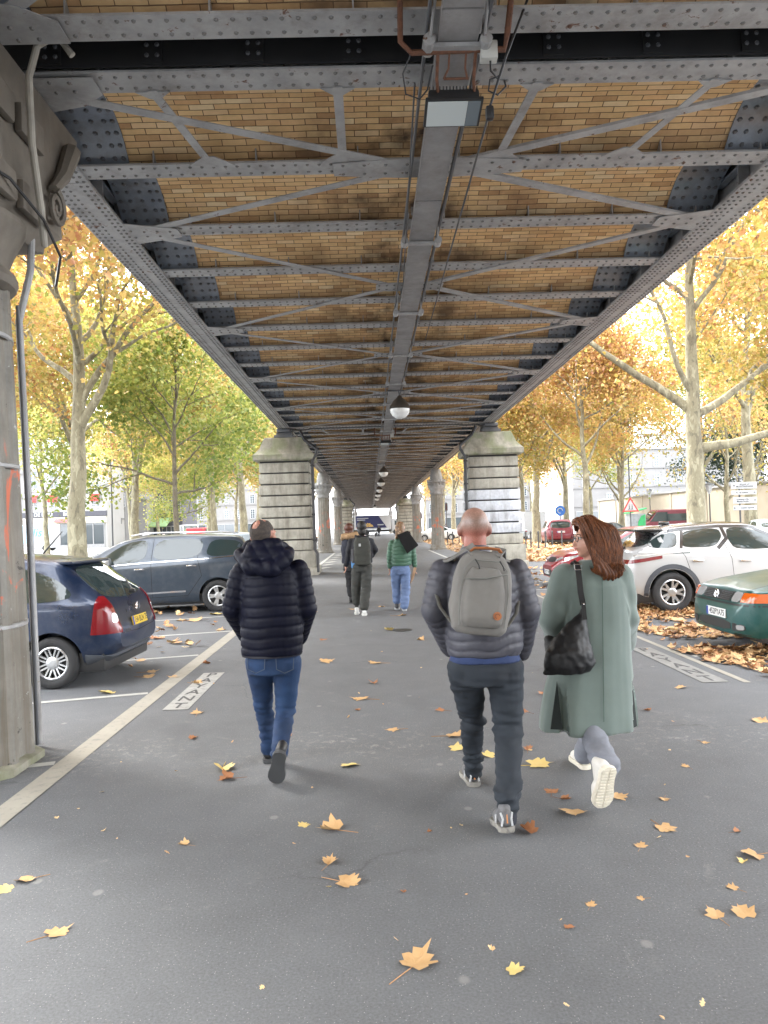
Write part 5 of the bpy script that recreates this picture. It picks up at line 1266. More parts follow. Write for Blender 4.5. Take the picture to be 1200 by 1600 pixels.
named = [(648, 1508, 66, 't', 0, 'largest tan plane leaf with long stem, at the bottom centre of the walkway'), (800, 1518, 32, 'y', 0, 'small yellow plane leaf right of the largest tan leaf at the bottom'),
 (83, 1460, 40, 't', 0, 'crisp tan leaf lying alone near the bottom left'), (45, 1374, 32, 't', 0, 'upper one of two tan leaves touching the left edge'), (12, 1390, 32, 'y', 0, 'pale leaf cut by the left edge of the photo'),
 (537, 1378, 42, 't', 0, 'broad tan leaf in the middle of the walkway, below a small folded one'), (514, 1350, 26, 't', 1, 'small folded leaf just above the broad tan one mid walkway'), (524, 1297, 40, 't', 1, 'split tan leaf with raised stem in the middle of the walkway'),
 (473, 1291, 21, 'y', 0, 'little pale leaf left of the split tan leaf'), (545, 1195, 32, 'y', 0, 'pale leaf on the spattered band, between the two nearer men'), (348, 1201, 36, 'y', 1, 'curled pale leaf left of the navy jacket man\'s shoes'), (360, 1217, 27, 'b', 1, 'curled reddish brown leaf left of the navy jacket man\'s shoes'),
 (895, 1268, 46, 't', 0, 'big lobed tan leaf below the woman\'s white shoe'), (880, 1249, 20, 'b', 1, 'small curled leaf touching the top of the big lobed one'), (862, 1238, 24, 'b', 0, 'narrow brown leaf left of the woman\'s lifted shoe'), (962, 1247, 28, 't', 0, 'tan leaf half hidden behind the woman\'s lifted shoe'),
 (835, 1196, 40, 'y', 0, 'flat pale yellow leaf right of the bald man\'s front leg'), (767, 1181, 28, 'y', 0, 'yellow leaf seen between the bald man\'s legs'), (710, 1170, 32, 'y', 0, 'pale leaf left of the bald man\'s front shin'), (706, 1150, 34, 't', 0, 'tan leaf with long stem left of the bald man\'s knee'),
 (828, 1301, 34, 'b', 1, 'curled brown leaf touching the bald man\'s rear shoe'), (1036, 1293, 36, 't', 0, 'oval tan leaf on the right, below the woman\'s coat side'), (1001, 1323, 21, 't', 0, 'small leaf below left of the oval tan leaf'), (1180, 1336, 38, 't', 0, 'tan leaf at the right edge with a pale scrap under it'), (1162, 1346, 16, 'y', 1, 'pale scrap of leaf under the tan leaf at the right edge'),
 (1120, 1432, 32, 't', 0, 'left leaf of the pair near the lower right edge'), (1165, 1430, 40, 't', 0, 'right leaf of the pair near the lower right edge, with stem'), (172, 1082, 26, 'y', 0, 'bright yellow leaf on the bay line by the blue hatchback')]
for px, py, w_, col, fo, lb in named: tag(leaf_obj(px, py, w_, col, fo), lb, 'leaf', GLF)
for px, py, w_ in [(617, 1140, 22), (568, 1092, 28), (820, 1112, 20), (1148, 1388, 20), (923, 1415, 18), (888, 1447, 18), (1003, 1404, 15), (1038, 1248, 18), (1073, 1198, 15), (1190, 1128, 26), (290, 1320, 18), (235, 1050, 22), (228, 1058, 22), (270, 1058, 20), (305, 1068, 18), (270, 1005, 24), (250, 998, 26), (285, 970, 22), (300, 970, 26), (340, 960, 22), (345, 985, 18), (308, 1115, 22), (505, 1035, 24), (590, 1036, 22), (555, 952, 14), (597, 948, 12), (625, 962, 16), (610, 985, 16), (505, 1000, 14), (655, 1000, 14), (1100, 1160, 16), (960, 1200, 16), (585, 1068, 16), (690, 1110, 18), (445, 1008, 14), (1010, 1110, 14), (850, 1085, 16), (1060, 1075, 20), (870, 1020, 14), (300, 1155, 16)]:
    tag(leaf_obj(px, py, w_, rl.choice('tttyb'), rl.random() < .4), 'small tan or yellow plane leaf lying loose on the asphalt', 'leaf', 'small loose leaves on the asphalt')
for px, py, w_ in [(325, 1037, 14), (825, 1172, 18), (630, 1393, 11), (670, 1300, 9), (1150, 1300, 14), (450, 1150, 12), (560, 1110, 10)]:
    tag(leaf_obj(px, py, w_, 'b', 1), 'small curled brown leaf lying loose on the asphalt', 'leaf', 'small loose brown leaves')
cr_ = MB()
for i in range(90):
    Y = 1.7 + rl.random() ** 1.3 * 14; X = rl.uniform(-.5, .5) * Y * .95 - .05
    if X < -2.1 or X > 3.6: continue
    small_leaf(cr_, (X, Y, .004), rl.uniform(.012, .035), rl.uniform(0, 6.3), rl, rl.uniform(.5, 1))
o = cr_.build('leaf_crumbs', LF_MIX, smooth=0, fix=False); tag(o, kind='stuff')

# ================================================================ right: wall, signs, posts
M_WALL = pm('cream_render', (.34, .30, .235), .85, .08, .6); M_WALLC = pm('grey_coping', (.3, .3, .3), .8)
r = thing('boundary_wall', 'long cream rendered wall with grey coping, beyond the right hand trees', 'wall', (30, 0, 0))
b = MB()
for i in range(9): b.box((0, 28 + i * 8.0, 0), (.4, 35.98 + i * 8.0, 4.0))
for i in range(10): b.box((-.06, 27.8 + i * 8, 0), (-.002, 28.2 + i * 8, 3.98))
b.build('masonry', M_WALL, r, smooth=0); b = MB(); b.box((-.15, 27.8, 4.002), (.5, 100.2, 4.16)); b.build('coping', M_WALLC, r, smooth=0)
M_POST = pm('dark_post', (.05, .052, .055), .5); M_SIGNW = pm('white_sign', (.40, .41, .42), .5, .05); M_SIGNR = plain('sign_red', (.45, .03, .03), .4); M_SIGNB = plain('sign_blue', (.02, .12, .42), .4)
RX = Matrix.Rotation(pi / 2, 4, 'X')
def front_text(s, size, mat, parent, x, z, y, **k): return text_mesh(s, size, mat, 'lettering', parent, Matrix.Translation((x, y, z)) @ RX, **k)
sp0 = P(1157, 815, 39); r = thing('direction_sign', 'four white direction boards with black arrows stacked on one post by the cream wall', 'sign', (sp0.x, 39, 0))
b = MB(); b.tube([(0, 0, 0), (0, 0, 3.45)], .045, 10); b.lathe([(.045, 3.45), (.07, 3.5), (.03, 3.58), (0, 3.6)], n=10); b.build('post', M_POST, r)
for (z, hh, x0, x1, ar, txt, tx) in ((3.12, .34, -.46, .88, '↑', 'SÉGUR NT\nMONTPARNASSE', .25), (2.76, .22, -.44, .84, '→', 'Av. de Suffren', .1), (2.36, .32, -.36, .84, '→', 'Grenelle-Ville\nMusée Rodin', .12), (1.98, .24, -.36, .84, '←', 'Centre Sportif', .35)):
    q = MB(); q.bbox((x0, -.08, z - hh / 2), (x1, -.05, z + hh / 2), .012); o = q.build('board', M_SIGNW, r)
    front_text(txt, .115, M_BLK, o, tx, z, -.082, depth=.001, bold=.003)
    a = MB(); ax = -.3 if ar in '↑←' else .74
    dr = {'↑': (0, 1), '→': (1, 0), '←': (-1, 0)}[ar]; s_ = (dr[1], -dr[0])
    pl = [(-.07, -.014), (.0, -.014), (.0, -.05), (.07, 0), (.0, .05), (.0, .014), (-.07, .014)]
    a.prism([(ax + u * dr[0] + v * s_[0], -.083, z + u * dr[1] + v * s_[1]) for u, v in pl], (0, .0015, 0)); a.build('arrow', M_BLK, o, smooth=0)
def pole_sign(px, py, Y, kind, label, top=.35):
    c = P(px, py, Y); r = thing('road_sign', label, 'road sign', (c.x, Y, 0)); b = MB(); b.tube([(0, .03, 0), (0, .03, c.z + top)], .04, 8); b.build('post', M_POST, r)
    b = MB()
    if kind == 'tri':
        R_ = .62; tri = lambda k, y: [(R_ * k * sin(2 * pi * i / 3), y, c.z + R_ * k * cos(2 * pi * i / 3)) for i in range(3)]
        b.prism(tri(1, -.03), (0, .02, 0)); b.build('plate', M_SIGNR, r, smooth=0); b = MB(); b.prism(tri(.72, -.034), (0, .004, 0)); o = b.build('face', M_SIGNW, r, smooth=0)
        g = MB()
        for x in (-.08, .1): g.tube([(x, -.036, c.z - .05), (x, -.036, c.z + .08)], .022, 6); g.tube([(x, -.036, c.z - .05), (x - .06, -.036, c.z - .2)], .015, 6); g.tube([(x, -.036, c.z - .05), (x + .05, -.036, c.z - .2)], .015, 6); g.lathe([(0, -.03), (.03, 0), (0, .03)], (x, -.036, c.z + .13), 8)
        g.build('walking_figures', M_BLK, o)
    else:
        b.lathe([(.42, 0), (.42, .02)], (0, -.01, c.z), 28, M=RX); b.build('plate', M_SIGNB, r, smooth=20)
        g = MB(); g.tube([(.2 * cos(a), -.034, c.z + .2 * sin(a)) for a in [2 * pi * i / 18 for i in range(15)]], .035, 5); g.build('arrow_ring', M_SIGNW, r)
    return r
pole_sign(985, 792, 48, 'tri', 'red edged triangular warning sign with two walking figures, on a tall dark post', 3.2)
pole_sign(875, 798, 62, 'round', 'round blue sign with white arrows above the deep red people carrier')
def lamp_post(px, py, Y, label):
    c = P(px, py, Y); r = thing('street_lamp', label, 'street lamp', (c.x, Y, 0), 0, 'lantern street lamps along the wall')
    b = MB(); b.lathe([(.12, 0), (.1, .3), (.05, .5), (.04, c.z - .3)], n=10); b.build('post', M_POST, r)
    b = MB(); b.lathe([(.08, c.z - .3), (.26, c.z + .25), (.28, c.z + .3)], n=6); b.build('lantern', M_SIGNW, r, smooth=0)
    b = MB(); b.lathe([(.3, c.z + .301), (.2, c.z + .42), (.05, c.z + .5), (0, c.z + .52)], n=6); b.build('lid', M_POST, r, smooth=0)
lamp_post(1108, 765, 52, 'white lantern lamp post before the cream wall, between the big trunk and the direction boards')
lamp_post(1015, 772, 66, 'white lantern lamp post before the cream wall, left of the big plane trunk')
lamp_post(962, 778, 72, 'thin dark lamp post at the left end of the cream wall')
proto_b = None
for i, px in enumerate((823, 831, 843, 854, 865, 880, 718, 726, 708, 700)):
    Y = 45.5 if i < 6 else 60; g = G(px, 822 - (px - 578) * .0314 + 1983 / Y)
    if proto_b is None or i == 6:
        r = thing('bollard', '', 'bollard', (0, 0, 0), 0, 'thin dark bollards on the leafy verge')
        b = MB(); b.lathe([(.045, 0), (.045, .9), (.06, .92), (.06, .98), (.03, 1.04), (0, 1.05)], n=10); b.build('shaft', M_POST, r); b = MB(); b.lathe([(.075, .0), (.075, .08), (.05, .1)], n=10); b.build('base', M_POST, r); proto_b = r; o = r
    else: o = copy_tree(proto_b)
    o.location = (g.x, Y, 0)
    o['label'] = 'thin dark bollard ' + ['right beside the right stone pier', 'second from the right stone pier', 'third from the right stone pier', 'fourth from the right stone pier', 'fifth, under the red people carrier', 'sixth, nearest the woman', 'third of the small ones left of the bald man', 'fourth small one, touching the bald man\'s head', 'second of the small ones left of the bald man', 'first small one right of the round column'][i]
k0 = P(994, 815, 50); r = thing('kiosk', 'small green and grey kiosk with slanted green roof beside the dark red van', 'kiosk', (k0.x, 50, 0))
b = MB(); b.box((-.5, -.4, 0), (.5, .5, 1.9)); b.build('body', pm('grey_panel', (.25, .27, .28), .6), r, smooth=0)
M_GREEN = pm('bright_green_panel', (.02, .30, .09), .5)
b = MB(); b.add([(-.6, -.5, 1.92), (.55, -.5, 2.2), (.55, .6, 2.2), (-.6, .6, 1.92), (-.6, -.5, 2.0), (.55, -.5, 2.28), (.55, .6, 2.28), (-.6, .6, 2.0)], [(0, 1, 2, 3), (4, 5, 6, 7), (0, 1, 5, 4), (1, 2, 6, 5), (2, 3, 7, 6), (3, 0, 4, 7)]); b.build('roof', M_GREEN, r, smooth=0)
b = MB(); b.prism([(-.05, -.41, .1), (.46, -.41, .1), (.46, -.41, 1.85), (.2, -.41, 1.75), (0, -.41, 1.4), (-.05, -.41, 1.0)], (0, -.03, 0)); b.build('door', M_GREEN, r, smooth=0)
# ---------------------------------------------------------------- vans
def van(label, loc, rz, L, W, H, mat, name='van', cab=True, group='vans and lorries in the distance', box=None):
    r = thing(name, label, 'van', loc, rz, group); b = MB()
    nose = .9
    sec = [(-L / 2, .35), (-L / 2, H), (L / 2 - nose - .7, H), (L / 2 - nose, H * .62 if not box else H * .7), (L / 2 - .15, H * .5), (L / 2, H * .35), (L / 2, .35)]
    rg = []
    for k, (yy, ins) in enumerate(((-W / 2, .06), (-W / 2 + .06, 0), (W / 2 - .06, 0), (W / 2, .06))): rg.append([(x * (1 - ins / L), yy, z - (ins if z > .5 else -ins)) for x, z in sec])
    b.rings(rg); b.build('body', mat, r, smooth=20)
    if box:
        b = MB(); b.bbox((-L / 2 - .05, -W / 2 - .12, .75), (L / 2 - 1.9, W / 2 + .12, box), .04); bo = b.build('box_body', M_SIGNW if mat is not M_SIGNW else mat, r)
    for x in (-L / 2 + .8, L / 2 - .9):
        for s2 in (-1, 1):
            t = MB(); t.lathe([(.2, -.1), (.33, -.1), (.35, 0), (.33, .1), (.2, .1)], n=20, M=Matrix.Translation((x, s2 * (W / 2 - .08), .35)) @ RX); wo = t.build('wheel', M_RUB, r)
            t = MB(); t.lathe([(.2, -.06), (.2, .06), (.05, .07)], n=14, M=Matrix.Translation((x, s2 * (W / 2 - .08), .35)) @ RX); t.build('rim', M_ALLOY, wo)
    for s2 in (-1, 1):
        g = MB(); y = s2 * (W / 2 + .004); zz = H * .62
        g.prism([(L / 2 - nose - .55, y, H * .92), (L / 2 - nose - 1.3, y, H * .92), (L / 2 - nose - 1.3, y, zz), (L / 2 - nose - .08, y, zz)], (0, s2 * .01, 0)); g.build('window', M_GLASS, r, smooth=0)
    g = MB(); x0, z0, x1, z1 = L / 2 - nose - .62, H * .95, L / 2 - nose - .06, H * .66
    g.prism([(x0 + .06, -W / 2 + .15, z0), (x0 + .06, W / 2 - .15, z0), (x1 + .06, W / 2 - .15, z1), (x1 + .06, -W / 2 + .15, z1)], (.01, 0, .01)); g.build('windscreen', M_GLASS, r, smooth=0)
    return r
vr = pm('dark_red_van_paint', (.13, .010, .020), .35)
v_ = van('dark red van side on before the cream wall, left of the big plane trunk', (P(1034, 812, 54).x, 54, 0), radians(178), 4.2, 1.8, 2.15, vr)
b = MB(); b.box((-2.0, .91, 1.35), (-.1, .925, 1.85)); b.build('window', M_GLASS, v_, smooth=0)
b = MB(); b.box((-2.05, .905, .95), (1.6, .925, 1.0)); b.build('moulding', M_SIGNW, v_, smooth=0)
M_PALEB = pm('pale_blue_panel', (.22, .34, .40), .5, .05)
v_ = van('pale blue delivery van lettered elis, parked before the white corner building', (P(68, 840, 88).x - 1.8, 88, 0), radians(180), 6.4, 2.1, 2.7, M_SIGNW, box=3.0)
b = MB(); b.box((-2.95, 1.18, .9), (1.2, 1.19, 2.9)); o = b.build('side_panel', M_PALEB, v_, smooth=0)
text_mesh('elis', 1.3, plain('teal_lettering', (.02, .22, .32), .5), 'lettering', o, Matrix.Translation((-1.35, 1.195, 2.05)) @ Matrix.Rotation(pi, 4, 'Z') @ RX @ Matrix(((1, .25, 0, 0), (0, 1, 0, 0), (0, 0, 1, 0), (0, 0, 0, 1))), depth=.003)
van('bright red van parked far down the left pavement', (P(322, 828, 98).x, 98, 0), 0, 4.6, 1.9, 2.1, pm('red_van_paint', (.42, .012, .02), .35))
van('white lorry just left of the bright red van', (P(296, 828, 104).x, 104, 0), radians(-70), 5.2, 2.1, 2.6, M_SIGNW)
van('white van partly hidden by the right stone pier', (P(826, 820, 72).x, 72, 0), radians(92), 5.0, 2.0, 2.5, M_SIGNW)
# advertising lorry across the far end
r = thing('lorry', 'white lorry with a dark blue poster of golden food, crossing under the far end', 'lorry', (P(588, 818, 140).x, 140, 0), 0)
b = MB(); b.bbox((-4.2, -1.2, 1.0), (2.6, 1.2, 3.6), .05); b.build('box_body', M_SIGNW, r)
b = MB(); b.prism([(-3.7, -1.205, 1.3), (-3.7, -1.205, 3.5), (.4, -1.205, 3.5), (1.9, -1.205, 1.3)], (0, -.01, 0)); po = b.build('poster', plain('poster_navy', (.02, .025, .09), .5), r, smooth=0)
b = MB(); pts = [(-2.6 + .16 * i, -1.22, 1.45 + .75 * sin(pi * i / 14) + .1 * sin(i * 2.3)) for i in range(15)]; b.prism(pts, (0, -.01, 0)); b.build('food_picture', pm('golden_food', (.5, .34, .12), .6, .5, 6, c2=(.25, .08, .03)), po, smooth=0)
b = MB(); b.box((-3.5, -1.222, 3.0), (-1.4, -1.215, 3.12)); b.box((-3.5, -1.222, 2.7), (-2.0, -1.215, 2.85)); b.box((.2, -1.222, 1.75), (1.3, -1.215, 1.95)); b.build('poster_stripe', M_SIGNW, po, smooth=0)
b = MB(); b.bbox((2.7, -1.1, .5), (4.5, 1.1, 2.9), .15); b.build('cab', M_SIGNW, r); b = MB(); b.box((3.3, -1.12, 1.7), (4.3, -1.105, 2.5)); b.build('window', M_GLASS, r, smooth=0)
b = MB(); b.box((-4.1, -1.0, .55), (2.6, 1.0, .95)); b.build('chassis', M_BLK, r, smooth=0)
for x in (-3.0, -1.8, 3.5):
    for s2 in (-1, 1): t = MB(); t.lathe([(.25, -.15), (.48, -.15), (.5, 0), (.48, .15), (.25, .15)], n=20, M=Matrix.Translation((x, s2 * 1.0, .5)) @ RX); t.build('wheel', M_RUB, r)
# parked motorcycle and rider are small at the far end
def motorbike(label, loc, rz):
    r = thing('motorcycle', label, 'motorcycle', loc, rz)
    for x in (-.7, .7): t = MB(); t.lathe([(.22, -.06), (.30, -.07), (.32, 0), (.30, .07), (.22, .06)], n=24, M=Matrix.Translation((x, 0, .32)) @ RX); wo = t.build('wheel', M_RUB, r); t = MB(); t.lathe([(.22, -.03), (.22, .03), (.04, .05)], n=12, M=Matrix.Translation((x, 0, .32)) @ RX); t.build('rim', M_ALLOYD, wo)
    b = MB(); b.tube([(-.7, 0, .32), (-.2, 0, .45), (.2, 0, .5), (.55, 0, .85), (.7, 0, .32)], .05, 8); b.bbox((-.3, -.16, .3), (.3, .16, .6), .06); b.build('frame', M_BLK, r)
    b = MB(); b.tube([(-.1, 0, .75), (.1, 0, .88), (.4, 0, .85)], [.1, .17, .1], 12); b.build('tank', M_BLK, r); b = MB(); b.bbox((-.75, -.13, .72), (-.05, .13, .82), .04); b.build('seat', M_BLK, r)
    b = MB(); b.tube([(.42, -.36, 1.05), (.5, 0, 1.0), (.42, .36, 1.05)], .02, 8); b.build('handlebar', M_CHROME, r); b = MB(); b.lathe([(.02, 0), (.1, .02), (.1, .08), (.03, .12)], n=14, M=Matrix.Translation((.62, 0, .9)) @ Matrix.Rotation(-pi / 2, 4, 'Y')); b.build('headlight', M_CLRL, r); return r
motorbike('black motorcycle standing before the advertising lorry at the far end', (P(588, 830, 118).x, 118, 0), radians(80))
motorbike('black motorcycle parked beside the first round column on the left', (-4.3, 57, 0), radians(20))
mb2 = motorbike('dark motorcycle parked behind the second round column on the right', (3.3, 74, 0), radians(100))

# ================================================================ left: shops and houses
M_WHW = pm('white_rendered_wall', (.30, .30, .29), .85, .06, .8); M_GRW = pm('grey_wall', (.17, .17, .17), .8, .1, .8); M_DKF = pm('dark_fascia', (.035, .035, .045), .5)
M_PINK = pm('pink_awning', (.26, .10, .10), .7); M_REDA = pm('red_awning', (.30, .02, .018), .7); M_ZINC = pm('zinc_roof', (.25, .27, .30), .5); M_CREAMF = pm('cream_fascia', (.5, .46, .34), .7); M_STEM = pm('shop_frame', (.22, .22, .22), .5)
def win(r, x, z, w_, h, y, frame=M_SIGNW):
    f = MB()
    for (a, c, u, v) in ((x - w_ / 2, x - w_ / 2 + .07, z, z + h), (x + w_ / 2 - .07, x + w_ / 2, z, z + h), (x - w_ / 2 + .071, x + w_ / 2 - .071, z, z + .07), (x - w_ / 2 + .071, x + w_ / 2 - .071, z + h - .07, z + h), (x - .03, x + .03, z + .071, z + h - .071)): f.box((a, y - .1, u), (c, y - .002, v))
    for k in range(1, 4): f.box((x - w_ / 2 + .071, y - .08, z + h * k / 4 - .02), (x - .031, y - .03, z + h * k / 4 + .02)); f.box((x + .031, y - .08, z + h * k / 4 - .02), (x + w_ / 2 - .071, y - .03, z + h * k / 4 + .02))
    o = f.build('window', frame, r, smooth=0); p = MB(); p.box((x - w_ / 2 + .06, y - .055, z + .06), (x + w_ / 2 - .06, y - .045, z + h - .06)); p.build('pane', M_SHOPGL, o, smooth=0); return o
def building(label, x0, x1, Y, h, dep, wall, loc_rz=0, rows=(), nwin=5, name='corner_building', cat='building', roof=True, ww=1.1):
    xc = (x0 + x1) / 2; W_ = x1 - x0; r = thing(name, label, cat, (xc, Y, 0), loc_rz); b = MB(); b.box((-W_ / 2, 0, 0), (W_ / 2, dep, h)); b.build('wall', wall, r, smooth=0)
    for (z, hh) in rows:
        for i in range(nwin): win(r, -W_ / 2 + W_ * (i + .5) / nwin, z, ww, hh, 0)
        c = MB(); c.box((-W_ / 2 - .05, -.18, z - .35), (W_ / 2 + .05, -.003, z - .25)); c.build('string_course', wall, r, smooth=0)
    if roof:
        c = MB(); c.rings([[(-W_ / 2 - .3, -.3, h + .003), (W_ / 2 + .3, -.3, h + .003), (W_ / 2 + .3, dep + .3, h + .003), (-W_ / 2 - .3, dep + .3, h + .003)], [(-W_ / 2 - .3, -.3, h + .3), (W_ / 2 + .3, -.3, h + .3), (W_ / 2 + .3, dep + .3, h + .3), (-W_ / 2 - .3, dep + .3, h + .3)], [(-W_ / 2 + 1, 1.2, h + 3.2), (W_ / 2 - 1, 1.2, h + 3.2), (W_ / 2 - 1, dep - 1.2, h + 3.2), (-W_ / 2 + 1, dep - 1.2, h + 3.2)]]); c.build('roof', M_ZINC, r, smooth=0)
    return r, W_
def shopfront(r, xa, xb, ztop, posts, y=0):
    g = MB(); g.box((xa, y - .06, .5), (xb, y - .05, ztop)); o = g.build('shop_window', M_SHOPGL, r, smooth=0)
    f = MB(); f.box((xa - .05, y - .16, .0), (xb + .05, y - .062, .5)); f.box((xa - .05, y - .16, ztop), (xb + .05, y - .062, ztop + .15))
    for i in range(posts + 1): x = xa + (xb - xa) * i / posts; f.box((x - .05, y - .15, .501), (x + .05, y - .062, ztop - .001))
    f.build('frame', M_STEM, o, smooth=0)
X = lambda px, Y: P(px, 820, Y).x
r, W_ = building('white corner building with red window awnings, left of the mottled trunk', X(38, 97), X(167, 97), 97, 12.5, 12, M_WHW, 0, [(7.6, 2.3), (5.0, .9)], 4)
b = MB(); b.box((-W_ / 2 - .1, -.35, 4.0), (W_ / 2 + .1, -.004, 4.65)); fa = b.build('fascia', M_DKF, r, smooth=0)
front_text('DE BAILI', .62, M_SIGNW, fa, -2.6, 4.32, -.36, depth=.01, bold=.01); front_text('BORIA', .62, M_SIGNW, fa, .75, 4.32, -.36, depth=.01, bold=.01)
b = MB(); b.box((-W_ / 2, -.3, 3.2), (W_ / 2, -.004, 3.95)); b.build('fascia_band', M_CREAMF, r, smooth=0); b = MB(); b.prism([(-W_ / 2 + 4, -.004, 3.9), (-W_ / 2 + 4, -.9, 3.5), (-W_ / 2 + 4, -.9, 3.3), (-W_ / 2 + 4, -.004, 3.3)], (3.4, 0, 0)); b.build('awning', M_PINK, r, smooth=0)
for i in range(4):
    x = -W_ / 2 + W_ * (i + .5) / 4; b = MB(); rg = [[(x - .6 + 1.2 * k / 6, -.004 - .8 * sin(pi / 2 * t), 6.05 + .75 * cos(pi / 2 * t)) for k in range(7)] for t in (0, .25, .5, .75, 1)]; b.rings(rg, caps=False, closed=False)
    b.box((x - .6, -.82, 5.85), (x + .6, -.8, 6.05)); b.build('awning', M_REDA, r, smooth=0)
shopfront(r, -W_ / 2 + .3, W_ / 2 - .3, 3.1, 7)
r, W_ = building('grey shop with glass veranda right of the mottled trunk', X(150, 104), X(196, 104), 104, 8.0, 10, M_GRW, 0, [(5.3, 1.8)], 4)
b = MB(); b.box((-W_ / 2, -1.5, 3.6), (W_ / 2, -.004, 3.75)); b.box((-W_ / 2, -1.52, 3.0), (W_ / 2, -1.4, 3.6)); b.build('canopy', M_GRW, r, smooth=0); shopfront(r, -W_ / 2 + .2, W_ / 2 - .2, 2.9, 5, -1.3)
r, W_ = building('small two storey white house beside the green awning', X(196, 110), X(216, 110), 110, 6.6, 9, M_WHW, 0, [(3.9, 1.7)], 2, ww=.6); shopfront(r, -W_ / 2 + .1, W_ / 2 - .1, 2.6, 3, 0)
b = MB(); b.prism([(-W_ / 2 - .2, -.2, 3.2), (-W_ / 2 - .2, -2.2, 2.7), (-W_ / 2 - .2, -2.2, 2.6), (-W_ / 2 - .2, -.2, 2.9)], (W_ + .4, 0, 0)); b.build('canopy', M_ZINC, r, smooth=0)
r, W_ = building('dark cafe front under a long green and cream awning', X(216, 118), X(285, 118), 118, 9.5, 10, pm('dark_cafe_wall', (.06, .06, .075), .7), 0, [(4.6, 2.6)], 5)
M_GAWN = pm('green_awning', (.22, .34, .16), .7, .2); b = MB(); b.prism([(-W_ / 2, -.1, 3.9), (-W_ / 2, -3, 2.7), (-W_ / 2, -3, 2.5), (-W_ / 2, -.1, 3.6)], (W_ * .75, 0, 0)); b.build('awning', M_GAWN, r, smooth=0); b = MB(); b.prism([(-W_ / 2, -.09, 4.3), (-W_ / 2, -1.4, 3.75), (-W_ / 2, -1.4, 3.5), (-W_ / 2, -.09, 3.92)], (W_ * .35, 0, 0)); b.build('awning', M_CREAMF, r, smooth=0)
shopfront(r, -W_ / 2 + .3, W_ / 2 - .3, 2.5, 9, -.2)
M_FARB = pm('distant_stone_facade', (.17, .165, .16), .85, .1, .5)
for i, (xa, xb, Y, h, lb) in enumerate([(-42, -14, 185, 17, 'long grey distant building closing the left side behind the trees'), (14, 40, 190, 17, 'long grey distant building closing the right side behind the trees'), (-88, -52, 118, 18, 'tall pale building behind the near column at far left'), (40, 78, 150, 15, 'grey building far behind the cream wall')]):
    r, W_ = building(lb, xa, xb, Y, h, 12, M_FARB, 0, [(4.4, 2.2), (8, 2.2), (11.6, 2.2)], 9 if i < 2 else 8, name='apartment_building'); shopfront(r, -W_ / 2 + .5, W_ / 2 - .5, 3.1, 12)
r = thing('street_lamp', 'tall dark lamp post with double arms left of the young bushy tree', 'street lamp', (P(175, 800, 70).x, 70, 0)); b = MB(); b.lathe([(.12, 0), (.08, 1), (.05, 9)], n=8); b.build('post', M_POST, r); b = MB(); b.tube([(0, 0, 9), (.8, 0, 9.3), (1.4, 0, 9.3)], .05, 6); b.bbox((1.2, -.15, 9.2), (1.9, .15, 9.32), .03); b.build('arm', M_POST, r)
def traffic_light(px, py, Y, label):
    c = P(px, py, Y); r = thing('traffic_light', label, 'traffic light', (c.x, Y, 0)); b = MB(); b.tube([(0, 0, 0), (0, 0, c.z + .6)], .06, 8); b.build('post', M_POST, r)
    b = MB(); b.bbox((-.16, -.25, c.z - .45), (.16, -.02, c.z + .45), .03); ho = b.build('signal_head', M_BLK, r)
    for k, m in enumerate((M_SIGNR, M_ORL, M_GREEN)): l = MB(); l.lathe([(.09, 0), (.09, .02)], (0, -.25, c.z + .28 - .28 * k), 14, M=RX); l.build('lens', plain('unlit_lens', (.06, .02, .02), .3), ho)
traffic_light(697, 792, 92, 'black traffic light right of the first round column on the right'); traffic_light(658, 806, 112, 'small traffic light between the two right round columns')
# ================================================================ people
def remesh(parts, vox, smooth=4, keep_top=None):
    """join overlapping closed shapes into one skin; returns (verts, faces)"""
    m = MB()
    for p in parts: p(m)
    o = m.build('tmp', [], None, smooth=0)
    md = o.modifiers.new('r', 'REMESH'); md.mode = 'VOXEL'; md.voxel_size = vox
    ms = o.modifiers.new('s', 'SMOOTH'); ms.iterations = smooth; ms.factor = .5
    bpy.context.view_layer.update(); e = o.evaluated_get(bpy.context.evaluated_depsgraph_get())
    me = bpy.data.meshes.new_from_object(e); bpy.data.objects.remove(o); return me
def cap(a, ra, b, rb, fx=1.0, n=18):
    """tapered capsule; fx squeezes it along Y"""
    a, b = V(a), V(b)
    def f(m):
        d = (b - a); L = d.length; d = d / L; u = V((0, 1, 0)) if abs(d.y) < .9 else V((1, 0, 0)); x = d.cross(u).normalized(); y = x.cross(d).normalized(); rg = []
        for i in range(1, 7): t = pi / 2 * i / 6; rg.append((a - d * ra * cos(t), ra * sin(t)))
        for i in range(1, 5): rg.append((a.lerp(b, i / 5), ra + (rb - ra) * i / 5))
        for i in range(0, 6): t = pi / 2 * i / 6; rg.append((b + d * rb * sin(t), rb * cos(t)))
        m.rings([[c + (x * cos(2 * pi * k / n) + y * sin(2 * pi * k / n) * fx) * r for k in range(n)] for c, r in rg])
    return f
def ell(c, rx, ry, rz, rot=None, n=20):
    def f(m):
        M = Matrix.Translation(V(c)) @ (rot.to_4x4() if rot else Matrix.Identity(4)) @ Matrix.Diagonal((rx, ry, rz, 1))
        m.lathe([(max(.001, sin(pi * i / 12)), -cos(pi * i / 12)) for i in range(13)], n=n, M=M)
    return f
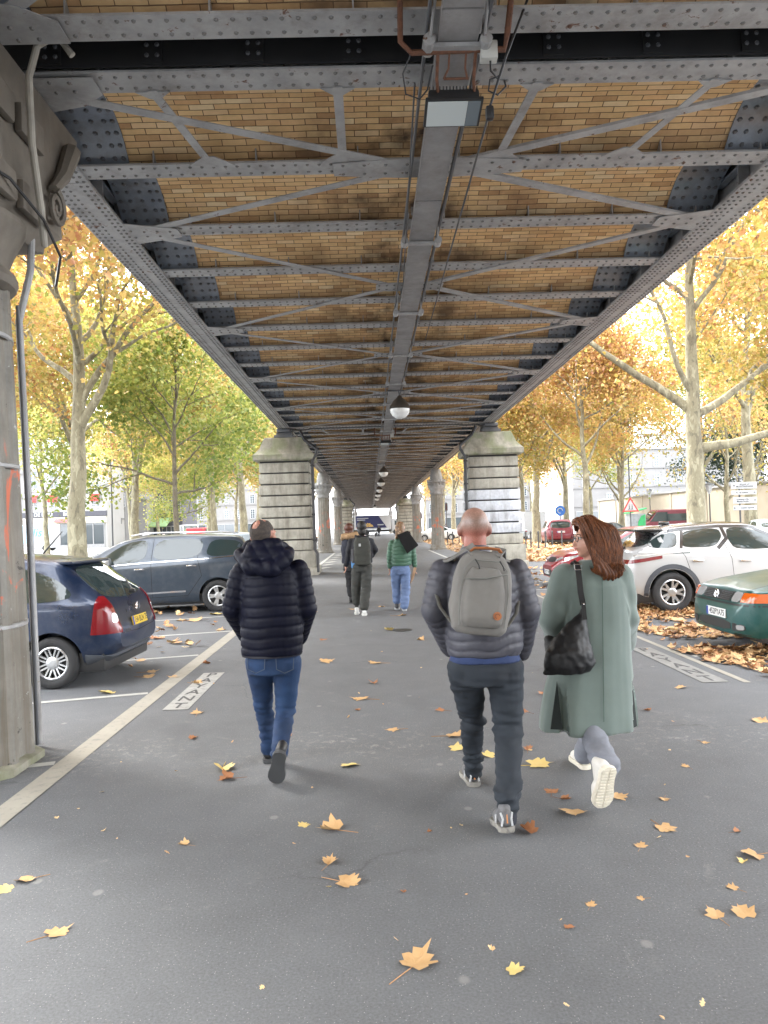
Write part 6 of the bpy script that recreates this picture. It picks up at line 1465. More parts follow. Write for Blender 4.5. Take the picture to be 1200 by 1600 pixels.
def loft(secs, n=28, sq=2.0):
    """closed loft through (centre, rx, ry, yaw) superellipse sections"""
    def f(m):
        rg = []
        for c, rx, ry, yaw in secs:
            ring = []
            for k in range(n):
                a = 2 * pi * k / n; ca, sa = cos(a), sin(a)
                x = rx * math.copysign(abs(ca) ** (2 / sq), ca); y = ry * math.copysign(abs(sa) ** (2 / sq), sa)
                ring.append(V(c) + V((x * cos(yaw) - y * sin(yaw), x * sin(yaw) + y * cos(yaw), 0)))
            rg.append(ring)
        m.rings(rg)
    return f
def chain(pts, rs, fx=1.0): return [cap(pts[i], rs[i], pts[i + 1], rs[i + 1], fx) for i in range(len(pts) - 1)]
def finish(me, name, mat, parent, disp=None, smooth=True, origin=None):
    me.materials.clear()
    for q in (mat if isinstance(mat, (list, tuple)) else [mat]): me.materials.append(q)
    if disp:
        me.update(); ns = [v.normal.copy() for v in me.vertices]
        cs = [v.co.copy() for v in me.vertices]
        for v, c, nn in zip(me.vertices, cs, ns):
            r = disp(c, nn)
            if hasattr(r, 'x'): v.co = c + r
            else: v.co = c + nn * r
    me.transform(Matrix.Translation(-parent.matrix_local.translation if parent.parent is None else V((0, 0, 0))))
    me.polygons.foreach_set('use_smooth', [smooth] * len(me.polygons))
    o = link(bpy.data.objects.new(name, me)); o.parent = parent; return o
def seg_t(p, a, b):
    d = b - a; t = max(0, min(1, (p - a).dot(d) / d.length_squared)); return t, (a + d * t - p).length, t * d.length
def quilt(segs, pitch, amp, base_z=0, wob=.012, bump_=.003):
    """horizontal baffles on the trunk, baffles along the arms; segs = arm bones as (points)"""
    def f(c, n):
        best = 1e9; s_ = None
        for pts in segs:
            acc = 0
            for i in range(len(pts) - 1):
                t, d, l = seg_t(c, pts[i], pts[i + 1])
                if d < best: best = d; s_ = acc + l
                acc += (pts[i + 1] - pts[i]).length
        if best < .10: u = s_ / (pitch * .92)
        else: u = (c.z - base_z + wob * sin(c.x * 9 + c.z * 3) + .35 * wob * sin(c.x * 31)) / pitch
        u += .05 * noise.noise(V((c.x * 5, c.y * 5, c.z * 5))); w_ = min(1, abs(sin(pi * u)) * 1.35) ** .30
        nz_ = noise.noise(c * 14) * .6 + noise.noise(V((c.x * 40, c.y * 40, c.z * 18))) * .4
        return amp * (w_ - .8) + bump_ * nz_ * (1.2 - .2 * w_) * (1 if w_ < .98 else 1)
    return f
def folds(amp=.006, sc=(7, 7, 16)):
    def f(c, n): return amp * (noise.noise(V((c.x * sc[0], c.y * sc[1], c.z * sc[2]))) + .5 * noise.noise(V((c.x * sc[0] * 2.3, c.y * sc[1] * 2.3, c.z * sc[2] * 2.1 + 5))))
    return f
def trouser_folds(amp, knees, ankles):
    def f(c, n):
        a = folds(amp * .7)(c, n)
        for k in knees: d = abs(c.z - k.z); a += amp * 1.3 * math.exp(-(d / .09) ** 2) * noise.noise(V((c.x * 9 + c.z * 8, c.y * 7, c.z * 34)))
        for k in ankles: d = abs(c.z - k.z - .05); a += amp * 1.5 * math.exp(-(d / .10) ** 2) * noise.noise(V((c.x * 12 - c.z * 10, c.y * 8, c.z * 40)))
        return a
    return f
def cloth(name, c, rough=.85, var=.15, weave=380, amt=.25, sheen=0, c2=None, scale=7):
    m, n, b = newmat(name)
    col = ramp(n, nz(n, scale, 6, rough=.6), [(.3, [x * (1 - var) for x in c]), (.7, [x * (1 + var) for x in c])])
    if c2: col = mix(n, ramp(n, nz(n, 3, 4), [(.45, 0.0), (.65, .7)]), col, c2)
    n.links.new(col, b.inputs['Base Color']); b.inputs['Roughness'].default_value = rough
    if sheen: b.inputs['Sheen Weight'].default_value = sheen
    bump(n, b, nz(n, weave, 2), amt, .0015); return m
M_SKIN = pm('skin', (.36, .165, .115), .5, .14, 25); M_SKIN.node_tree.nodes['Principled BSDF'].inputs['Subsurface Weight'].default_value = .08
M_SKINP = pm('paler_skin', (.42, .22, .155), .5, .1, 25); M_LIP = plain('lips', (.42, .13, .12), .4); M_EYEW = plain('eye_white', (.6, .58, .55), .2); M_IRIS = plain('iris', (.05, .03, .015), .1)
def headmesh(c, R_, s=1.0, neck_to=None, nk=.055, ears=True):
    """head looking along local -Y of R_; c = skull centre; local units metres"""
    L = lambda x, y, z: V(c) + R_ @ (V((x, y, z)) * s)
    pr = [ell(L(0, .018, .028), .076 * s, .094 * s, .088 * s, R_), ell(L(0, -.02, -.03), .064 * s, .072 * s, .082 * s, R_), cap(L(0, -.045, -.078), .034 * s, L(0, -.058, -.085), .026 * s),
          ell(L(0, -.055, .0), .052 * s, .035 * s, .05 * s, R_), cap(L(0, -.086, .008), .009 * s, L(0, -.108, -.028), .014 * s), ell(L(0, -.090, -.055), .024 * s, .012 * s, .010 * s, R_),
          cap(L(-.05, -.045, -.02), .026 * s, L(-.045, -.03, -.06), .024 * s), cap(L(.05, -.045, -.02), .026 * s, L(.045, -.03, -.06), .024 * s), cap(L(-.045, -.078, .028), .011 * s, L(.045, -.078, .028), .011 * s)]
    if ears:
        for q in (-1, 1): pr += [ell(L(q * .085, .014, -.006), .013 * s, .018 * s, .034 * s, R_ @ Matrix.Rotation(q * .25, 3, 'Z')), ell(L(q * .080, .002, -.033), .008 * s, .011 * s, .012 * s, R_)]
    if neck_to is not None: pr += [cap(L(0, .02, -.05), nk * 1.02, neck_to, nk * 1.12)]
    return pr
def face_bits(body, c, R_, s=1.0):
    L = lambda x, y, z: V(c) + R_ @ (V((x, y, z)) * s)
    for q in (-1, 1):
        e = MB(); ell(L(q * .032, -.078, .012), .013 * s, .011 * s, .009 * s, R_)(e); o = e.build('eye', M_EYEW, body, world=False); 
        for v in o.data.vertices: v.co -= body.parent.location
        e = MB(); ell(L(q * .032, -.0885, .012), .0055 * s, .003 * s, .0055 * s, R_)(e); o2 = e.build('iris', M_IRIS, body)
        for v in o2.data.vertices: v.co -= body.parent.location
        e = MB(); e.tube([L(q * .014, -.092, .032), L(q * .032, -.092, .037), L(q * .05, -.080, .031)], .003 * s, 5); o3 = e.build('eyebrow', M_IRIS, body)
        for v in o3.data.vertices: v.co -= body.parent.location
    e = MB(); e.tube([L(-.022, -.097, -.054), L(0, -.104, -.052), L(.022, -.097, -.054)], [.003 * s, .005 * s, .003 * s], 6); o = e.build('mouth', M_LIP, body)
    for v in o.data.vertices: v.co -= body.parent.location
def hand(wrist, d, palm_n, s=1.0, curl=.5, side=1):
    """relaxed hand hanging from the wrist: palm, four unequal bent fingers and a thumb leaving the side of the palm"""
    w_ = V(wrist); d = V(d).normalized(); n = (V(palm_n) - d * V(palm_n).dot(d)).normalized(); x = d.cross(n).normalized() * side
    pr = [cap(w_, .026 * s, w_ + d * .03 * s, .030 * s, .8)]
    pc = w_ + d * .035 * s
    for k in range(4):
        o_ = (k - 1.5) * .0195 * s; pr.append(cap(pc + x * o_ * .7, .017 * s, pc + x * o_ + d * .055 * s, .0125 * s))
        L_ = (.072, .082, .077, .060)[k] * s; p = pc + x * o_ + d * .06 * s; dd = d.copy()
        for j, f in enumerate((.42, .32, .26)):
            dd = (Matrix.Rotation(-curl * (.5 + .4 * j) * side, 3, x) @ dd).normalized(); q = p + dd * L_ * f
            pr.append(cap(p, (.0092 - .0012 * j) * s, q, (.0084 - .0012 * j) * s, n=10)); p = q
    t0 = w_ + d * .02 * s - x * .022 * s; t1 = t0 + (d * .6 - x * .75 + n * .2).normalized() * .035 * s; t2 = t1 + (d * .9 - x * .25 + n * .3).normalized() * .03 * s; t3 = t2 + (d + n * .3).normalized() * .022 * s
    pr += [cap(t0, .015 * s, t1, .012 * s, n=10), cap(t1, .011 * s, t2, .0098 * s, n=10), cap(t2, .0095 * s, t3, .0085 * s, n=10)]
    return pr
def shoe(r, heel, toe, up, w_, mat, solem, name='shoe', tread=None, hgt=.085, collar=.11):
    """heel, toe: ends of the sole; up: direction of the ankle"""
    heel, toe, up = V(heel), V(toe), V(up).normalized(); d = toe - heel; L = d.length; d.normalize(); up = (up - d * up.dot(d)).normalized(); x = d.cross(up).normalized()
    at = lambda a, b, c: heel + d * (a * L) + x * b + up * c
    outline = [(0, .30), (.03, .62), (.12, .80), (.3, .74), (.5, .82), (.68, 1.0), (.82, .98), (.93, .74), (.985, .42)]
    th = .028
    s_ = MB(); hi = []
    pts = [(a, b * w_ / 2) for a, b in outline] + [(1, 0)] + [(a, -b * w_ / 2) for a, b in outline[::-1]] + [(-.015, 0)]
    # sole ring, four levels
    s_.rings([[at(a, b, 0) for a, b in pts], [at(a, b * 1.03, .006) for a, b in pts], [at(a, b * 1.05, th - .006) for a, b in pts], [at(a, b * .97, th) for a, b in pts]])
    if tread:
        for i in range(13):
            a = .04 + i * .073; b = w_ / 2 * .8 * (.8 if a < .5 else .95) * (1 if a < .9 else .6)
            for q in (-1, 1): s_.add([at(a, q * .006, -.005), at(a + .04, q * .006, -.005), at(a + .04 - .012, q * b, -.005), at(a - .012, q * b, -.005), at(a, q * .006, 0), at(a + .04, q * .006, 0), at(a + .04 - .012, q * b, 0), at(a - .012, q * b, 0)], [(0, 1, 2, 3), (0, 4, 5, 1), (1, 5, 6, 2), (2, 6, 7, 3), (3, 7, 4, 0)])
    prts = [cap(at(.12, 0, th + .03), .036, at(.30, 0, th + .04), .036), cap(at(.12, 0, th + .03), .037, at(.16, 0, collar), .040), cap(at(.3, 0, th + .036), .038, at(.62, 0, th + .020), .040), cap(at(.62, 0, th + .018), w_ * .42, at(.84, 0, th + .006), w_ * .36, 1), cap(at(.2, 0, collar - .01), .040, at(.45, 0, th + .04), .036)]
    me = remesh(prts, .009, 3)
    for v in me.vertices:       # keep the upper above the sole line
        c = (v.co - heel).dot(up)
        if c < th - .004: v.co += up * (th - .004 - c)
    o = finish(me, name, mat, r); so = s_.build('sole', solem, o, smooth=40)
    for v in so.data.vertices: v.co -= r.location
    return o, at
def person(label, loc, group=None): return thing('person', label, 'person', loc, 0, group)
def local_mb(mb, name, mat, parent, r, **k):
    o = mb.build(name, mat, parent, **k)
    for v in o.data.vertices: v.co -= r.location
    return o
NAVY = cloth('navy_quilted_nylon', (.0030, .0037, .0120), .55, .2, 500, .15); NAVY.node_tree.nodes['Principled BSDF'].inputs['Specular IOR Level'].default_value = .15; NAVYD = cloth('navy_side_nylon', (.006, .006, .013), .5)
DENIM = cloth('mid_blue_denim', (.006, .024, .072), .85, .3, 420, .5, c2=(.015, .048, .125)); GREYJ = cloth('grey_lilac_nylon', (.050, .050, .062), .5, .15, 500, .15); GREYJ.node_tree.nodes['Principled BSDF'].inputs['Specular IOR Level'].default_value = .3; INKT = cloth('ink_blue_trousers', (.0085, .0125, .019), .85, .25, 420, .4, c2=(.014, .020, .028))
M_STITCH = cloth('stitching', (.05, .065, .09)); BLKSH = pm('black_shoe', (.014, .014, .015), .5, .2); SOLEG = pm('dark_grey_sole', (.05, .052, .055), .75)

def body_under(r, skin, head_parts, sk, vox=.012, extra=()):
    """continuous body: trunk and limbs slimmer than the clothes; sk = dict of joints"""
    pr = list(head_parts)
    pr += [loft([(sk['pel'] + V((0, 0, -.08)), .10, .08, 0), (sk['pel'], .13, .10, 0), (sk['pel'] + V((0, 0, .15)), .11, .08, 0), (sk['chest'], .135, .095, 0), (sk['neck'] - V((0, 0, .06)), .10, .06, 0), (sk['neck'], .055, .05, 0)])]
    for a in sk['arms']: pr += chain(a, [.045, .036, .026])
    for a in sk['legs']: pr += chain(a, [.072, .048, .034])
    pr += list(extra)
    return finish(remesh(pr, vox, 3), 'body', skin, r)

# ------------------------------------------------------------- man in navy quilted jacket
def navy_man():
    Y = 5.25; J = lambda px, py, dy=0: P(px, py, Y + dy)
    base = V((J(425, 1100).x, Y, 0)); r = person('balding man in navy quilted hooded jacket and blue jeans walking away', base)
    hc = J(412, 838); face = Matrix.Rotation(radians(180 - 22), 3, 'Z')
    shL, shR = J(378, 893), J(466, 890); arms = [[shL, J(364, 950, .0), J(384, 992, .25)], [shR, J(478, 950, .0), J(468, 996, .25)]]
    hipL, hipR = J(402, 1035), J(449, 1035); kL, kR = J(413, 1108, .18), J(446, 1108, .06); fL = G(419, 1194); aL = V((fL.x, fL.y + .04, .10)); aR = J(436, 1172, -.24)
    legs = [[hipL, kL, aL], [hipR, kR, aR]]
    sk = dict(pel=J(425, 1015), chest=J(423, 920), neck=J(415, 872), arms=arms, legs=legs)
    hp = headmesh(hc, face, 1.0, J(416, 878), .06)
    b = body_under(r, M_SKIN, hp, sk, .011, hand(arms[0][2], (.3, .6, -.6), (1, 0, 0), 1, .8, 1) + hand(arms[1][2], (-.3, .6, -.6), (-1, 0, 0), 1, .8, -1)); face_bits(b, hc, face)
    # cropped grey hair with a bald crown
    L = lambda x, y, z: hc + face @ V((x, y, z))
    hm = remesh([ell(L(0, .023, .028), .083, .100, .095, face), ell(L(0, .045, -.03), .066, .062, .05, face)], .0055, 1)
    bm = bmesh.new(); bm.from_mesh(hm); inv = face.transposed(); dead = []
    for v in bm.verts:
        q = inv @ (v.co - hc); nn = noise.noise(v.co * 60) * .012
        bald = (((q.x - .012) / .034) ** 2 + ((q.z - .086) / .030) ** 2 < 1 + nn * 8 and q.y > .02) or (q.z > .10 and q.y < .05 + nn and abs(q.x) < .04 + nn); low = q.z < -.072 + nn * .5 or (q.y < -.01 + nn) or (q.z < -.02 and q.y < .02) or (abs(q.x) > .066 and q.y < .035 and q.z < .035)
        if bald or low: dead.append(v)
    bmesh.ops.delete(bm, geom=dead, context='VERTS'); bm.to_mesh(hm); bm.free()
    hmat = pm('cropped_grey_brown_hair', (.045, .034, .028), .8, .5, 60, bmp=.9, bscale=260, bdist=.006); finish(hm, 'hair', hmat, r, lambda c, n: -.0035 + .0015 * noise.noise(c * 120))
    # jacket
    T = lambda px, py, rx, ry, dy=0: (J(px, py, dy), rx, ry, radians(-8))
    pr = [loft([T(425, 1022, .205, .15), T(425, 1010, .21, .158), T(425, 985, .215, .165), T(424, 950, .218, .168), T(422, 915, .215, .165), T(421, 892, .205, .145), T(420, 879, .15, .115), T(418, 868, .085, .085)])]
    for a in arms: pr += chain([a[0], a[1], a[2]], [.078, .076, .056])
    finish(remesh(pr, .0095, 3), 'jacket', NAVY, r, quilt(arms, .068, .014, J(425, 1022).z - .01, .006))
    # hood lying on the shoulders
    H = lambda px, py, dy: P(px, py, Y + dy)
    pr = [cap(H(376, 868, -.02), .05, H(392, 886, -.13), .055), cap(H(392, 886, -.13), .055, H(425, 888, -.17), .058), cap(H(425, 888, -.17), .058, H(446, 872, -.12), .052), cap(H(446, 872, -.12), .052, H(452, 862, .0), .035), cap(H(376, 868, -.02), .045, H(392, 852, .02), .04),
          cap(H(396, 856, -.08), .05, H(430, 852, -.09), .052), cap(H(392, 868, -.10), .06, H(436, 866, -.12), .055), cap(H(442, 856, .0), .04, H(430, 850, -.06), .045)]
    def hoodf(c, n): return .009 * (abs(sin(pi * ((c.x - H(410, 870, 0).x) * 11 + (c.z - H(410, 870, 0).z) * 7))) ** .5 - .6) + .004 * noise.noise(c * 22)
    finish(remesh(pr, .009, 5), 'hood', NAVY, r, hoodf)
    hm_ = MB(); hm_.rings([[J(425, 1020 + k) + V((cos(a) * (.208 - .002 * k) , sin(a) * .152, 0)) for a in [2 * pi * i / 40 for i in range(40)]] for k in (0, 3.5)], caps=False); local_mb(hm_, 'hem', NAVYD, r, r)
    # jeans
    pr = [loft([(J(425, 1010), .150, .115, 0), (J(425, 1035), .165, .13, 0), (J(425, 1052), .16, .125, 0)])]
    pr += chain([hipL + V((.01, 0, 0)), kL, aL + V((0, 0, -.01))], [.094, .064, .050]) + chain([hipR, kR, aR + V((0, 0, -.02))], [.098, .068, .056])
    o = finish(remesh(pr, .010, 3), 'jeans', DENIM, r, trouser_folds(.007, [kL, kR], [aL, aR]))
    s_ = MB()
    for cx_ in (400, 445):
        s_ = MB()
        for (a, c) in (((-14, 1028), (-13, 1046)), ((-13, 1046), (0, 1052)), ((0, 1052), (13, 1046)), ((13, 1046), (14, 1028))): s_.tube([P(cx_ + a[0], a[1], Y - .135), P(cx_ + c[0], c[1], Y - .135)], .0022, 4)
        local_mb(s_, 'pocket_stitching', M_STITCH, o, r)
    shoe(r, fL + V((0, 0, .004)), fL + V((-.02, .28, .004)), (0, 0, 1), .10, BLKSH, SOLEG)
    hl = J(437, 1177, -.34); to = J(431, 1219, -.235); to.z = max(to.z, .012); shoe(r, hl, to + (to - hl).normalized() * .03, (.05, 1, .3), .11, BLKSH, SOLEG)
navy_man()

# ------------------------------------------------------------- man in grey jacket with rucksack
def grey_man():
    Y = 4.35; J = lambda px, py, dy=0: P(px, py, Y + dy)
    base = V((J(760, 1100).x, Y, 0)); r = person('bald man in grey quilted jacket and dark trousers walking away', base)
    hc = J(741, 826); face = Matrix.Rotation(radians(180), 3, 'Z'); shL, shR = J(692, 893), J(806, 893)
    arms = [[shL, J(680, 952, -.02), J(704, 1012, .16)], [shR, J(822, 952, -.02), J(815, 1018, .16)]]
    hipL, hipR = J(728, 1045), J(786, 1045); kL, kR = J(737, 1125, .22), J(795, 1140, .02); fL = G(742, 1231); aL = V((fL.x, fL.y + .04, .11)); aR = J(794, 1255, -.26)
    sk = dict(pel=J(757, 1020), chest=J(750, 930), neck=J(742, 868), arms=arms, legs=[[hipL, kL, aL], [hipR, kR, aR]])
    hp = headmesh(hc, face, 1.04, J(742, 880), .062)
    m, n, b_ = newmat('bald_stubbled_skin'); tc = N(n, 'ShaderNodeSeparateXYZ'); n.links.new(n.nodes.new('ShaderNodeNewGeometry').outputs['Position'], tc.inputs[0])
    # grey stubble shadow round the back of the skull, reddish neck below and pale scalp above
    z0 = hc.z; mp = N(n, 'ShaderNodeMapRange'); mp.inputs[1].default_value = z0 - .10; mp.inputs[2].default_value = z0 + .13; n.links.new(tc.outputs[2], mp.inputs[0])
    col = ramp(n, mp.outputs[0], [(0, (.36, .125, .085)), (.32, (.36, .135, .10)), (.48, (.26, .15, .115)), (.62, (.225, .145, .115)), (.84, (.34, .19, .145)), (1, (.38, .21, .16))]); col = mix(n, .8, col, ramp(n, nz(n, 150, 3), [(.3, (.55, .55, .55)), (.7, (1, 1, 1))]), 'MULTIPLY'); n.links.new(mix(n, .5, col, ramp(n, nz(n, 18, 4), [(.3, (.72, .72, .72)), (.7, (1, 1, 1))]), 'MULTIPLY'), b_.inputs['Base Color']); b_.inputs['Roughness'].default_value = .42
    b = body_under(r, m, hp, sk, .011, hand(arms[0][2], (.3, .6, -.6), (1, 0, 0), 1, .8, 1) + hand(arms[1][2], (-.3, .6, -.6), (-1, 0, 0), 1, .8, -1)); face_bits(b, hc, face, 1.04)
    T = lambda px, py, rx, ry, dy=0: (J(px, py, dy), rx, ry, radians(-5))
    pr = [loft([T(757, 1022, .205, .145), T(757, 1008, .215, .155), T(755, 980, .215, .16), T(751, 945, .222, .162), T(749, 915, .228, .155), T(748, 892, .215, .135), T(745, 876, .155, .11), T(742, 864, .085, .082), T(742, 856, .078, .078)])]
    for a in arms: pr += chain([a[0], a[1], a[2]], [.080, .080, .056])
    finish(remesh(pr, .0095, 3), 'jacket', GREYJ, r, quilt(arms, .054, .013, J(757, 1022).z, .02, .005))
    c_ = MB(); c_.rings([[J(742, 866 - k * 10) + V((cos(a) * (.088 - .006 * k), sin(a) * (.084 - .004 * k) - .01 * (1 - k), .018 * sin(a) * -1)) for a in [2 * pi * i / 30 for i in range(30)]] for k in (0, .5, 1.0)], caps=False); c_.rings([[J(742, 856) + V((cos(a) * q, sin(a) * q * .95, -.018 * sin(a))) for a in [2 * pi * i / 30 for i in range(30)]] for q in (.082, .068)], caps=False); local_mb(c_, 'collar', GREYJ, r, r)
    pr = [loft([(J(757, 1016), .190, .135, radians(-5)), (J(757, 1033), .203, .142, radians(-5))], sq=2.2)]
    finish(remesh(pr, .009, 2), 'shirt_hem', cloth('blue_shirt', (.014, .028, .085)), r, folds(.004))
    pr = [loft([(J(757, 1015), .170, .125, 0), (J(757, 1045), .192, .142, 0), (J(757, 1068), .178, .13, 0)])]
    pr += chain([hipL, kL, aL], [.108, .072, .058]) + chain([hipR + V((.005, 0, 0)), kR, aR + V((0, 0, .01))], [.112, .080, .066])
    pr += [cap(aL, .058, aL + V((0, 0, -.02)), .058), cap(aR + V((0, 0, .02)), .066, aR + V((0, 0, .0)), .064)]
    finish(remesh(pr, .010, 3), 'trousers', INKT, r, trouser_folds(.009, [kL, kR, hipL - V((0, 0, .1))], [aL, aR]))
    sk_ = MB(); cap(aR + V((0, 0, -.02)), .046, aR + V((0, -.01, -.08)), .042)(sk_); local_mb(sk_, 'sock', pm('navy_sock', (.014, .016, .025), .8), r, r)
    SH = pm('grey_trail_shoe', (.10, .10, .105), .6, .4, 40); SO = pm('two_tone_sole', (.20, .19, .17), .7, .3, 20, c2=(.04, .04, .04))
    def trail(h, t, up):
        o, at = shoe(r, h, t, up, .108, SH, SO, hgt=.09)
        k = MB()
        for q in (-1, 1):
            k.tube([at(.02, q * .028, .035), at(-.01, q * .022, .07), at(.05, q * .03, .10)], .006, 6); k.tube([at(.3, q * .045, .035), at(.38, q * .040, .07)], .006, 6)
        local_mb(k, 'overlay', M_SIGNW, o, r); k = MB(); k.tube([at(-.012, 0, .05), at(-.005, 0, .08), at(.03, 0, .115)], .005, 6); local_mb(k, 'pull_tab', plain('orange_tab', (.5, .2, .06), .6), o, r)
    trail(fL + V((0, 0, .004)), fL + V((-.02, .29, .004)), (0, 0, 1))
    h2 = J(793, 1292, -.34); t2 = V((h2.x - .01, h2.y + .24, .01)); trail(V((h2.x, h2.y, .035)), t2, (0, .1, 1))
    return r, J
gr, GJ = grey_man()
def rucksack():
    J = GJ; Yb = -.16; c = J(752, 926, Yb - .05); r = thing('rucksack', 'grey canvas rucksack with brown leather handle on the bald man\'s back', 'backpack', c)
    M_CAN = cloth('grey_canvas', (.135, .128, .118), .85, .1, 300, .4); M_CAND = cloth('darker_canvas', (.13, .13, .12), .85); M_LEA = pm('tan_leather', (.28, .095, .03), .55)
    rot = Matrix.Rotation(radians(7), 3, 'Y')
    def F(x, y, z): return c + rot @ V((x, y, z))
    def prof(t): return [(0, .105), (.08, .150), (.3, .172), (.6, .165), (.8, .150), (.93, .120), (1, .07)]
    secs = []; H = .445
    for t in [i / 16 for i in range(17)]:
        wv = lerp_table([(0, .12), (.06, .145), (.3, .168), (.65, .158), (.85, .138), (.95, .11), (1, .075)], t); dv = lerp_table([(0, .065), (.08, .085), (.35, .09), (.8, .075), (.95, .055), (1, .03)], t)
        ring = []
        for k in range(36):
            a = 2 * pi * k / 36; ca, sa = cos(a), sin(a); ring.append(F(wv * math.copysign(abs(ca) ** .55, ca), dv * math.copysign(abs(sa) ** .6, sa), -H / 2 + H * t))
        secs.append(ring)
    def g(m): m.rings(secs)
    body = finish(remesh([g], .009, 2), 'main_bag', M_CAN, r, folds(.005, (9, 9, 9)))
    f = MB(); front = []
    for t in [i / 12 for i in range(13)]:
        z = -H / 2 + .045 + (H - .13) * t; w_ = lerp_table([(0, .10), (.1, .118), (.5, .118), (.85, .105), (1, .075)], t); dd = lerp_table([(0, .085), (.12, .112), (.6, .110), (1, .085)], t)
        front.append([F(w_ * math.copysign(abs(cos(a)) ** .5, cos(a)), -(.02 + (dd) * abs(sin(a)) ** .5) if sin(a) < 0 else -.02, z) for a in [2 * pi * k / 32 for k in range(32)]])
    def g2(m): m.rings(front)
    o = finish(remesh([g2], .008, 2), 'front_pocket', M_CAN, r, folds(.003, (12, 12, 12)))
    z = MB(); z.tube([F(-.115, -.122, .075), F(0, -.128, .085), F(.11, -.122, .115)], .0045, 6); z.tube([F(-.12, -.108, -.17), F(-.128, -.10, 0), F(-.112, -.095, .13), F(-.07, -.088, .175), F(.07, -.088, .175), F(.112, -.095, .13), F(.128, -.10, 0), F(.12, -.108, -.17)], .0035, 5); local_mb(z, 'zip', M_CAND, r, r)
    for x in (-.06, .07): z = MB(); z.tube([F(x, -.09, .18), F(x + .02, -.10, .15), F(x + .025, -.105, .13)], .0035, 5); local_mb(z, 'zip_pull', M_BLK, r, r)
    z = MB(); z.tube([F(-.08, -.035, .220), F(-.065, -.05, .236), F(0, -.055, .242), F(.065, -.05, .240), F(.08, -.035, .225)], [.012, .014, .015, .014, .012], 10, flat=.5); local_mb(z, 'handle', M_LEA, r, r)
    # small round leather badge with a fox-like curl
    bp = F(.075, -.1295, -.105); z = MB(); z.lathe([(.022, 0), (.022, .004), (0, .005)], (0, 0, 0), 20, M=Matrix.Translation(bp) @ Matrix.Rotation(pi / 2, 4, 'X')); o = local_mb(z, 'round_badge', M_LEA, r, r)
    z = MB(); z.tube([bp + V((.012 * cos(a), -.0055, .012 * sin(a))) for a in [2 * pi * i / 14 for i in range(11)]], .002, 4); local_mb(z, 'badge_mark', pm('dark_leather', (.10, .03, .012), .6), o, r)
    for q, sx in ((-1, 690), (1, 795)):
        pts = [F(q * .055, -.03, .20), F(q * .08, -.01, .235), J(744 + q * 38, 875, -.10), J(744 + q * 46, 878, .0), J(744 + q * 50, 896, .14)]
        z = MB(); rg = []
        for i, p in enumerate(pts):
            w_ = .030; t = (pts[min(i + 1, 4)] - pts[max(i - 1, 0)]).normalized(); sd = t.cross(V((0, -.6, .8))).normalized(); nn = sd.cross(t).normalized()
            if nn.z < 0: nn = -nn
            rg.append([p - sd * w_ + nn * .002, p + sd * w_ + nn * .002, p + sd * w_ + nn * .016, p - sd * w_ + nn * .016])
        z.rings(rg); local_mb(z, 'shoulder_strap', M_CAN, r, r, smooth=60)
        z = MB(); z.tube([F(q * .15, -.02, -.17), F(q * .21, .06, -.10), F(q * .235, .15, -.02)], .012, 6, flat=.3); local_mb(z, 'lower_strap', M_CAND, r, r)
rucksack()

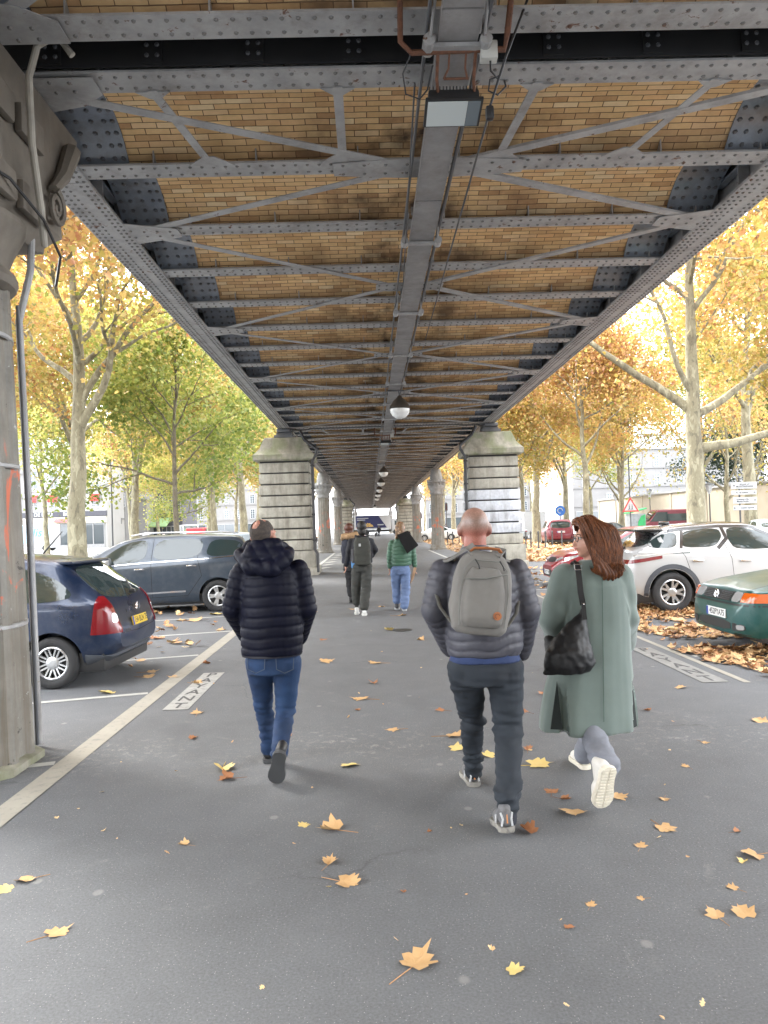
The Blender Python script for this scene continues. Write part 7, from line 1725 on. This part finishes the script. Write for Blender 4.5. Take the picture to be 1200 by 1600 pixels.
# ------------------------------------------------------------- woman in the long green coat
COAT = cloth('sage_green_wool', (.118, .152, .138), .9, .06, 250, .35, .3); BAGM = pm('black_soft_leather', (.006, .006, .007), .5, .2, 12, spec=.35)
def woman():
    Y = 4.75; J = lambda px, py, dy=0: P(px, py, Y + dy)
    base = V((J(920, 1100).x, Y, 0)); r = person('woman with long auburn hair in a long sage green coat, face turned left', base)
    hc = J(921, 843); face = Matrix.Rotation(radians(-80), 3, 'Z')       # face looks to -X, slightly away
    shL, shR = J(884, 904), J(967, 902); arms = [[shL, J(866, 965, .0), J(868, 998, .2)], [shR, J(975, 965, .04), J(976, 1004, .22)]]
    hipL, hipR = J(908, 1050), J(944, 1050); kR, aR = J(922, 1140, -.12), J(946, 1193, -.37); fL = G(917, 1204); kL, aL = J(930, 1135, .15), V((fL.x, fL.y + .04, .1))
    sk = dict(pel=J(925, 1030), chest=J(925, 940), neck=J(925, 885), arms=arms, legs=[[hipL, kR, aR], [hipR, kL, aL]])
    hp = headmesh(hc, face, .97, J(925, 892), .05)
    b = body_under(r, M_SKINP, hp, sk, .010, hand(arms[0][2], (.3, .6, -.5), (1, 0, 0), .92, .8, 1) + hand(arms[1][2], (-.3, .6, -.5), (-1, 0, 0), .92, .8, -1)); face_bits(b, hc, face, .97)
    # coat
    T = lambda px, py, rx, ry, dy=0: (J(px, py, dy), rx, ry, radians(4))
    secs = [T(919, 1137, .298, .20), T(919, 1120, .294, .198), T(921, 1080, .272, .185), T(924, 1030, .240, .172), T(928, 980, .215, .165), T(928, 940, .212, .16), T(927, 912, .205, .15), T(926, 896, .18, .13), T(925, 884, .125, .10), T(925, 874, .07, .075)]
    pr = [loft(secs, sq=2.3)]
    for a in arms: pr += chain([a[0], a[1], a[2]], [.092, .094, .066])
    lh = J(906, 1137).z
    def coatf(c, n):
        a = .008 * noise.noise(V((c.x * 6, c.y * 6, c.z * 1.6))) + .0035 * noise.noise(V((c.x * 13, c.y * 13, c.z * 5)))
        d = c.x - J(943, c.z and 1000).x - (c.z - 1) * 0; 
        a += .022 * noise.noise(V((c.x * 8, c.y * 5, c.z * .5 + 3))) * max(0, min(1, (1.0 - c.z) / .5))
        for arm in arms:
            t, dd, l = seg_t(c, arm[0], arm[1])
            if dd < .12: a += .007 * sin((c.z + c.x * .8) * 38 + 1) * math.exp(-((c.z - arm[1].z) / .16) ** 2)
        # side vents
        for vx, top in ((J(870, 1100).x, J(866, 1062).z), (J(984, 1100).x, J(984, 1055).z)):
            if c.z < top and n.y < .3 and abs(c.x - vx) < .02 + .02 * (top - c.z): a -= .03 * min(1, (top - c.z) / .08)
        return a
    seamx0 = J(943, 900).x; seamz0 = J(943, 900).z
    finish(remesh(pr, .0095, 4), 'coat', COAT, r, coatf)
    s_ = MB(); 
    cz = [P(941 + (py - 900) * .012, py, Y - lerp_table([(890, .125), (930, .158), (1000, .168), (1080, .186), (1136, .202)], py) - .006) for py in range(900, 1137, 12)]
    s_.tube(cz, .0022, 4); local_mb(s_, 'back_seam', cloth('seam_shadow', (.05, .085, .07)), r, r)
    # dark vents as folded lining panels
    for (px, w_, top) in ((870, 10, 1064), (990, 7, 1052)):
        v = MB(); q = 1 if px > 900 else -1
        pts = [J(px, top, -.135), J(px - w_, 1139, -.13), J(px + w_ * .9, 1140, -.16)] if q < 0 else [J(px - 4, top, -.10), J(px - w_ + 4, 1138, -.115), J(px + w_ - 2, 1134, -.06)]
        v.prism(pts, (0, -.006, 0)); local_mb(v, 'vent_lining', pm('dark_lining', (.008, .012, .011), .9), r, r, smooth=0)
    c_ = MB(); c_.rings([[J(925, 886 - 9 * k) + V((cos(a) * (.088 - .012 * k), sin(a) * (.085 - .01 * k), -.012 * sin(a))) for a in [2 * pi * i / 30 for i in range(30)]] for k in (0, .5, 1)], caps=False); local_mb(c_, 'collar', COAT, r, r)
    # trousers and shoes
    JG = cloth('grey_blue_denim', (.17, .18, .21), .85, .2, 400, .4)
    pr = chain([hipL, kR, aR], [.085, .074, .076]) + [cap(aR, .076, aR + V((.01, .03, -.02)), .080)] + chain([hipR, kL, aL], [.085, .066, .072]) + [cap(hipL, .09, hipR, .09)]
    finish(remesh(pr, .010, 3), 'jeans', JG, r, trouser_folds(.008, [kR], [aR]))
    WS = pm('white_trainer', (.62, .60, .56), .5, .05, 30); WSO = pm('off_white_sole', (.60, .56, .47), .7, .12, 30)
    hl = J(953, 1200, -.50); to = J(940, 1263, -.42); shoe(r, hl, to, (-.25, 1, .2), .125, WS, WSO, 'trainer', tread=True)
    shoe(r, fL + V((0, 0, .004)), fL + V((-.02, .26, .004)), (0, 0, 1), .098, WS, WSO, 'trainer')
    # glasses
    L = lambda x, y, z: hc + face @ (V((x, y, z)) * .97)
    g = MB()
    for q in (-1, 1):
        g.tube([L(q * .034 + .021 * cos(a), -.101, .008 + .018 * sin(a)) for a in [2 * pi * i / 16 for i in range(17)]], .0022, 5, caps=False); g.tube([L(q * .055, -.100, .014), L(q * .074, -.06, .014), L(q * .084, .0, .01)], .002, 5)
    g.tube([L(-.012, -.103, .012), L(.012, -.103, .012)], .002, 5); local_mb(g, 'glasses', M_BLK, r, r)
    # hair: volume plus flowing strands
    pr = [ell(hc + face @ V((0, .028, .030)), .088, .104, .094, face)]
    pr += chain([J(918, 826, .0), J(934, 846, -.02), J(944, 872, -.05), J(950, 895, -.09)], [.085, .088, .075, .060])
    pr += chain([J(932, 830, -.02), J(950, 858, -.04), J(960, 880, -.07), J(962, 892, -.09)], [.07, .07, .056, .045])
    pr += chain([J(912, 838, -.07), J(920, 862, -.09), J(934, 884, -.12), J(946, 896, -.125)], [.045, .045, .045, .04])
    pr += chain([J(902, 818, .0), J(908, 832, -.055), J(914, 852, -.085)], [.035, .034, .03])
    seg = None
    def hairf(c, n):
        u = (c.x * 1.0 + c.y * .7) * 1.0 + (c.z - hc.z) * .42
        return .0055 * sin(u * 210 + 2.4 * noise.noise(c * 9)) * 1.0 + .007 * noise.noise(V((u * 26, c.y * 8, c.z * 3))) 
    m, n, b_ = newmat('auburn_hair'); f = nz(n, 3, 3, vec=svec(n, 90, 60, 7, ), rough=.6, dist=.8)
    n.links.new(ramp(n, f, [(.3, (.022, .007, .003)), (.5, (.080, .024, .007)), (.72, (.22, .072, .020))]), b_.inputs['Base Color']); b_.inputs['Roughness'].default_value = .42; b_.inputs['Specular IOR Level'].default_value = .3; bump(n, b_, f, .6, .003)
    hm = remesh(pr, .0068, 3); 
    # keep the hair off the face
    inv = face.transposed(); bm = bmesh.new(); bm.from_mesh(hm); dead = [v for v in bm.verts if (lambda q: q.y < -.052 - .02 * (q.z > .05) and q.z < .085)(inv @ (v.co - hc)) or (lambda q: q.y < -.015 and q.z < .0 and abs(q.x) < .08)(inv @ (v.co - hc))]
    bmesh.ops.delete(bm, geom=dead, context='VERTS'); bm.to_mesh(hm); bm.free()
    ho = finish(hm, 'hair', m, r, hairf)
    st = MB(); rs = random.Random(4)
    for i in range(150):
        t = rs.random(); x0 = 900 + 42 * t; dz = rs.uniform(-.1, .02)
        e = (932 + 44 * t + rs.uniform(-4, 4), 893 + rs.uniform(-6, 7) - 6 * t)
        p_ = [J(x0, 806 + 9 * abs(t - .4) * 2, dz * .3 - .05), J(x0 + 8 + 12 * t + rs.uniform(-2, 2), 826, -.095 + dz * .2), J(x0 + 18 + 12 * t + rs.uniform(-3, 3), 856, -.12), J((x0 + 22 + e[0]) / 2 + rs.uniform(-3, 3), 878, -.135), J(e[0], e[1], -.14 + rs.uniform(-.02, .03))]
        q = []
        for a in range(len(p_) - 1):
            for k in range(4):
                tt = k / 4; p0, p1, p2, p3 = p_[max(a - 1, 0)], p_[a], p_[a + 1], p_[min(a + 2, 4)]
                q.append(.5 * ((2 * p1) + (p2 - p0) * tt + (2 * p0 - 5 * p1 + 4 * p2 - p3) * tt * tt + (3 * p1 - p0 - 3 * p2 + p3) * tt ** 3))
        q.append(p_[-1]); w0 = rs.uniform(.0035, .0075)
        st.tube(q, [w0 * (1 - .75 * (k / (len(q) - 1)) ** 2) for k in range(len(q))], 5)
    local_mb(st, 'hair_locks', m, ho, r, fix=False)
    return r, J
wr_, WJ = woman()
def handbag():
    J = WJ; r = thing('shoulder_bag', 'soft black leather shoulder bag hanging from the woman\'s left shoulder', 'handbag', J(890, 1010, -.2))
    D = -.19
    def slab(secs):
        def f(m): m.rings([[V(c) + V((cos(a) * rx, sin(a) * ry, 0)) for a in [2 * pi * k / 24 for k in range(24)]] for c, rx, ry in secs])
        return f
    pr = [slab([(J(888, 1052, D - .02), .13, .05), (J(889, 1040, D - .02), .152, .075), (J(889, 1020, D - .02), .145, .08), (J(893, 998, D), .108, .065), (J(902, 975, D + .01), .062, .04), (J(910, 958, D + .02), .026, .02), (J(912, 948, D + .02), .014, .012)])]
    pr += [cap(J(862, 1048, D - .03), .03, J(858, 1000, D + .06), .03), cap(J(858, 1050, D - .03), .02, J(851, 1052, D - .03), .012), cap(J(872, 1035, D - .01), .05, J(868, 1005, D + .04), .035), cap(J(918, 1040, D - .02), .03, J(926, 1034, D - .02), .022)]
    def bf(c, n): return .007 * noise.noise(V((c.x * 11, c.y * 11, c.z * 9))) + .004 * noise.noise(V((c.x * 26 + c.z * 16, 0, c.z * 6 - c.x * 8))) + .003 * noise.noise(c * 45)
    finish(remesh(pr, .0085, 3), 'bag_body', BAGM, r, bf)
    s_ = MB()
    def band(pts, w_, th=.004):
        rg = []
        for i, p in enumerate(pts):
            t = (pts[min(i + 1, len(pts) - 1)] - pts[max(i - 1, 0)]).normalized(); sd = t.cross(V((0, 1, 0))).normalized(); nn = sd.cross(t).normalized()
            rg.append([p - sd * w_ - nn * th, p + sd * w_ - nn * th, p + sd * w_ + nn * th, p - sd * w_ + nn * th])
        s_.rings(rg)
    band([J(893, 884, .08), J(896, 877, .0), J(900, 878, -.10), J(903, 888, -.155), J(905, 905, -.18), J(907, 925, -.195), J(911, 945, D)], .017); band([J(911, 940, D - .012), J(914, 968, D - .05)], .012); local_mb(s_, 'strap', BAGM, r, r, smooth=60)
    b = MB(); c = J(903, 886, -.172); f_ = [c + V((x, -.004, z)) for x, z in ((-.022, -.016), (.022, -.016), (.022, .016), (-.022, .016), (-.022, -.016))]; b.tube(f_, .0035, 6); local_mb(b, 'buckle', M_CHROME, r, r)
    b = MB()
    for py in (944, 950, 956): ell(J(912, py, D - .02), .005, .004, .005)(b)
    local_mb(b, 'rivet', M_CHROME, r, r)
handbag()

# ------------------------------------------------------------- people farther ahead
def walker(label, J, s, headc, face, top, bottom, skin, hair, hairlen, arms, legs, shoec, solec, torso, jac_disp=None, hands=(True, True), group=None, vox=.013, shoes=None, legr=(.10, .085, .075), armr=(.065, .06, .045), sock=None):
    base = V((J(torso[0][0], torso[0][1]).x, J(0, 0).y, 0)); r = person(label, base, group)
    sk = dict(pel=J(torso[0][0], torso[0][1] - 2), chest=J(torso[len(torso) // 2][0], torso[len(torso) // 2][1]), neck=headc - V((0, 0, .15)), arms=arms, legs=legs)
    ex = []
    for k, a in enumerate(arms):
        if hands[k]: ex += hand(a[2], (a[2] - a[1]) + V((0, .02, -.05)), (1 if k == 0 else -1, 0, 0), .95, .35, 1 if k == 0 else -1)
    b = body_under(r, skin, headmesh(headc, face, .98, headc - V((0, 0, .17)), .05), sk, vox * .8, ex); face_bits(b, headc, face, .98)
    pr = [loft([(J(px, py), rx, ry, 0) for px, py, rx, ry in torso])]
    for a in arms: pr += chain([a[0], a[1], a[2] + (a[1] - a[2]) * .08], armr)
    finish(remesh(pr, vox, 3), 'jacket', top, r, jac_disp or folds(.012))
    hz = J(torso[0][0], torso[0][1]); pr = [loft([(hz + V((0, 0, .06)), .13, .11, 0), (hz + V((0, 0, -.08)), .165, .125, 0), (hz + V((0, 0, -.16)), .16, .12, 0)])]
    for a in legs: pr += chain(a, legr)
    finish(remesh(pr, vox, 3), 'trousers', bottom, r, folds(.012))
    for a, (dy, dz) in zip(legs, shoes or ((.0, 0), (.0, 0))):
        k = MB(); cap(a[2], .04, V((a[2].x, a[2].y, .08 + dz)), .036)(k); local_mb(k, 'sock', sock or M_BLK, r, r)
        shoe(r, V((a[2].x, a[2].y - .05, .004 + dz)), V((a[2].x, a[2].y + .2, .004)), (0, 0, 1), .10, shoec, solec)
    return r
BACK = Matrix.Rotation(pi, 3, 'Z')
def hairblob(r, pr, mat, vox=.011, d=None): return finish(remesh(pr, vox, 3), 'hair', mat, r, d or (lambda c, n: .006 * sin(c.x * 260) * .6 + .008 * noise.noise(c * 16)))
HB = pm('near_black_hair', (.012, .010, .009), .5, .3, 60, bmp=.5, bscale=200); HR = pm('red_brown_hair', (.09, .028, .014), .5, .4, 50, bmp=.5, bscale=200); HBL = pm('brown_blond_hair', (.16, .09, .045), .5, .5, 40, c2=(.42, .28, .15), bmp=.5, bscale=200)
def far_backpacker():
    Y = 14.3; J = lambda px, py, dy=0: P(px, py, Y + dy); hc = J(565, 824)
    arms = [[J(549, 846), J(545, 862), J(541, 884, .1)], [J(579, 846), J(586, 860), J(580, 870, .2)]]
    r = walker('person with black hair, black jacket and dark trousers walking far ahead', J, 1, hc, BACK, cloth('black_jacket', (.012, .012, .016)), cloth('dark_olive_trousers', (.035, .036, .032)), M_SKINP, None, 0, arms, [[J(558, 885), J(556, 918, .1), J(557, 940, .15)], [J(573, 885), J(572, 920), J(569, 948, -.1)]], pm('white_shoe', (.6, .6, .58)), pm('white_sole', (.55, .55, .52)), [(565, 880, .20, .13), (565, 870, .21, .14), (565, 856, .225, .14), (565, 843, .2, .12), (565, 837, .09, .08)], hands=(True, False), legr=(.10, .095, .085))
    hairblob(r, [ell(hc + V((0, -.02, .02)), .095, .11, .10), ell(hc + V((0, -.05, -.07)), .08, .06, .10)], HB)
    b = MB(); b.bbox(tuple(J(549, 888, -.06)), tuple(J(558, 874, .08)), .02); local_mb(b, 'shirt_tail', cloth('light_blue_shirt', (.10, .25, .5)), r, r)
    k = thing('rucksack', 'dark olive rucksack with a small white mark, far ahead on a black jacket', 'backpack', J(566, 862, -.2)); c = k.location.copy()
    secs = [[c + V((w_ * math.copysign(abs(cos(a)) ** .6, cos(a)), d_ * math.copysign(abs(sin(a)) ** .6, sin(a)), z)) for a in [2 * pi * q / 28 for q in range(28)]] for z, w_, d_ in ((-.25, .12, .06), (-.23, .15, .09), (0, .16, .1), (.18, .15, .09), (.26, .11, .05))]
    def g(m): m.rings(secs)
    finish(remesh([g], .012, 3), 'main_bag', cloth('dark_olive_canvas', (.035, .036, .030)), k, folds(.008)); b = MB(); b.box((-.06, -.108, .10), (-.02, -.10, .15)); b.build('white_mark', M_SIGNW, k, smooth=0)
    for q in (-1, 1): b = MB(); b.tube([(q * .09, 0, .2), (q * .11, .1, .30), (q * .12, .22, .28)], .022, 6, flat=.4); b.build('strap', M_BLK, k)
    b = MB(); b.bbox((-.20, -.05, -.2), (-.15, .05, .05), .02); b.build('side_pocket', cloth('grey_pocket', (.08, .08, .085)), k)
far_backpacker()
def far_green():
    Y = 14.9; J = lambda px, py, dy=0: P(px, py, Y + dy); hc = J(625, 824)
    arms = [[J(612, 848), J(609, 868), J(609, 887, .05)], [J(643, 848), J(646, 868), J(648, 885, .05)]]
    GP = cloth('green_quilted_nylon', (.055, .13, .085), .5); 
    r = walker('person in green quilted jacket and light blue jeans walking far ahead', J, 1, hc, BACK, GP, cloth('light_blue_jeans', (.13, .19, .34), .85, .15), M_SKINP, None, 0, arms, [[J(618, 892), J(619, 918, .12), J(620, 938, .1)], [J(633, 892), J(634, 920), J(632, 946, -.1)]], pm('black_grey_trainer', (.05, .05, .055), .6, .5, 40), M_SIGNW, [(627, 884, .19, .13), (627, 874, .2, .14), (627, 860, .21, .14), (627, 847, .2, .12), (627, 838, .09, .08)], jac_disp=quilt(arms, .075, .022, J(627, 884).z), vox=.010, legr=(.10, .09, .08))
    hairblob(r, [ell(hc + V((0, -.01, .02)), .09, .105, .10), cap(hc + V((0, -.06, -.02)), .08, hc + V((.03, -.12, -.17)), .06), cap(hc + V((-.05, -.06, 0)), .05, hc + V((-.08, -.09, -.2)), .03)], HBL)
    sm = remesh([lambda m_: m_.prism([J(620, 836, -.15), J(637, 829, -.12), J(654, 852, -.14), J(636, 865, -.18)], (0, -.055, 0)), cap(J(626, 836, -.10), .04, J(638, 834, .02), .05)], .010, 5)
    sm.materials.append(pm('black_shawl', (.003, .003, .0035), .95)); c = tag(link(bpy.data.objects.new('shawl', sm)), 'black folded shawl slung over the shoulder of the person in green', 'shawl')
    b = MB(); b.prism([J(647, 886, 0), J(651, 888, 0), J(646, 905, .02), J(641, 913, .02), J(643, 900, .02)], (0, .05, 0)); tag(b.build('paper_bag', pm('brown_paper', (.42, .27, .17), .8), None, smooth=0), 'crumpled brown paper bag held by the person in green', 'paper bag')
far_green()
def far_fur():
    Y = 16.5; J = lambda px, py, dy=0: P(px, py, Y + dy); hc = J(545, 826)
    arms = [[J(540, 846), J(538, 862), J(540, 880, .1)], [J(556, 846), J(560, 862), J(560, 876, .1)]]
    r = walker('person with red brown hair and fur trimmed hood, half hidden far ahead', J, 1, hc, BACK, cloth('dark_navy_parka', (.016, .018, .030)), cloth('dark_trousers', (.02, .02, .022)), M_SKINP, None, 0, arms, [[J(545, 882), J(546, 905, .1), J(548, 928, .1)], [J(555, 882), J(556, 905), J(556, 930, -.1)]], BLKSH, SOLEG, [(548, 880, .19, .13), (548, 868, .2, .14), (548, 855, .21, .14), (548, 845, .19, .12), (548, 838, .09, .08)], hands=(True, False))
    hairblob(r, [ell(hc + V((0, -.01, .02)), .10, .11, .105), ell(hc + V((0, -.03, -.08)), .09, .07, .08)], HR)
    pr = chain([J(536, 842, .08), J(537, 838, -.08), J(545, 838, -.2), J(556, 835, -.12), J(557, 834, .06)], [.05, .06, .065, .06, .05]); finish(remesh(pr, .012, 2), 'fur_trim', pm('tan_fur', (.30, .19, .10), .95, .3, 60), r, lambda c, n: .016 * noise.noise(c * 55))
far_fur()
def tiny(px, py, Y, label, top, bot, extra=None, h=1.68):
    c = P(px, py, Y); f = lambda x, y, z: V((c.x + x, Y + y, z)); r = person(label, (c.x, Y, 0)); hc = f(0, 0, h - .12)
    arms = [[f(-.19, 0, h - .34), f(-.26, 0, h - .6), f(-.24, .05, h - .85)], [f(.19, 0, h - .34), f(.26, 0, h - .6), f(.24, .05, h - .85)]]; legs = [[f(-.08, 0, h * .52), f(-.09, .1, h * .28), f(-.08, .15, .09)], [f(.08, 0, h * .52), f(.1, .0, h * .28), f(.1, -.1, .09)]]
    pr = headmesh(hc, BACK, 1, f(0, 0, h - .3), .05, ears=False) ; body_under(r, M_SKINP, pr, dict(pel=f(0, 0, h * .53), chest=f(0, 0, h * .7), neck=f(0, 0, h - .27), arms=arms, legs=legs), .02, hand(arms[0][2], (0, 0, -1), (1, 0, 0)) + hand(arms[1][2], (0, 0, -1), (-1, 0, 0), side=-1))
    pr = [loft([(f(0, 0, h * .48), .2, .14, 0), (f(0, 0, h * .7), .21, .14, 0), (f(0, 0, h - .32), .18, .12, 0), (f(0, 0, h - .26), .08, .07, 0)])]
    for a in arms: pr += chain(a, [.065, .06, .045])
    finish(remesh(pr, .025, 2), 'jacket', top, r, folds(.012)); pr = [cap(f(-.06, 0, h * .5), .12, f(.06, 0, h * .5), .12)]
    for a in legs: pr += chain(a, [.1, .075, .06])
    finish(remesh(pr, .025, 2), 'trousers', bot, r, folds(.01)); b = MB(); ell(hc + V((0, -.015, .025)), .09, .11, .10)(b); local_mb(b, 'hair', HB, r, r)
    for a in legs: b = MB(); cap(V((a[2].x, a[2].y - .03, .05)), .045, V((a[2].x, a[2].y + .17, .04)), .04)(b); local_mb(b, 'shoe', BLKSH, r, r)
tiny(116, 850, 70, 'small person in a red jacket walking on the far left pavement', cloth('red_jacket', (.35, .02, .02)), cloth('black_trousers', (.02, .02, .022)))
tiny(697, 822, 95, 'tiny person in dark clothes crossing beyond the right round columns', cloth('dark_jacket', (.03, .03, .035)), cloth('grey_trousers', (.08, .08, .09)))
tiny(592, 825, 117, 'tiny person in black beside the motorcycle at the far end', cloth('black_coat', (.015, .015, .018)), cloth('black_trousers', (.02, .02, .022)))
tiny(256, 835, 100, 'small person in a pale coat by the green cafe awning', cloth('pale_coat', (.4, .38, .35)), cloth('black_trousers', (.02, .02, .022)))
